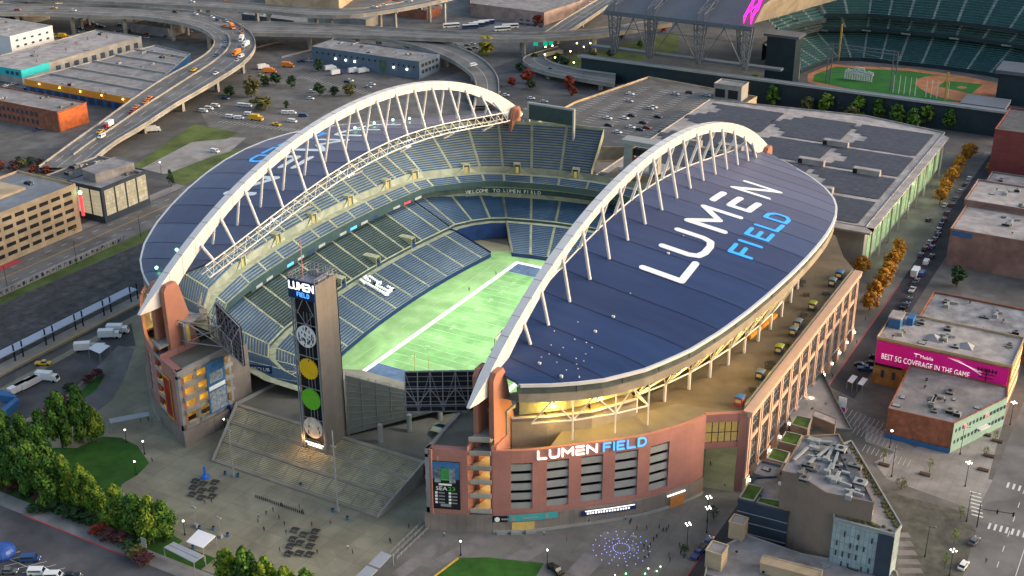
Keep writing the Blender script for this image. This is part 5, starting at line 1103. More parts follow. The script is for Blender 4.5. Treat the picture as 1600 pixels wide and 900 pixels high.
via('diagonal_highway','pale walled highway running up to the top edge left of the ballpark',Z([(838,60),(880,32),(925,5),(960,-15)],8),Z([(870,62),(915,33),(960,3),(990,-15)],8),n=16,lanes=2,colstep=5)
via('lamp_lit_loop_ramp','small loop ramp ringed with lit street lamps beside the ballpark',Z([(962,117),(905,109),(870,101),(853,93),(853,85),(880,80)],6,2),Z([(960,133),(902,123),(850,113),(822,101),(821,89),(872,73)],6,2),n=26,lanes=1,colstep=8)
# ------------------------------------------------------------------ ballpark
bp=empty('ballpark',40,420,0); tag(bp,'baseball stadium with teal seats and a parked retractable roof at the top right','ballpark')
mk('bp_green',(.025,.14,.02),.95,.15,.06); mk('bp_dirt',(.42,.17,.08),.95,.12,.2); mk('bp_seat',(.022,.065,.07),.6,.2,.2,c2=(.03,.095,.095)); mk('bp_aisle',(.20,.25,.24),.8,.1,.5); mk('bp_steel',(.11,.125,.15),.5,.15,.5); mk('bp_roof',(.10,.105,.125),.5,.1,.1); mk('pink_glow',(1,.0,.5),.5,0,emit=(1,.01,.5),es=.7); mk('bp_dark',(.015,.03,.04),.5,.2,.2)
FT=[(1262,128),(1262,116),(1300,100),(1330,103),(1420,107),(1500,118),(1570,132),(1600,146),(1590,165),(1440,160),(1300,140)]
sheet('warning_track',[A(u,v) for u,v in FT],.1,'bp_dirt'); sheet('outfield_grass',[A(u,v) for u,v in ((1270,127),(1272,117),(1306,104),(1335,107),(1420,111),(1495,122),(1560,137),(1530,156),(1500,160),(1430,155),(1320,138))],.12,'bp_green')
sheet('infield_dirt',cat([A(u,v) for u,v in ((1430,131),(1434,124),(1450,119.5),(1475,120),(1535,130),(1560,138),(1520,157),(1480,155),(1445,143),(1430,131))],4)[:-1],.14,'bp_dirt'); sheet('infield_grass',[A(u,v) for u,v in ((1465,136),(1478,126),(1535,132),(1518,147))],.16,'bp_green')
sheet('mound',[A(1503+8*math.cos(a/8*6.28),137+2*math.sin(a/8*6.28)) for a in range(8)],.18,'bp_dirt')
path=[(-26,384),(-14,404),(-9,430),(-3,446),(10,452),(32,454),(60,456),(88,453),(112,444),(135,425),(150,400)]
def ost(i):
    a,c=path[max(0,i-1)],path[min(len(path)-1,i+1)]; d=nd(c[0]-a[0],c[1]-a[1]); return (path[i],(-d[1],d[0]))
def btier(nm,d0,z0,d1,z1,rows,idx):
    c=MB(); q=MB(); S=[ost(i) for i in idx]
    pt=lambda s,d,z:Vector((s[0][0]+s[1][0]*d,s[0][1]+s[1][1]*d,z))
    for a,b_ in zip(S,S[1:]):
        for h_ in range(2):
            for r in range(rows):
                t0,t1=r/rows,(r+1)/rows; da,za=lerp(d0,d1,t0),lerp(z0,z1,t0); db,zb=lerp(d0,d1,t1),lerp(z0,z1,t1)
                p0,p1=pt(a,da,za).lerp(pt(b_,da,za),h_/2),pt(a,da,za).lerp(pt(b_,da,za),(h_+1)/2); q0,q1=pt(a,db,za).lerp(pt(b_,db,za),h_/2),pt(a,db,za).lerp(pt(b_,db,za),(h_+1)/2); up=Vector((0,0,zb-za))
                for x0,x1,m_ in ((0,.1,1),(.1,1,0)):
                    c.mi(m_); A0,A1,B0,B1=p0.lerp(p1,x0),p0.lerp(p1,x1),q0.lerp(q1,x0),q0.lerp(q1,x1)
                    c.quad(A0,A1,B1,B0); c.quad(B0,B1,B1+up,B0+up)
    c.mi(2).strip([pt(s,d0,z0-2.6) for s in S],[pt(s,d0,z0) for s in S]); c.strip([pt(s,d1,z1) for s in S],[pt(s,d1,max(0,z1-12)) for s in S])
    c.build(nm,[K['bp_seat'],K['bp_aisle'],K['bp_dark']],bp)
btier('lower_stand',2,2.5,34,14,14,range(1,11)); btier('club_stand',24,17.5,38,22,5,range(2,11)); btier('upper_stand',22,27,56,48,16,range(3,11)); btier('left_stand',20,24,46,38,10,range(1,4))
b=MB()
for i in range(2,11):
    s=ost(i); b.box(s[0][0]+s[1][0]*24-3,s[0][0]+s[1][0]*24+3,s[0][1]+s[1][1]*24-.4,s[0][1]+s[1][1]*24,24.6,26.4)
    b.box(s[0][0]+s[1][0]*23-3,s[0][0]+s[1][0]*23+3,s[0][1]+s[1][1]*23-.4,s[0][1]+s[1][1]*23,15,16)
b.build('suite_front',K['bp_aisle'],bp)
b=MB(); b.box(-134,126,327,333,13.4,14.2); b.mi(1).box(-134,126,326.5,327.2,13.6,14.8); b.mi(2).box(-132,125,328,332.6,0,13.4); b.mi(0).box(-134,-10,344,349,16,17.2); b.build('roof_track',[K['bp_steel'],K['louver'],K['bp_dark']],bp)
# white signs on the field side and the frame of the big board
fr=empty('board_frame',15,380,0); tag(fr,'large grey open steel frame with stairs standing in front of the outfield','steel frame'); b=MB(); x0,y0=A(1290,128); x1,y1=A(1390,142)
for x,y in ((x0,y0),(x1,y1)):
    for dx in(0,2.5): b.beam((x+dx,y,0),(x+dx,y,24),.5)
    for k in range(8): b.beam((x,y,k*3),(x+2.5,y,k*3+3),.25)
for z in (22,24): b.beam((x0,y0,z),(x1+2,y1,z),.4)
for k in range(10): b.beam((lerp(x0,x1,k/10),lerp(y0,y1,k/10),22),(lerp(x0,x1,(k+.5)/10),lerp(y0,y1,(k+.5)/10),24),.2)
for z in (6,12,18): b.beam((x0,y0,z),(lerp(x0,x1,.5),lerp(y0,y1,.5),z+3),.25).beam((lerp(x0,x1,.5),lerp(y0,y1,.5),z+3),(x1,y1,z),.25)
b.build('truss',K['bp_steel'],fr)
ws_=empty('white_rooftop_sign',*A(1341,124),0); tag(ws_,'white lettering structure on low legs at the edge of the outfield','sign'); x,y=A(1341,126); b=MB(); b.box(x-9,x+9,y-.5,y+.5,4,4.6); 
for k in range(12): b.box(x-9+k*1.5,x-8.2+k*1.5,y-.3,y+.3,0,4)
for k in range(14): h=1.4+.9*math.sin(k*1.9)**2; b.box(x-8.5+k*1.25,x-7.6+k*1.25,y-.3,y+.3,4.6,4.6+h)
b.box(x-3,x+3,y-.3,y+.3,7,8.4); b.build('letters',K['white'],ws_)
for k,(u,v) in enumerate(((1395,145),(1404,146),(1412,147.5),(1421,149),(1429,150),(1446,152),(1454,153),(1463,154),(1480,156),(1225,118),(1239,123),(1248,124))):
    x,y=A(u,v); e=empty('flagpole',x,y,0); later(e,'slim white flagpole','along the near side of the baseball field','flagpole','ballpark flagpoles'); b=MB(); b.cyl(x,y,0,11,.22,.12,n=6); b.build('pole',K['white'],e)
for k,(u,v,h,lb_) in enumerate(((1310,95,24,'tall yellow foul pole in the far left corner of the ballpark'),(1476,158,17,'yellow foul pole near the roof track of the ballpark'))):
    x,y=A(u,v); e=empty('foul_pole',x,y,0); tag(e,lb_,'foul pole'); b=MB(); b.box(x-.5,x+.5,y-.3,y+.3,0,h); b.build('pole',K['line_yellow'],e)
# the parked roof on its lattice legs
rf=empty('retractable_roof',-70,360,15); tag(rf,'parked retractable ballpark roof standing on grey lattice legs','roof')
b=MB(); E_=[(-121,338,41),(-28,340,41)]; n=8
def rp_(x,t): y=340+150*t; return (x+t*(-14 if x>-60 else 0),y,41+26*math.sin(min(1,t*1.15)*1.57))
for k in range(n):
    t,t2=k/n,(k+1)/n; b.quad(rp_(-123,t),rp_(-28,t),rp_(-28,t2),rp_(-123,t2)); 
b.mi(1).quad((-123,339.9,38.5),(-28,339.9,38.5),(-28,339.9,41.1),(-123,339.9,41.1)); b.build('panel',[K['bp_roof'],K['bp_steel']],rf)
def lattice(mb,path_,w_,h_,q_=1):
    for s in (-1,1):
        for p,q in zip(path_,path_[1:]):
            a_=Vector(p)+Vector((s*w_,0,0)); c_=Vector(q)+Vector((s*w_,0,0)); up=Vector((0,0,h_)); mb.beam(a_+up,c_+up,.45*q_); mb.beam(a_,c_+up,.3*q_); mb.beam(a_+up,c_,.3*q_); mb.beam(a_,a_+up,.3*q_)
    for p,q in zip(path_,path_[1:]): mb.beam(Vector(p)+Vector((-w_,0,h_)),Vector(q)+Vector((w_,0,h_)),.3).beam(Vector(p)+Vector((w_,0,h_)),Vector(q)+Vector((-w_,0,h_)),.3)
for x in (-118,-92,-60): 
    b=MB(); lattice(b,[rp_(x,k/9) for k in range(9)],2.2,4); b.build('roof_truss',K['bp_steel'],rf)
b=MB(); lattice(b,[rp_(-32,.02+k/9) for k in range(5)],2.2,4,.8); b.build('pink_truss',K['pink_glow'],rf)  # no lamp here: pink light put into the truss as a glowing colour
for x,y,s in ((-116,341,1),(-92,341,1),(-60,341,1),(-31,341,1),(-104,372,.8),(-45,372,.8)):
    b=MB()
    for sx,sy in ((-1,-1),(1,-1),(1,1),(-1,1)):
        b.beam((x+sx*3.4,y+sy*2.5,40),(x+sx*1,y+sy*1,14.5),.7)
    for k in range(6):
        t,t2=k/6,(k+1)/6; 
        for sy in(-1,1): b.beam((x-lerp(3.4,1,t),y+sy*lerp(2.5,1,t),lerp(40,14.5,t)),(x+lerp(3.4,1,t2),y+sy*lerp(2.5,1,t2),lerp(40,14.5,t2)),.4).beam((x-lerp(3.4,1,t),y+sy*lerp(2.5,1,t),lerp(40,14.5,t)),(x+lerp(3.4,1,t),y+sy*lerp(2.5,1,t),lerp(40,14.5,t)),.35)
    b.build('lattice_leg',K['bp_steel'],rf)
for xa_,xb_ in ((-116,-92),(-92,-60),(-60,-31)):
    b=MB(); m_=(xa_+xb_)/2; b.beam((xa_+1,342,15),(m_,342,38),.6).beam((xb_-1,342,15),(m_,342,38),.6).beam((xa_+3,342,31),(xb_-3,342,31),.4); b.build('brace',K['bp_steel'],rf)
b=MB(); pts=[A(1150,40,40),A(1200,27,38),A(1310,-4,36),A(1212,-6,52)]; zz=(40,38,36,52)
b.add([(*p,z) for p,z in zip(pts,zz)]+[(*p,z-1.5) for p,z in zip(pts,zz)],[(0,1,2,3),(7,6,5,4),(0,4,5,1),(1,5,6,2),(2,6,7,3),(3,7,4,0)]); b.build('gable_panel',K['concrete_tan'],rf)
b=MB(); x,y=A(1235,52,30); b.box(x-14,x+8,y-8,y+6,28.5,30); b.mi(1).box(x-12,x+6,y-7,y+5,0,28.5); b.build('service_tower',[K['bp_roof'],K['bp_dark']],bp)
b=MB(); x,y=A(1590,105,20); b.box(x-10,x+25,y-12,y+12,18,20); b.mi(1).box(x-8,x+25,y-10,y+12,0,18); b.build('press_roof',[K['bp_roof'],K['bp_dark']],bp)
b=MB(); x,y=A(1545,160,8); b.box(x-14,x+10,y-8,y+12,6,8); b.mi(1).box(x-12,x+8,y-6,y+12,0,6); b.build('corner_roof',[K['bp_steel'],K['bp_dark']],bp)
# south end: big board, white structures in the gap
sbx=empty('end_scoreboard',-43,113,40); tag(sbx,'dark scoreboard with a white frame behind the far upper seats','scoreboard'); b=MB(); b.box(-49.5,-28,110,110.8,43.8,50.6); b.build('screen',K['fascia_dark'],sbx); b=MB(); b.box(-50.3,-27.2,109.8,111.2,50.6,51.4).box(-50.3,-49.5,109.8,111.2,36,50.6).box(-28,-27.2,109.8,111.2,36,50.6).box(-52.5,-50.3,109.8,112,44,48); b.build('frame',K['louver'],sbx)
wgs=empty('south_pavilion',4,122,0); tag(wgs,'white framed pavilion filling the gap between the far upper seats','pavilion')
b=MB(); b.box(-6,12,112,126,26,27).box(-4,0,112,116,26,40).box(8,12,112,116,26,40).box(-5,14,111,118,39,41); b.mi(1).box(0,8,113,116,34,37); b.mi(2).box(0,8,112.8,113,31,33.6); b.mi(3).box(-14,24,100,128,20,22); b.build('structure',[K['louver'],K['black'],K['kerb_red'],K['terrace_grey']],wgs)
bld('south_link_building','low tan roofed link building between garage and hall',[(-40,150),(-14,170),(-22,262),(20,262),(18,130),(-20,128)],13,K['tan'],mk('link_roof',(.32,.24,.18),.85,.15,.2),units=8,seed=31) 

for i,(u,v,dx,dy,h,wm) in enumerate(((20,30,24,14,8,'concrete'),(70,-4,30,16,9,'tan'),(200,-6,26,18,10,'roof_light'),(290,38,16,12,6,'concrete_dark'),(250,50,18,10,6,'roof_gray'),(430,40,24,8,7,'slate_blue'),(640,22,22,10,6,'brick'),(540,36,24,8,6,'concrete'),(140,70,14,6,5,'concrete_dark'),(330,-5,22,10,9,'brick'))):
    x,y=A(u,v); bld('distant_shed','%s low shed %s the far highways'%(('pale','tan','whitish','charcoal','grey','slate blue','brick','light grey','dark','red brick')[i],'among' if i%2 else 'behind'),R4(x-dx,x+dx,y-dy,y+dy),h,K[wm],K['roof_gray'],units=4,seed=40+i)
for i,(x,y,dx,dy,h) in enumerate(((-100,560,30,14,12),(-190,600,40,16,10),(-30,620,34,16,14))):
    bld('distant_hall','%s distant hall beyond the ballpark roof'%('nearest','long left','right')[i],R4(x-dx,x+dx,y-dy,y+dy),h,K['concrete'],K['roof_light'],units=3,seed=60+i)

# ribs, pipes and solar rows on the modern roof
b=MB()
for k in range(7):
    p=A(1316+k*3.2,706+k*9,25.3); q=A(1336+k*3.0,706+k*9.4,25.3); b.beam((*p,25.6),(*q,25.6),.12,.1)
for (u0,v0,u1,v1) in ((1262,712,1300,722),(1258,728,1296,700),(1290,745,1330,760),(1300,735,1312,700),(1240,720,1262,700),(1268,690,1300,692),(1320,765,1350,775)): b.beam((*A(u0,v0,25.5),25.7),(*A(u1,v1,25.5),25.7),.7,.5)
b.build('pipe_run',K['louver'],mb_)
# utility poles among the warehouses
for k,(u,v) in enumerate(((425/4+0,400/4),(490/4,360/4),(560/4,330/4),(680/4,320/4),(720/4,290/4),(160,168),(168,172),(20,190))):
    x,y=A(u,v); e=empty('utility_pole',x,y,0); b=MB(); b.cyl(x,y,0,11,.18,.13,n=6).beam((x-1.2,y,10),(x+1.2,y,10),.15).beam((x-1,y,9.2),(x+1,y,9.2),.12); b.build('pole',K['bark'] if 'bark' in K else mk('bark',(.10,.075,.055),.95,.3,1),e); later(e,'thin utility pole','among the upper left warehouses','utility pole','utility poles among the warehouses')
b=MB()
for (u0,v0,u1,v1,n,dx,dy) in ((315,172,400,190,16,.2,2.6),(345,190,470,205,20,.2,2.6),(470,120,590,150,24,.2,2.6),(700,60,745,80,18,.2,2.6)):
    for k in range(n+1): x,y=A(lerp(u0,u1,k/n),lerp(v0,v1,k/n)); b.box(x-.1,x+.1,y-dy,y+dy,.06,.07)
struct(b.build('parking_lines',K['line']))
for i,(u,v,c) in enumerate(((470,83,'concrete'),(398,76,'concrete_dark'),(330,120,'concrete'))):
    a_=A(u-30,v+8); c_=A(u+40,v-10); e=empty('barrier_wall',*a_,0); b=MB(); b.beam((*a_,.6),(*c_,.6),.5,1.2); b.build('wall',K[c],e); tag(e,'long concrete barrier wall %s'%('beside the looping ramp street','under the curved ramp','left of the olive trees')[i],'wall')
# ------------------------------------------------------------------ trees and shrubs
mk('bark',(.10,.075,.055),.95,.3,1) if 'bark' not in K else 0
LEAF={}
def leafm(k,c,c2):
    LEAF[k]=(mat('leaf_'+k,c,.75,.35,.5,spec=.2),mat('leaf_light_'+k,c2,.75,.35,.5,spec=.2))
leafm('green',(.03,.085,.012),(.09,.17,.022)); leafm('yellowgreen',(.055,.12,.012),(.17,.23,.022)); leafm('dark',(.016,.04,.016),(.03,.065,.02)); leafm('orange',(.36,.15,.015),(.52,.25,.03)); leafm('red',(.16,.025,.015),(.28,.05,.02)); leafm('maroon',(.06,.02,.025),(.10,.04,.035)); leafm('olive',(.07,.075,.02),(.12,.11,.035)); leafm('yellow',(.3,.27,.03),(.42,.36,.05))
def crown(mb,r_,z0,z1,rad,n,shape='column',leaf=.42,clumps=30):
    H=z1-z0; cl=[]
    for i in range(clumps):
        t=r_.random()**.85; 
        if shape=='column': w=math.sin(math.pi*min(1,.2+t*.78))**.75
        elif shape=='cone': w=(1-t)**.9+.06
        else: w=math.sin(math.pi*(.1+.85*t))**.75
        a=r_.uniform(0,6.283); d=rad*w*r_.uniform(.35,.8); cl.append((d*math.cos(a),d*math.sin(a),z0+H*(.06+.88*t),rad*(r_.uniform(.3,.52) if n>2000 else r_.uniform(.2,.42))*(.6+.5*w),r_.random()))
    for i in range(n):
        c=cl[i%clumps]; u=r_.uniform(-1,1); a=r_.uniform(0,6.283); q=math.sqrt(1-u*u); rr=c[3]*r_.uniform(.55,1.1)
        p=Vector((c[0]+q*math.cos(a)*rr,c[1]+q*math.sin(a)*rr,c[2]+u*rr*.95)); nn=Vector((q*math.cos(a)+r_.uniform(-.6,.6),q*math.sin(a)+r_.uniform(-.6,.6),u+r_.uniform(-.2,.9))).normalized()
        t_=nn.cross(Vector((r_.uniform(-1,1),r_.uniform(-1,1),r_.uniform(-1,1)))).normalized()*leaf*r_.uniform(.6,1.2); s_=nn.cross(t_)*.8
        mb.c=1 if (c[4]+r_.uniform(-.25,.25)+.25*u)>.55 else 0  # lighter leaves favour clump tops, light from above put into leaf colour
        mb.add([p-t_-s_*.3,p+s_,p+t_-s_*.2,p-s_],[(0,1,2,3)])
def make_tree(kind,h,rad,n,shape='column',leaf=.42,trunk=.25,seed=1,z0=.14):
    r_=random.Random(seed); e=empty('tree',0,0,0)
    t=MB(); t.cyl(0,0,0,h*.55,trunk,trunk*.5,n=7)
    for k in range(5):
        a=k*1.3; z=h*(.25+.08*k); t.beam((0,0,z),(math.cos(a)*rad*.55,math.sin(a)*rad*.55,z+h*.2),trunk*.5,n=5)
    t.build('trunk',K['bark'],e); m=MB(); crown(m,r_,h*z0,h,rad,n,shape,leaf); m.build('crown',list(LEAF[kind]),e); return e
TP={}
def tree(kind,x,y,h,rad,n=900,shape='column',noun=None,place='',group=None,cat_='tree',z=0,leaf=.42,vars=2,name='tree',z0=.14):
    key=(kind,shape,n,leaf,z0); TP.setdefault(key,[])
    l=TP[key]; 
    if len(l)<vars:
        e=make_tree(kind,10,3.2,n,shape,leaf,seed=len(TP)*7+len(l),z0=z0); e['h']=10; l.append(e); e.location=(x,y,z)
    else: e=dup(l[rnd.randrange(len(l))],(x,y,z))
    e.name=name; e.rotation_euler=(0,0,rnd.uniform(0,6)); e.scale=(rad/3.2,rad/3.2,h/10)
    if 'h' in e: del e['h']
    later(e,noun,place,cat_,group or noun+'s'); return e
def tpx(kind,u,v,h,rad,**k): x,y=A(u,v); return tree(kind,x,y,h,rad,**k)
G1='trees in the leafy rows at the lower left'
for u,v,h in ((12,735,16),(40,720,16),(70,712,16),(98,700,17),(25,765,15),(52,775,17),(82,790,15),(-8,760,15),(5,700,14),(130,692,17),(68,750,16)):
    tpx('green',u,v,h*rnd.uniform(.95,1.2),rnd.uniform(3.2,4.1),n=3600,noun='tall dark green tree',place='in the lower left clump',group=G1,leaf=.36,z0=.04)
for u,v,h in ((152,690,12),(108,790,17),(134,800,16),(150,806,13)): tpx('yellowgreen',u,v,h,3.0,n=3400,noun='yellow green tree',place='beside the curved lawn',group=G1,leaf=.34,z0=.04)
for u,v,h,kd in ((186,824,14,'yellowgreen'),(212,838,14,'green'),(240,848,15,'yellowgreen'),(258,846,13,'green')): tpx(kd,u,v,h,3.8,n=3400,noun='%s tree'%('golden green' if kd!='green' else 'round green'),place='between the lawn and the plaza edge',group=G1,leaf=.34,z0=.04)
for u,v,h,kd in ((356,915,12,'yellowgreen'),(386,925,14,'green'),(416,930,12,'yellowgreen'),(448,935,10,'yellowgreen'),(478,940,10,'green')): tpx(kd,u,v,h,3.3,n=3400,noun='bushy %s tree'%('yellowish' if kd!='green' else 'green'),place='at the bottom edge',group='trees at the bottom edge',leaf=.38,z0=.05)
for i,(u,v,kd,h) in enumerate(((20,765,'maroon',4),(45,778,'dark',4),(68,788,'maroon',4.5),(90,798,'dark',4.5),(105,808,'dark',5),(122,812,'dark',5),(138,820,'dark',5),(155,835,'red',4),(172,845,'maroon',4.5),(190,850,'maroon',4.5),(205,858,'dark',4),(215,868,'olive',4),(225,878,'maroon',3.5),(8,750,'dark',4),(60,800,'dark',3))):
    tpx(kd,u,v,h*.8,3.2,n=1100,shape='ball',noun='%s shrub'%{'maroon':'dark reddish','dark':'dark green','red':'bright red','olive':'olive'}[kd],place='in the bottom left hedge',group='shrubs along the bottom left road',cat_='shrub',name='shrub',leaf=.42)
for u,v,kd in ((152,590,'maroon'),(137,598,'maroon'),(110,612,'dark'),(95,630,'maroon'),(78,648,'red'),(85,640,'maroon')): tpx(kd,u,v,3.2,3,n=700,shape='ball',noun='%s shrub'%{'maroon':'dark reddish','dark':'dark green','red':'bright red'}[kd],place='on the planted bed beside the service road',group='shrubs on the planted bed',cat_='shrub',name='shrub',leaf=.36)
for u,v,h in ((1364,466,10),(1378,446,10),(1390,424,11),(1402,402,11),(1385,432,9),(1346,420,8),(1474,300,10),(1484,284,10),(1497,264,10),(1508,246,10),(1468,312,8.5),(1548,266,7),(1358,478,8),(1396,412,9),(1516,238,8),(1490,274,8)): tpx('orange',u,v+8,h,3.5,n=1300,noun='orange autumn street tree',place='along the side street',group='autumn trees along the side street',leaf=.4,z0=.2)
tpx('dark',1495,448,9,3.8,n=1500,shape='ball',noun='round dark green tree',place='before the weathered brick wall',group='tree before the brick wall',leaf=.4)
for k,(u,v) in enumerate(((1170,150),(1178,142),(1205,160),(1240,158),(1275,162),(1305,165),(1312,170),(1340,178),(1372,182),(1390,180),(1405,178),(1400,190),(1330,185),(1445,192),(1482,196),(1260,170),(1290,172),(1425,198))):
    tpx(('olive','yellowgreen','green')[k%3],u,v+7,13 if k%3 else 10,4.6,n=700,noun='%s street tree'%('olive','yellowish','green')[k%3],place='in the row before the ballpark',group='street trees before the ballpark',leaf=.55)
for u,v,h,r_,kd in ((393,152,13,5.5,'olive'),(432,133,8,4,'dark'),(415,135,7,3.5,'dark'),(456,138,8,3.4,'dark'),(410,172,8,7,'olive'),(360,150,6,4,'dark'),(498,112,9,3.2,'dark'),(500,150,8,4,'dark'),(522,150,6,3.4,'dark'),(547,150,8,4.4,'olive'),(448,170,5,2,'dark')): tpx(kd,u,v,h,r_,n=550,shape='ball',noun='%s tree'%('rusty olive' if kd=='olive' else 'dark green'),place='around the truck lots',group='trees around the truck lots',leaf=.6)
tpx('dark',268,292,9,2.6,n=600,shape='cone',noun='small dark conifer',place='on the gravel apron',group='conifer by the avenue')
tpx('yellow',761,88,14,6.5,n=700,shape='ball',noun='bright yellow green tree',place='beyond the looping exit ramp',group='yellow tree by the ramp',leaf=.7)
for u,v,kd,h in ((825,130,'red',9),(888,138,'red',8),(895,150,'red',6),(800,135,'red',6),(830,140,'dark',6),(812,112,'dark',6),(870,100,'dark',7),(880,105,'dark',7),(925,95,'olive',7),(860,118,'dark',5),(835,95,'dark',5),(885,15,'red',11),(850,32,'red',9),(900,8,'red',11),(840,40,'red',8),(918,0,'red',10),(1025,48,'olive',6),(1035,52,'red',6),(970,62,'olive',6),(955,90,'dark',6),(1000,75,'green',5)): tpx(kd,u,v,h,h*.55,n=420,shape='ball',noun='%s tree'%{'red':'red autumn','dark':'dark green','olive':'brownish','green':'green'}[kd],place='around the ramps',group='trees around the ramps',leaf=.7)
for u,v in ((5,48),(22,46),(12,52)): tpx('olive',u,v,12,7,n=400,shape='ball',noun='rusty tree',place='under the highway at the upper left corner',group='trees under the highway',leaf=.8)
for k in range(6): tpx('orange' if k%2 else 'olive',20+k*18,395-k*6,5,3,n=420,shape='ball',noun='%s street tree'%('rusty orange' if k%2 else 'brownish'),place='at the foot of the tan garage',group='trees at the foot of the garage',leaf=.5)
for u,v,h in ((1380,722,5),(1452,738,5),(1555,690,4),(1540,715,4),(1500,812,5),(1490,850,5),(1475,890,6)): tpx('yellowgreen',u,v,h,1.3,n=260,noun='thin young street tree',place='at lower right',group='young trees at the lower right',leaf=.3,z0=.3)
for u,v,kd in ((1268,655,'green'),(1290,648,'green'),(1282,680,'green'),(1408,765,'olive'),(1068,872,'dark'),(1115,810,'dark')): tpx(kd,u,v,4.5,2,n=350,shape='ball',noun='%s planter bush'%{'green':'bright green','olive':'olive','dark':'dark'}[kd],place='near the modern block',group='planter bushes near the modern block',cat_='bush',name='bush',leaf=.3)
hb=[(0,222),(30,215),(60,235),(20,250)]
for k in range(14): tpx(('maroon','olive','red','dark')[k%4],rnd.uniform(0,75),rnd.uniform(255,285),4,3,n=250,shape='ball',noun='%s shrub'%('reddish','olive','red','dark')[k%4],place='on the bank behind the tan garage',group='shrubs behind the garage',cat_='shrub',name='shrub',leaf=.6)
# ------------------------------------------------------------------ vehicles
mk('tyre',(.012,.012,.012),.8,0); mk('car_glass',(.015,.02,.025),.12,.0,spec=.7); mk('tail_lamp',(.5,.02,.02),.4,0,emit=(1,.05,.03),es=.08); mk('head_lamp',(.8,.8,.7),.3,0,emit=(1,.95,.8),es=.25)
CC={'white':(.72,.72,.72),'silver':(.42,.43,.45),'black':(.015,.015,.018),'grey':(.12,.125,.13),'blue':(.02,.06,.2),'red':(.35,.015,.015),'yellow':(.7,.4,.02),'orange':(.75,.22,.03)}
for k,c in CC.items(): mk('car_'+k,c,.3,.03,.5,spec=.5)
def prof(mb,pts,w): mb.add([(x,-w/2,z) for x,z in pts]+[(x,w/2,z) for x,z in pts],[tuple(range(len(pts))),tuple(range(len(pts),2*len(pts)))[::-1]]+[(i,len(pts)+i,len(pts)+(i+1)%len(pts),(i+1)%len(pts)) for i in range(len(pts))])
def wheels(e,xs,w,r=.34,simple=None):
    for x in xs:
        for s in(-1,1):
            b=simple or MB(); n=10; y0,y1=s*w/2-.12,s*w/2+.1; vs=[(x+r*math.cos(6.283*k/n),y0,r+r*math.sin(6.283*k/n)) for k in range(n)]+[(x+r*math.cos(6.283*k/n),y1,r+r*math.sin(6.283*k/n)) for k in range(n)]
            b.add(vs,[tuple(range(n)),tuple(range(n,2*n))[::-1]]+[(i,n+i,n+(i+1)%n,(i+1)%n) for i in range(n)])
            if simple is None: b.build('wheel',K['tyre'],e)
def mkcar(kind,c):
    e=empty({'car':'car','van':'van','truck':'box_truck','bus':'bus','pickup':'pickup'}[kind],0,0,0); b=MB(); g=MB(); m=K['car_'+c]
    if kind=='car':
        prof(b,[(-2.25,.35),(2.2,.35),(2.28,.62),(2.1,.78),(1.15,.93),(-1.7,.97),(-2.25,.9)],1.8); prof(g,[(-1.95,.94),(-1.35,1.42),(.35,1.44),(1.15,.9)],1.55); b.box(-1.35,.35,-.72,.72,1.42,1.47); wheels(e,(-1.4,1.4),1.75)
    elif kind=='van':
        prof(b,[(-2.6,.35),(2.5,.35),(2.6,.8),(1.9,1.15),(1.3,1.95),(-2.5,1.95),(-2.65,1)],1.95); g.box(-2.3,1.0,-1.0,1.0,1.25,1.7); g.add([(1.92,-.85,1.16),(1.92,.85,1.16),(1.38,.8,1.88),(1.38,-.8,1.88)],[(0,1,2,3)]); wheels(e,(-1.6,1.7),1.9)
    elif kind=='pickup':
        prof(b,[(-2.8,.45),(2.7,.45),(2.75,1.0),(1.5,1.12),(-2.8,1.1)],1.95); prof(g,[(-.6,1.1),(-.4,1.72),(.9,1.72),(1.5,1.1)],1.7); b.box(-.4,.9,-.8,.8,1.7,1.78); wheels(e,(-1.8,1.8),1.9,.42)
    elif kind=='truck':
        q=MB(); q.box(-4,1.6,-1.2,1.2,.9,3.5); q.build('cargo_box',K['car_white'] if c in('white','blue','silver','red') else K['car_'+c],e); prof(b,[(1.7,.5),(3.9,.5),(3.95,1.5),(3.4,2.5),(1.7,2.6)],2.2); b.box(-4,1.7,-.5,.5,.6,.9); g.add([(3.97,-.95,1.5),(3.97,.95,1.5),(3.45,.9,2.42),(3.45,-.9,2.42)],[(0,1,2,3)]); wheels(e,(-2.6,2.6),2.2,.5)
    else:
        prof(b,[(-6,.4),(6,.4),(6,3.1),(-6,3.1)],2.5); q=MB(); q.box(-5.8,5.8,-1.1,1.1,3.1,3.3); q.build('roof_panel',K['car_white'],e); g.box(-5.7,5.9,-1.27,1.27,1.5,2.6); wheels(e,(-3.8,3.8),2.4,.5)
    b.build('body',m,e); g.build('window',K['car_glass'],e)
    if kind!='bus':
        x=2.25 if kind=='car' else 2.6 if kind!='truck' else 3.95
        for s in(-1,1): b=MB(); b.box(x-.05,x+.04,s*.65-.18,s*.65+.18,.62,.78); b.build('headlight',K['head_lamp'],e); b=MB(); b.box(-x-.06,-x+.05,s*.65-.18,s*.65+.18,.65,.85); b.build('tail_light',K['tail_lamp'],e)
    return e
CP={}
def car(x,y,deg,c,kind,place,group,z=0,sc=1):
    k=(kind,c)
    if k not in CP: CP[k]=mkcar(kind,c); e=CP[k]; e.location=(x,y,z); e.rotation_euler=(0,0,R(deg))
    else: e=dup(CP[k],(x,y,z),R(deg))
    noun={'car':'car','van':'van','truck':'box truck','bus':'bus','pickup':'pickup'}[kind]
    later(e,c+' '+noun,place,noun if noun!='box truck' else 'truck',group); return e
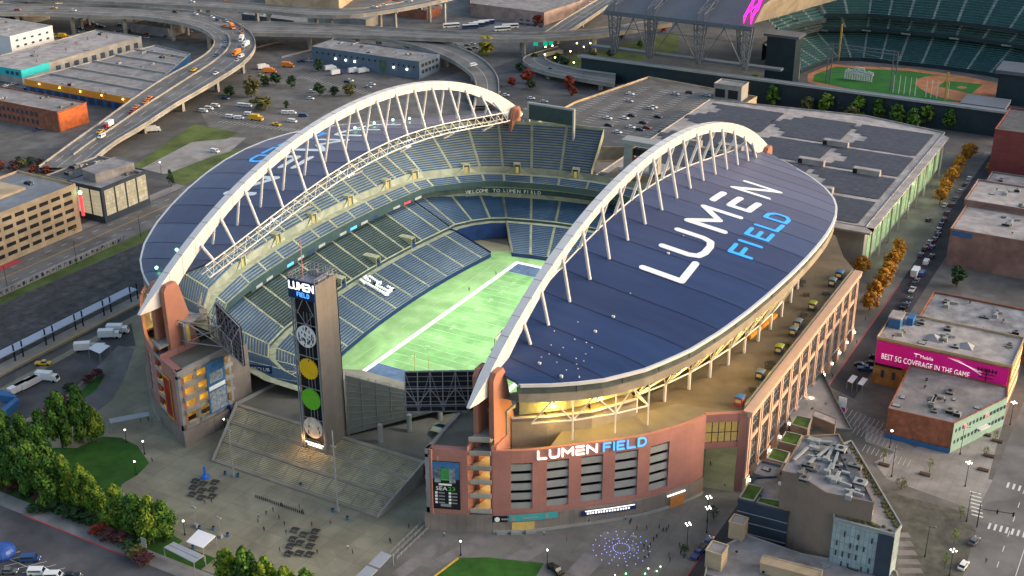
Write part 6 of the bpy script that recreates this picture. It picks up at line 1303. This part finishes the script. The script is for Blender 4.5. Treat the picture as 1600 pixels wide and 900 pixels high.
def cpx(l,place,group,z=0,deg=90):
    for it in l:
        u,v,c=it[:3]; kd=it[3] if len(it)>3 else 'car'; dg=it[4] if len(it)>4 else deg; x,y=A(u,v,z); car(x,y,dg,c,kd,place,group,z)
cpx([(985,148,'white'),(983,159,'silver'),(1055,148,'silver'),(1077,146,'black'),(1015,171,'silver'),(1021,169,'white'),(950,186,'white'),(976,186,'white'),(987,182,'black'),(1028,184,'black'),(951,197,'black'),(1005,193,'black'),(1011,201,'red'),(986,200,'white'),(1000,204,'black'),(965,208,'white'),(1042,205,'silver'),(1068,195,'grey'),(1035,208,'black'),(1104,150,'silver')],'on the garage roof deck','cars on the garage roof deck',12,0)
cpx([(318,175,'white','van',10),(327,171,'white','van',10),(337,167,'white','van',10),(360,184,'white','van',20),(374,186,'white','van',20),(389,180,'white','van',20),(378,166,'white','van',20),(387,167,'white','van',20),(447,178,'white','van',25),(456,178,'white','van',25),(474,182,'blue','van',25),(457,191,'white','van',10),(401,188,'yellow','truck',10),(432,196,'yellow','pickup',0),(336,238,'white','van',0),(485,155,'white'),(487,144,'white'),(500,141,'white'),(581,133,'white'),(575,137,'silver'),(543,129,'black'),(547,127,'white'),(450,105,'orange','truck',20),(422,114,'orange','truck',30),(408,119,'yellow'),(484,96,'white','car',20),(471,97,'blue','pickup',20),(517,110,'white','truck',60),(527,117,'blue','truck',60),(554,114,'white','truck',60),(568,114,'white','truck',70),(352,155,'blue'),(240,206,'white','truck',45),(412,108,'white','truck',60)],'in the truck lots','vehicles in the truck lots',0,10)
cpx([(112,230,'white'),(120,231,'white'),(48,268,'red'),(57,204,'blue'),(10,135,'white'),(40,140,'grey'),(20,133,'silver'),(68,142,'black'),(85,150,'white')],'in the warehouse yards','vehicles in the warehouse yards')
def onramp(l):
    for t,f,c,kd in l:
        k=int(t); p=RI[k].lerp(RO[k],f); d=RI[min(k+1,60)]-RI[k-1]; car(p.x,p.y,math.degrees(math.atan2(d.y,d.x)),c,kd,'on the curved highway ramp','vehicles on the curved ramp',p.z)
cpx([(rnd.uniform(120,400),rnd.uniform(32,62),rnd.choice(('white','silver','black','grey','blue','red'))) for k in range(34)],'under the highways','cars under the highways',0,20)
cpx([(rnd.uniform(395,560),rnd.uniform(12,30),rnd.choice(('white','silver','black','grey','blue','red'))) for k in range(16)],'behind the far highway','cars behind the far highway',0,20)
cpx([(u,v,rnd.choice(('white','silver','black','grey','blue'))) for u,v in ((765,200),(770,188),(782,160),(800,176),(815,178),(830,155),(840,172),(850,160),(790,150),(776,145),(812,190),(860,175),(745,188))],'beyond the far left pier','cars beyond the far left pier',0,20)
onramp([(29,.72,'orange','truck'),(31,.8,'orange','pickup'),(33,.7,'white','truck'),(35,.8,'white','truck'),(37,.72,'orange','truck'),(38,.85,'white','van'),(32,.3,'blue','car'),(34,.3,'blue','car'),(36.5,.3,'blue','car'),(40,.3,'yellow','pickup'),(42,.8,'white','car'),(47,.3,'orange','pickup'),(48,.35,'orange','pickup'),(49,.3,'orange','pickup'),(50,.35,'red','pickup'),(53,.3,'red','truck'),(54,.3,'yellow','pickup'),(25,.85,'white','car'),(26,.8,'blue','car'),(27,.88,'silver','car'),(23,.82,'white','car'),(21,.8,'black','car'),(28,.6,'orange','pickup'),(55,.5,'white','van'),(30,.9,'grey','car'),(39,.85,'silver','car'),(10,.6,'yellow','car'),(12,.4,'white','car'),(7,.4,'red','car')])
cpx([(705,43,'white','bus',45),(735,45,'blue','bus',45),(745,42,'blue','bus',45),(752,40,'blue','bus',45),(760,38,'blue','bus',45),(785,48,'white','bus',45),(797,44,'white','bus',45),(675,64,'black'),(683,65,'white'),(690,66,'silver'),(712,72,'black'),(722,76,'black'),(730,72,'grey'),(738,70,'silver'),(733,78,'black'),(742,76,'grey'),(690,15,'silver','truck',45),(680,18,'red','truck',45)],'around the bus lot','vehicles around the bus lot',0,30)
cpx([(740,103,'white','van',70)],'on the looping exit ramp','van on the exit ramp',8.5); cpx([(600,9,'white','car'),(585,12,'white'),(640,3,'white'),(300,4,'white','car',10)],'on the far elevated highway','cars on the far highway',18,20)
cpx([(150,15,'yellow'),(205,23,'blue'),(225,16,'white'),(330,15,'red'),(345,17,'red'),(300,22,'orange'),(275,20,'red'),(360,18,'blue'),(378,20,'silver'),(250,24,'black')],'under the highways','cars under the highways',0,20)
cpx([(20,55,'orange','truck',20),(80,58,'yellow','truck',10),(100,60,'yellow','truck',10),(120,50,'silver'),(140,55,'black'),(170,60,'blue'),(190,50,'grey'),(210,48,'white'),(230,55,'red')],'in the yard under the ramp','vehicles in the yard under the ramp',0,10)
cpx([(1450,345,'black'),(1444,390,'black'),(1438,400,'blue'),(1452,380,'silver'),(1447,412,'white','van'),(1455,402,'black'),(1430,430,'white','truck'),(1428,445,'black'),(1420,470,'black'),(1412,480,'black','pickup'),(1425,455,'silver','pickup'),(1465,368,'black'),(1470,352,'blue'),(1478,335,'black'),(1460,375,'grey'),(1455,388,'blue'),(1466,360,'silver'),(1474,345,'black'),(1432,440,'grey'),(1417,478,'blue'),(1408,492,'black'),(1486,322,'black'),(1492,312,'grey'),(1507,290,'black'),(1514,280,'white'),(1406,500,'silver'),(1440,430,'blue','van'),(1402,508,'black'),(1500,300,'silver'),(1392,420,'white'),(1476,322,'white')],'parked along the side street','vehicles along the side street',0,90)
cpx([(1352,578,'blue','pickup',20),(1362,570,'black'),(1368,560,'black'),(1345,572,'black')],'by the white market tents','vehicles by the market tents',0,10)
cpx([(1505,886,'white','car',82),(1522,848,'grey','car',78)],'parked on the wide avenue at lower right','cars on the wide avenue')
cpx([(868,893,'black','pickup',-25)],'beside the round lawn','truck beside the round lawn'); cpx([(1107,848,'blue'),(1090,868,'blue','pickup',85),(1098,858,'black')],'parked in the narrow street','cars in the narrow street')
cpx([(48,876,'blue','van',35),(60,897,'white','van',30),(85,903,'white','van',30),(112,902,'black','car',30),(15,895,'grey','car',30)],'in the corner car park at bottom left','cars in the corner car park')
cpx([(45,288,'black','car',0)],'on the tan garage roof','car on the tan garage roof',21)
cpx([(135,548,'silver','truck',40),(75,595,'white','truck',20),(158,545,'white','van',30),(68,570,'yellow','pickup',30),(185,520,'white','truck',30),(172,528,'white','truck',35)],'in the yard beside the platform','vehicles in the platform yard')
# ------------------------------------------------------------------ lamps
def mklamp(h,heads,m,glob=.26):
    e=empty('street_lamp',0,0,0); b=MB(); b.cyl(0,0,0,h,.12,.07,n=7).cyl(0,0,0,.6,.25,.2,n=8)
    for dx,dy in heads: b.beam((0,0,h-.3),(dx,dy,h-.1),.07)
    b.build('pole',K['black'],e)
    for dx,dy in heads: g=MB(); g.ball(dx,dy,h+.2,glob,8,5); g.build('globe',m,e)
    return e
def lamps(proto,l,noun,place,group,z=0,px=True):
    for k,(u,v) in enumerate(l):
        x,y=A(u,v,z) if px else (u,v); e=proto if not proto.get('used') else dup(proto,(x,y,z)); e.location=(x,y,z); proto['used']=1; later(e,noun,place,'street lamp',group)
L1=mklamp(4.5,[(0,0)],K['lamp_white']); lamps(L1,[(198,692),(226,710),(213,742),(289,836),(253,812),(855,882),(720,868),(442,640),(352,675)],'single globe lamp','on the plaza','plaza lamps')
L2=mklamp(8,[(.7,0),(-.7,0),(0,.7),(0,-.7)],K['lamp_white'],.2); lamps(L2,[(1105,815),(1073,858),(1578,664),(1104,832),(1483,900),(1508,760)],'tall black lamp with a cluster of globes','beside the paved streets','cluster lamps')
L3=mklamp(7,[(.5,0)],K['lamp_warm'],.45); lamps(L3,[(850,102),(862,88),(890,97),(900,84),(921,84),(895,115),(913,112),(921,113),(930,108),(851,90),(954,117),(1033,122),(1054,126),(911,90),(866,107)],'warm lit street lamp','around the small loop ramp','lamps of the loop ramp')
L4=mklamp(10,[(1.6,0)],K['louver'],.2); lamps(L4,[(120,412),(220,370),(12,452),(372,300) ,(400,305)][:3]+[(1500,710),(1393,745),(1510,815),(1445,870)],'tall grey unlit lamp post','beside the streets','tall lamp posts')
for z_,l in ((0,[(252,272),(1350,425),(520,102),(1390,700)]),): L5=mklamp(6,[(0,0)],K['lamp_white'],.35); lamps(L5,l,'pale lit area lamp','beside a parking area','area lamps')
L6=mklamp(5,[(0,0)],K['lamp_green'],.6)
for u,v,z_ in ((243,407,50),(275,382,51),(312,350,52),(555,207,56),(614,188,54),(640,184,54),(585,197,55)):
    x,y=A(u,v,z_); zr=RZ(x,y) if abs(x)<OUT(y) else z_; b=MB(); b.cyl(x,y,zr-.2,zr+1.0,.12,n=6); b.mi(1).ball(x,y,zr+1.2,.5,6,4); e=b.build('rooftop_beacon',[K['black'],K['lamp_green']]); o=e; me=o.data
    for vv in me.vertices: vv.co-=Vector((x,y,zr))
    o.location=(x,y,zr); later(o,'green lit beacon','on the left stadium roof','beacon','green beacons on the left roof')
bpy.data.objects.remove(L6.children[0]); bpy.data.objects.remove(L6.children[0]); bpy.data.objects.remove(L6)
for k,(u,v) in enumerate(((843,570),(877,590),(870,568),(900,562),(903,578),(915,555),(925,545),(880,545),(898,532),(858,555),(885,580),(916,537),(846,560),(930,520),(958,497),(903,505),(901,571),(985,460),(890,600),(905,590),(912,566),(1068,370),(1155,312),(1044,398),(861,541),(866,519),(874,556))):
    z_=50
    for _ in range(20): x,y=A(u,v,z_); z_=.5*z_+.5*(RZ(min(max(x,XI),OUT(max(-105,min(105,y)))),y)-.3)
    b=MB(); s=.16 if k not in (0,1,13,14,23) else .4; b.box(-s,s,-s*.7,s*.7,-.3,s*1.2); o=b.build('roof_fixture',K['white']); o.location=(x,y,z_+.3); later(o,'small white fixture','on the right stadium roof','roof fixture','white fixtures on the right roof')
# blue ground lights of the plaza medallion
cx_,cy_=A(971,857); me=None
for s_ in range(20):
    for k,r_ in enumerate((2.3,3.3,4.6,6.1,7.8)):
        if (s_+k)%2 and k in(1,3): continue
        a=s_*math.pi/10; 
        if me is None: b=MB(); b.ball(0,0,.1,.10,6,4); o=b.build('ground_light',K['lamp_blue']); me=o.data
        else: o=bpy.data.objects.new('ground_light',me); col.objects.link(o)
        o.location=(cx_+r_*math.cos(a),cy_+r_*math.sin(a),0.02); later(o,'small blue ground light','in the plaza ring','ground light','blue ground lights in the plaza ring')
me=None
for u,v in ((961,899),(978,897),(1013,889),(1026,893),(1032,886),(1008,897)):
    x,y=A(u,v); b=MB(); b.ball(0,0,.15,.16,6,4); o=b.build('ground_light',K['lamp_green']); o.location=(x,y,.02); later(o,'small green ground light','below the blue ring on the plaza','ground light','green ground lights')
for u,v,z_ in ((615,708-58,14),(646,640,16),(592,663,10),(540,618,20),(514,612,10),(515,637,8),(520,667,6),(543,672,6)):
    pass
# ------------------------------------------------------------------ plaza furniture
mk('table_steel',(.03,.032,.035),.5,.1,1)
def mktable():
    e=empty('picnic_table',0,0,0); b=MB(); b.box(-1.1,1.1,-.45,.45,.72,.78); b.build('table_top',K['table_steel'],e)
    for s in(-1,1): b=MB(); b.box(-1.1,1.1,s*1.0-.2,s*1.0+.2,.42,.47); b.build('bench',K['table_steel'],e)
    for s in(-1,1): b=MB(); b.box(s*.8-.06,s*.8+.06,-1.1,1.1,.36,.42).beam((s*.8,-.9,0),(s*.8,-.2,.72),.1).beam((s*.8,.9,0),(s*.8,.2,.72),.1); b.build('leg',K['table_steel'],e)
    return e
TB=None
for (l,pl) in (([(306,753),(318,757),(336,755),(303,763),(316,768),(333,766),(301,774),(315,779),(332,777)],'in the group beside the blue inflatable'),([(461,830),(475,837),(493,832),(458,844),(490,843),(469,850),(454,855),(485,855),(451,867),(468,866),(484,868)],'in the bottom centre plaza group')):
    for u,v in l:
        x,y=A(u,v)
        if TB is None: TB=mktable(); e=TB; e.location=(x,y,.02); e.rotation_euler=(0,0,R(60))
        else: e=dup(TB,(x,y,.02),R(60))
        e.scale=(1.0,1.0,1.0); e.rotation_euler=(0,0,R(8)); later(e,'black picnic table',pl,'table','picnic tables on the plaza')
x,y=A(321,746); e=empty('inflatable_column',x,y,0); b=MB(); b.cyl(x,y,0,.6,1.4,1.2,n=16).cyl(x,y,.6,1.2,1.0,.6,n=16).cyl(x,y,1.2,3.8,.42,.36,n=12); b.build('body',mk('inflatable_blue',(.03,.16,.6),.4,.05,.5),e); tag(e,'bright blue inflatable column with a wide round base on the plaza','inflatable')
def pole(u,v,h,r_,label):
    x,y=A(u,v); e=empty('light_pole',x,y,0); b=MB(); b.cyl(x,y,0,h,r_,r_*.6,n=8); b.build('pole',K['louver'],e); b=MB(); b.box(x-.8,x+.8,y-.3,y+.3,h*.8,h*.8+.35).box(x-.5,x+.5,y-.5,y+.5,0,1); b.build('bracket',K['louver'],e); tag(e,label,'pole'); return x,y
pole(365,745,20,.22,'tall silver light pole at the left foot of the grand stair'); pole(528,800,27,.28,'tallest silver light pole before the grand stair'); pole(306,823,8,.1,'thin white flagpole beside the white canopy'); pole(345,840,8,.1,'thin pole just right of the white canopy'); pole(989,762+100,6,.1,'dark bollard pole right of the blue light ring')
def canopy(label,pts,z,m,n=1):
    P_=[A(u,v,z) for u,v in pts]; x,y=P_[0]; e=empty('canopy',x,y,0); tag(e,label,'canopy')
    for k in range(n):
        t0,t1=k/n,(k+.9)/n if n>1 else 1; q=[(lerp(P_[0][0],P_[1][0],t0),lerp(P_[0][1],P_[1][1],t0)),(lerp(P_[0][0],P_[1][0],t1),lerp(P_[0][1],P_[1][1],t1)),(lerp(P_[3][0],P_[2][0],t1),lerp(P_[3][1],P_[2][1],t1)),(lerp(P_[3][0],P_[2][0],t0),lerp(P_[3][1],P_[2][1],t0))]
        b=MB(); b.prism(q,z,z+.2); b.build('roof_panel',m,e)
    for p in P_: b=MB(); b.cyl(p[0],p[1],0,z,.12,n=6); b.build('post',K['louver'],e)
    return e
mk('canopy_white',(.75,.75,.78),.5,.03,.5); mk('canopy_grey',(.30,.32,.36),.5,.08,.5)
canopy('white three panel canopy roof at the plaza gate',[(291,847),(310,828),(337,838),(317,857)],4.2,K['canopy_white'],1); canopy('wide grey gate canopy before the white canopy',[(256,856),(272,847),(320,868),(303,880)],3.6,K['canopy_grey'],2); canopy('long blue grey canopy at the bottom centre of the plaza',[(552,905),(598,860),(614,866),(570,912)],3.6,K['canopy_grey'],2); canopy('long pale canopy beside the left corner block',[(172,662),(170,655),(232,644),(234,650)],3.6,K['canopy_grey'],1); canopy('white tent roof beside the rail platform',[(138,545),(152,536),(172,541),(156,553)],3.5,K['canopy_white'],1)
for k,(u,v) in enumerate(((1330,592),(1346,596))): canopy('%s white market tent at the head of the side street'%('left','right')[k],[(u-6,v+4),(u+2,v-6),(u+10,v-3),(u+2,v+7)],3,K['canopy_white'])
e=empty('hand_rail',*A(640,840),0); b=MB(); 
for s in(0,1.5,3):
    p=Vector((*A(610,866),0))+Vector((s,-s*.4,0)); q=Vector((*A(664,815),0))+Vector((s,-s*.4,0))
    for h in(.6,1.1): b.beam(p+Vector((0,0,h)),q+Vector((0,0,h)),.1)
    for k in range(9): m=p.lerp(q,k/8); b.beam(m,m+Vector((0,0,1.1)),.1)
b.build('rail',K['louver'],e); tag(e,'parallel grey queue rails leading from the blue grey canopy to the red wall','railing')
e=empty('blue_jet_bridge',*A(20,655),0); b=MB(); P_=[A(u,v) for u,v in ((-5,660),(30,632),(20,620),(-5,618))]
b.prism([A(0,652),A(28,630),A(32,634),A(4,658)],0,2.6).prism([A(0,618),A(24,626),A(30,632),A(0,628)],0,2.6); b.build('wall',K['sign_blue'] if False else K['blue_paint'],e); tag(e,'low blue barrier wall folded at the left edge','barrier')
for k,(u,v) in enumerate(((28,612),(38,607),(46,604),(54,600))):
    x,y=A(u,v); e=empty('white_trailer',x,y,0); b=MB(); b.box(x-1,x+1,y-3.5,y+3.5,.5,2.8); b.build('body',K['canopy_white'],e); b=MB(); b.box(x-.9,x+.9,y-2.5,y+2.5,0,.5); b.build('chassis',K['black'],e); later(e,'white roofed trailer','in the row beside the platform','trailer','white trailers beside the platform')
e=empty('inflatable_helmet',*A(8,862),0); x,y=A(5,868); b=MB(); b.ball(x,y,1.2,3.6,18,10,.7); b.build('shell',mat('helmet_blue',(.02,.07,.30),.35,.05,.5,spec=.6),e); b=MB(); b.box(x-1.2,x+2.2,y-3.5,y-3.1,1.0,1.4).box(x-1.2,x-.6,y-3.4,y-3.0,1,2.9).box(x+1.6,x+2.2,y-3.3,y-2.9,1,2.2).box(x-1.2,x+1.8,y-3.1,y-2.4,2.6,3.0); b.build('white_mark',K['seat_white'],e); tag(e,'blue domed inflatable with white marks at the bottom left corner','inflatable')
b=MB()
for k in range(9):
    x,y=A(5+k*14,868+k*5.2); b.beam((x-2.6,y-3.5,.03),(x+2.6,y+3.5,.03),.12,.02)
b.beam((*A(0,868),.03),(*A(60,893),.03),.14,.02); struct(b.build('parking_lines',K['line']))
sp=empty('direction_sign',*A(228,868),0); x,y=A(228,870); b=MB(); b.cyl(x,y,0,6,.1,n=6); b.build('post',K['black'],sp); b=MB()
for k in range(4): b.box(x-.9,x+.9,y-.1,y,3.2+k*.8,3.8+k*.8)
b.build('board',K['louver'],sp); tag(sp,'post with stacked white direction boards at the corner gate','sign')
# kiosks and picnic tables on the west terrace
mk('lime',(.20,.24,.03),.5,.1,.5)
for u,v,mk_,cn_ in ((1155,632,'blue_paint','blue roofed red'),(1187,592,'slate_blue','dark blue'),(1217,552,'lime','lime roofed'),(1239,524,'slate_blue','slate blue'),(1246,512,'slate_blue','grey blue small'),(1269,484,'lime','bright lime roofed'),(1300,447,'slate_blue','dark slate'),(1311,435,'blue_paint','far blue')):
    x,y=A(u,v,26); e=empty('food_kiosk',x,y,26); b=MB(); b.box(x-1.1,x+1.1,y-1.2,y+1.2,26,28.7); b.build('body',K['kerb_red'] if 'red' in cn_ else K['slate'],e); b=MB(); 
    n=6; vs=[(x+1.3*math.cos(math.pi*k/n),yy,28.65+.35*math.sin(math.pi*k/n)) for yy in (y-1.4,y+1.4) for k in range(n+1)]; b.add(vs,[tuple(range(n+1)),tuple(range(n+1,2*n+2))[::-1]]+[(k,n+1+k,n+2+k,k+1) for k in range(n)]+[(0,n,2*n+1,n+1)]); b.build('roof',K[mk_],e); b=MB(); b.box(x-.8,x+.8,y-1.26,y-1.2,27.1,28.1); b.build('serving_window',K['glow_yellow'],e); tag(e,cn_+' food kiosk on the terrace along the arcade railing','kiosk','food kiosks on the terrace')
for u,v in ((1252,500),(1256,493),(1248,505),(1204,568),(1200,575),(1260,462),(1250,447),(1254,441),(1290,460),(1228,540),(1175,610)): x,y=A(u,v,26); e=dup(TB,(x,y,26.02),R(20)); later(e,'dark table','on the west terrace','table','tables on the west terrace')
x,y=A(1178,512,27); e=empty('bar_counter',x,y,26); b=MB(); b.beam((*A(1170,525,27),26.6),(*A(1212,490,27),26.6),1.4,1.2); b.build('counter',K['orange_paint'],e); tag(e,'long orange bar counter under the roof edge on the terrace','counter')
# traffic light
x,y=A(1526,824); e=empty('traffic_light',x,y,0); b=MB(); b.cyl(x,y,0,8,.16,.12,n=8).beam((x,y,6.2),(x+9,y+1.6,6.5),.15); b.build('mast',K['black'],e)
for k in (4.5,8.6): b=MB(); b.box(x+k-.2,x+k+.2,y+k*.18-.2,y+k*.18+.2,5.6,6.9); b.build('signal_head',K['black'],e)
tag(e,'black traffic light mast with two signal heads over the crossing','traffic light')
for k,(u,v) in enumerate(((837,68),(852,68),(861,67))):
    x,y=A(u,v,6); e=empty('highway_sign',x,y,6); b=MB(); b.box(x-1.6,x+1.6,y-.1,y+.1,4.5,8); b.build('board',mat('sign_green',(.0,.25,.15),.5,0,emit=(.0,.5,.3),es=.25) if k==0 else bpy.data.materials['sign_green'],e); b=MB(); b.box(x-.1,x+.1,y,y+.2,0,4.5); b.build('post',K['black'],e); later(e,'green highway sign','over the highway','sign','green highway signs')
# street side details: planters, bins
for k,(u,v) in enumerate(((1381,727),(1445,742),(1558,690),(1545,713),(1536,735),(1540,680))):
    x,y=A(u,v); e=empty('planter',x,y,0); b=MB(); b.box(x-1.6,x+1.6,y-.7,y+.7,0,.5); b.build('soil_bed',mk('soil',(.08,.05,.035),1,.3,1),e); later(e,'brown planting bed','on the pale streets at lower right','planter','planting beds at lower right')
# ------------------------------------------------------------------ people
def mkperson(top,leg):
    J=[((0,0,.92),.15),((0,0,1.2),.15),((0,0,1.42),.13),((0,0,1.52),.06),((0,0,1.66),.11),((0,.02,1.74),.09),((.1,0,.86),.1),((.11,.02,.48),.075),((.11,0,.08),.055),((.11,.13,.04),.045),((-.1,0,.86),.1),((-.13,-.12,.48),.075),((-.13,-.22,.1),.055),((-.13,-.1,.05),.045),((.2,0,1.4),.06),((.26,.02,1.12),.05),((.25,.14,.9),.04),((-.2,0,1.4),.06),((-.26,-.02,1.12),.05),((-.25,.05,.88),.04)]
    Ed=[(0,1),(1,2),(2,3),(3,4),(4,5),(0,6),(6,7),(7,8),(8,9),(0,10),(10,11),(11,12),(12,13),(2,14),(14,15),(15,16),(2,17),(17,18),(18,19)]
    me=bpy.data.meshes.new('person'); me.from_pydata([j[0] for j in J],Ed,[]); o=bpy.data.objects.new('person',me); col.objects.link(o)
    s=o.modifiers.new('s','SKIN'); 
    for i,j in enumerate(J): me.skin_vertices[0].data[i].radius=(j[1],j[1]*.8)
    me.skin_vertices[0].data[0].use_root=True
    ss=o.modifiers.new('u','SUBSURF'); ss.levels=1; ss.render_levels=1; bpy.context.view_layer.update()
    m2=bpy.data.meshes.new_from_object(o.evaluated_get(bpy.context.evaluated_depsgraph_get())); bpy.data.objects.remove(o)
    m2.materials.clear()
    for c in (top,leg,K['skin'],K['hair']): m2.materials.append(c)
    for p in m2.polygons:
        z=sum(m2.vertices[i].co.z for i in p.vertices)/len(p.vertices); y=sum(m2.vertices[i].co.y for i in p.vertices)/len(p.vertices)
        p.material_index=1 if z<.93 and abs(p.center.x)<.21 else 3 if z>1.7 or (z>1.6 and y<0) else 2 if z>1.5 else 0
    return m2
mk('skin',(.35,.2,.14),.6,0); mk('hair',(.03,.02,.015),.7,0)
PM=[(mkperson(mat('shirt_navy',(.02,.03,.08),.8,0),mat('pants_dark',(.02,.02,.025),.8,0)),'dark navy top and dark trousers'),(mkperson(mat('shirt_white',(.5,.5,.5),.8,0),bpy.data.materials['pants_dark']),'white top and dark trousers'),(mkperson(mat('shirt_red',(.3,.04,.04),.8,0),mat('jeans',(.04,.06,.12),.8,0)),'red top and blue jeans')]
for k in range(26):
    u,v=lerp(400,474,k/25),lerp(777,803,k/25); x,y=A(u,v); o=MB(); o.cyl(0,0,0,.9,.16,.13,n=6); o=o.build('bollard',K['black']); o.location=(x,y,.02); later(o,'short dark bollard','in the plaza line','bollard','bollards in a line on the plaza')
for k,(u,v) in enumerate(((302,857),(312,827),(334,828),(356,838),(543,812),(520,800),(372,745),(352,742),(600,795),(470,760),(838,803),(1020,800))):
    x,y=A(u,v); o=MB(); o.cyl(0,0,0,1.1,.4,.42,n=10); o.mi(1).cyl(0,0,1.1,1.25,.45,.3,n=10); o=o.build('litter_bin',[K['blue_paint'],K['black']]); o.location=(x,y,.02); later(o,'blue litter bin','on the plaza','bin','litter bins on the plaza')
PX=[(lerp(380,640,rnd.random()),lerp(790,870,rnd.random())) for k in range(16)]+[(lerp(850,1080,rnd.random()),lerp(810,880,rnd.random())) for k in range(16)]+[(lerp(560,720,rnd.random()),lerp(660,690,rnd.random())) for k in range(6)]
for k,(u,v) in enumerate(tuple(PX)+((238,722),(440,792),(427,800),(473,803),(551,866),(609,848),(694,839),(984,820),(986,817),(983,808),(1010,828),(1036,832),(1041,832),(1044,827),(963,848),(1006,857),(1012,860),(1021,846),(995,829),(1168,740),(1172,737),(1212,640),(1132,760),(1110,728),(220,660),(232,658),(320,788),(331,787),(1255,600),(1240,650),(360,868),(775,430),(733,455),(1338,537),(1352,500),(1478,880),(1540,880),(1480,640),(605,700),(1300,590))):
    m_,d_=PM[0 if k%4 else (1 if k%8 else 2)]; x,y=A(u,v); o=bpy.data.objects.new('person',m_); col.objects.link(o); o.location=(x,y,.08); o.rotation_euler=(0,0,rnd.uniform(0,6.28)); later(o,'person in '+d_,'in the open','person','people around the stadium')
settle()


for o in bpy.data.objects:
    if o.parent is None and 'label' in o and not 4<=len(o['label'].split())<=16: print('LABEL',len(o['label'].split()),o['label'])
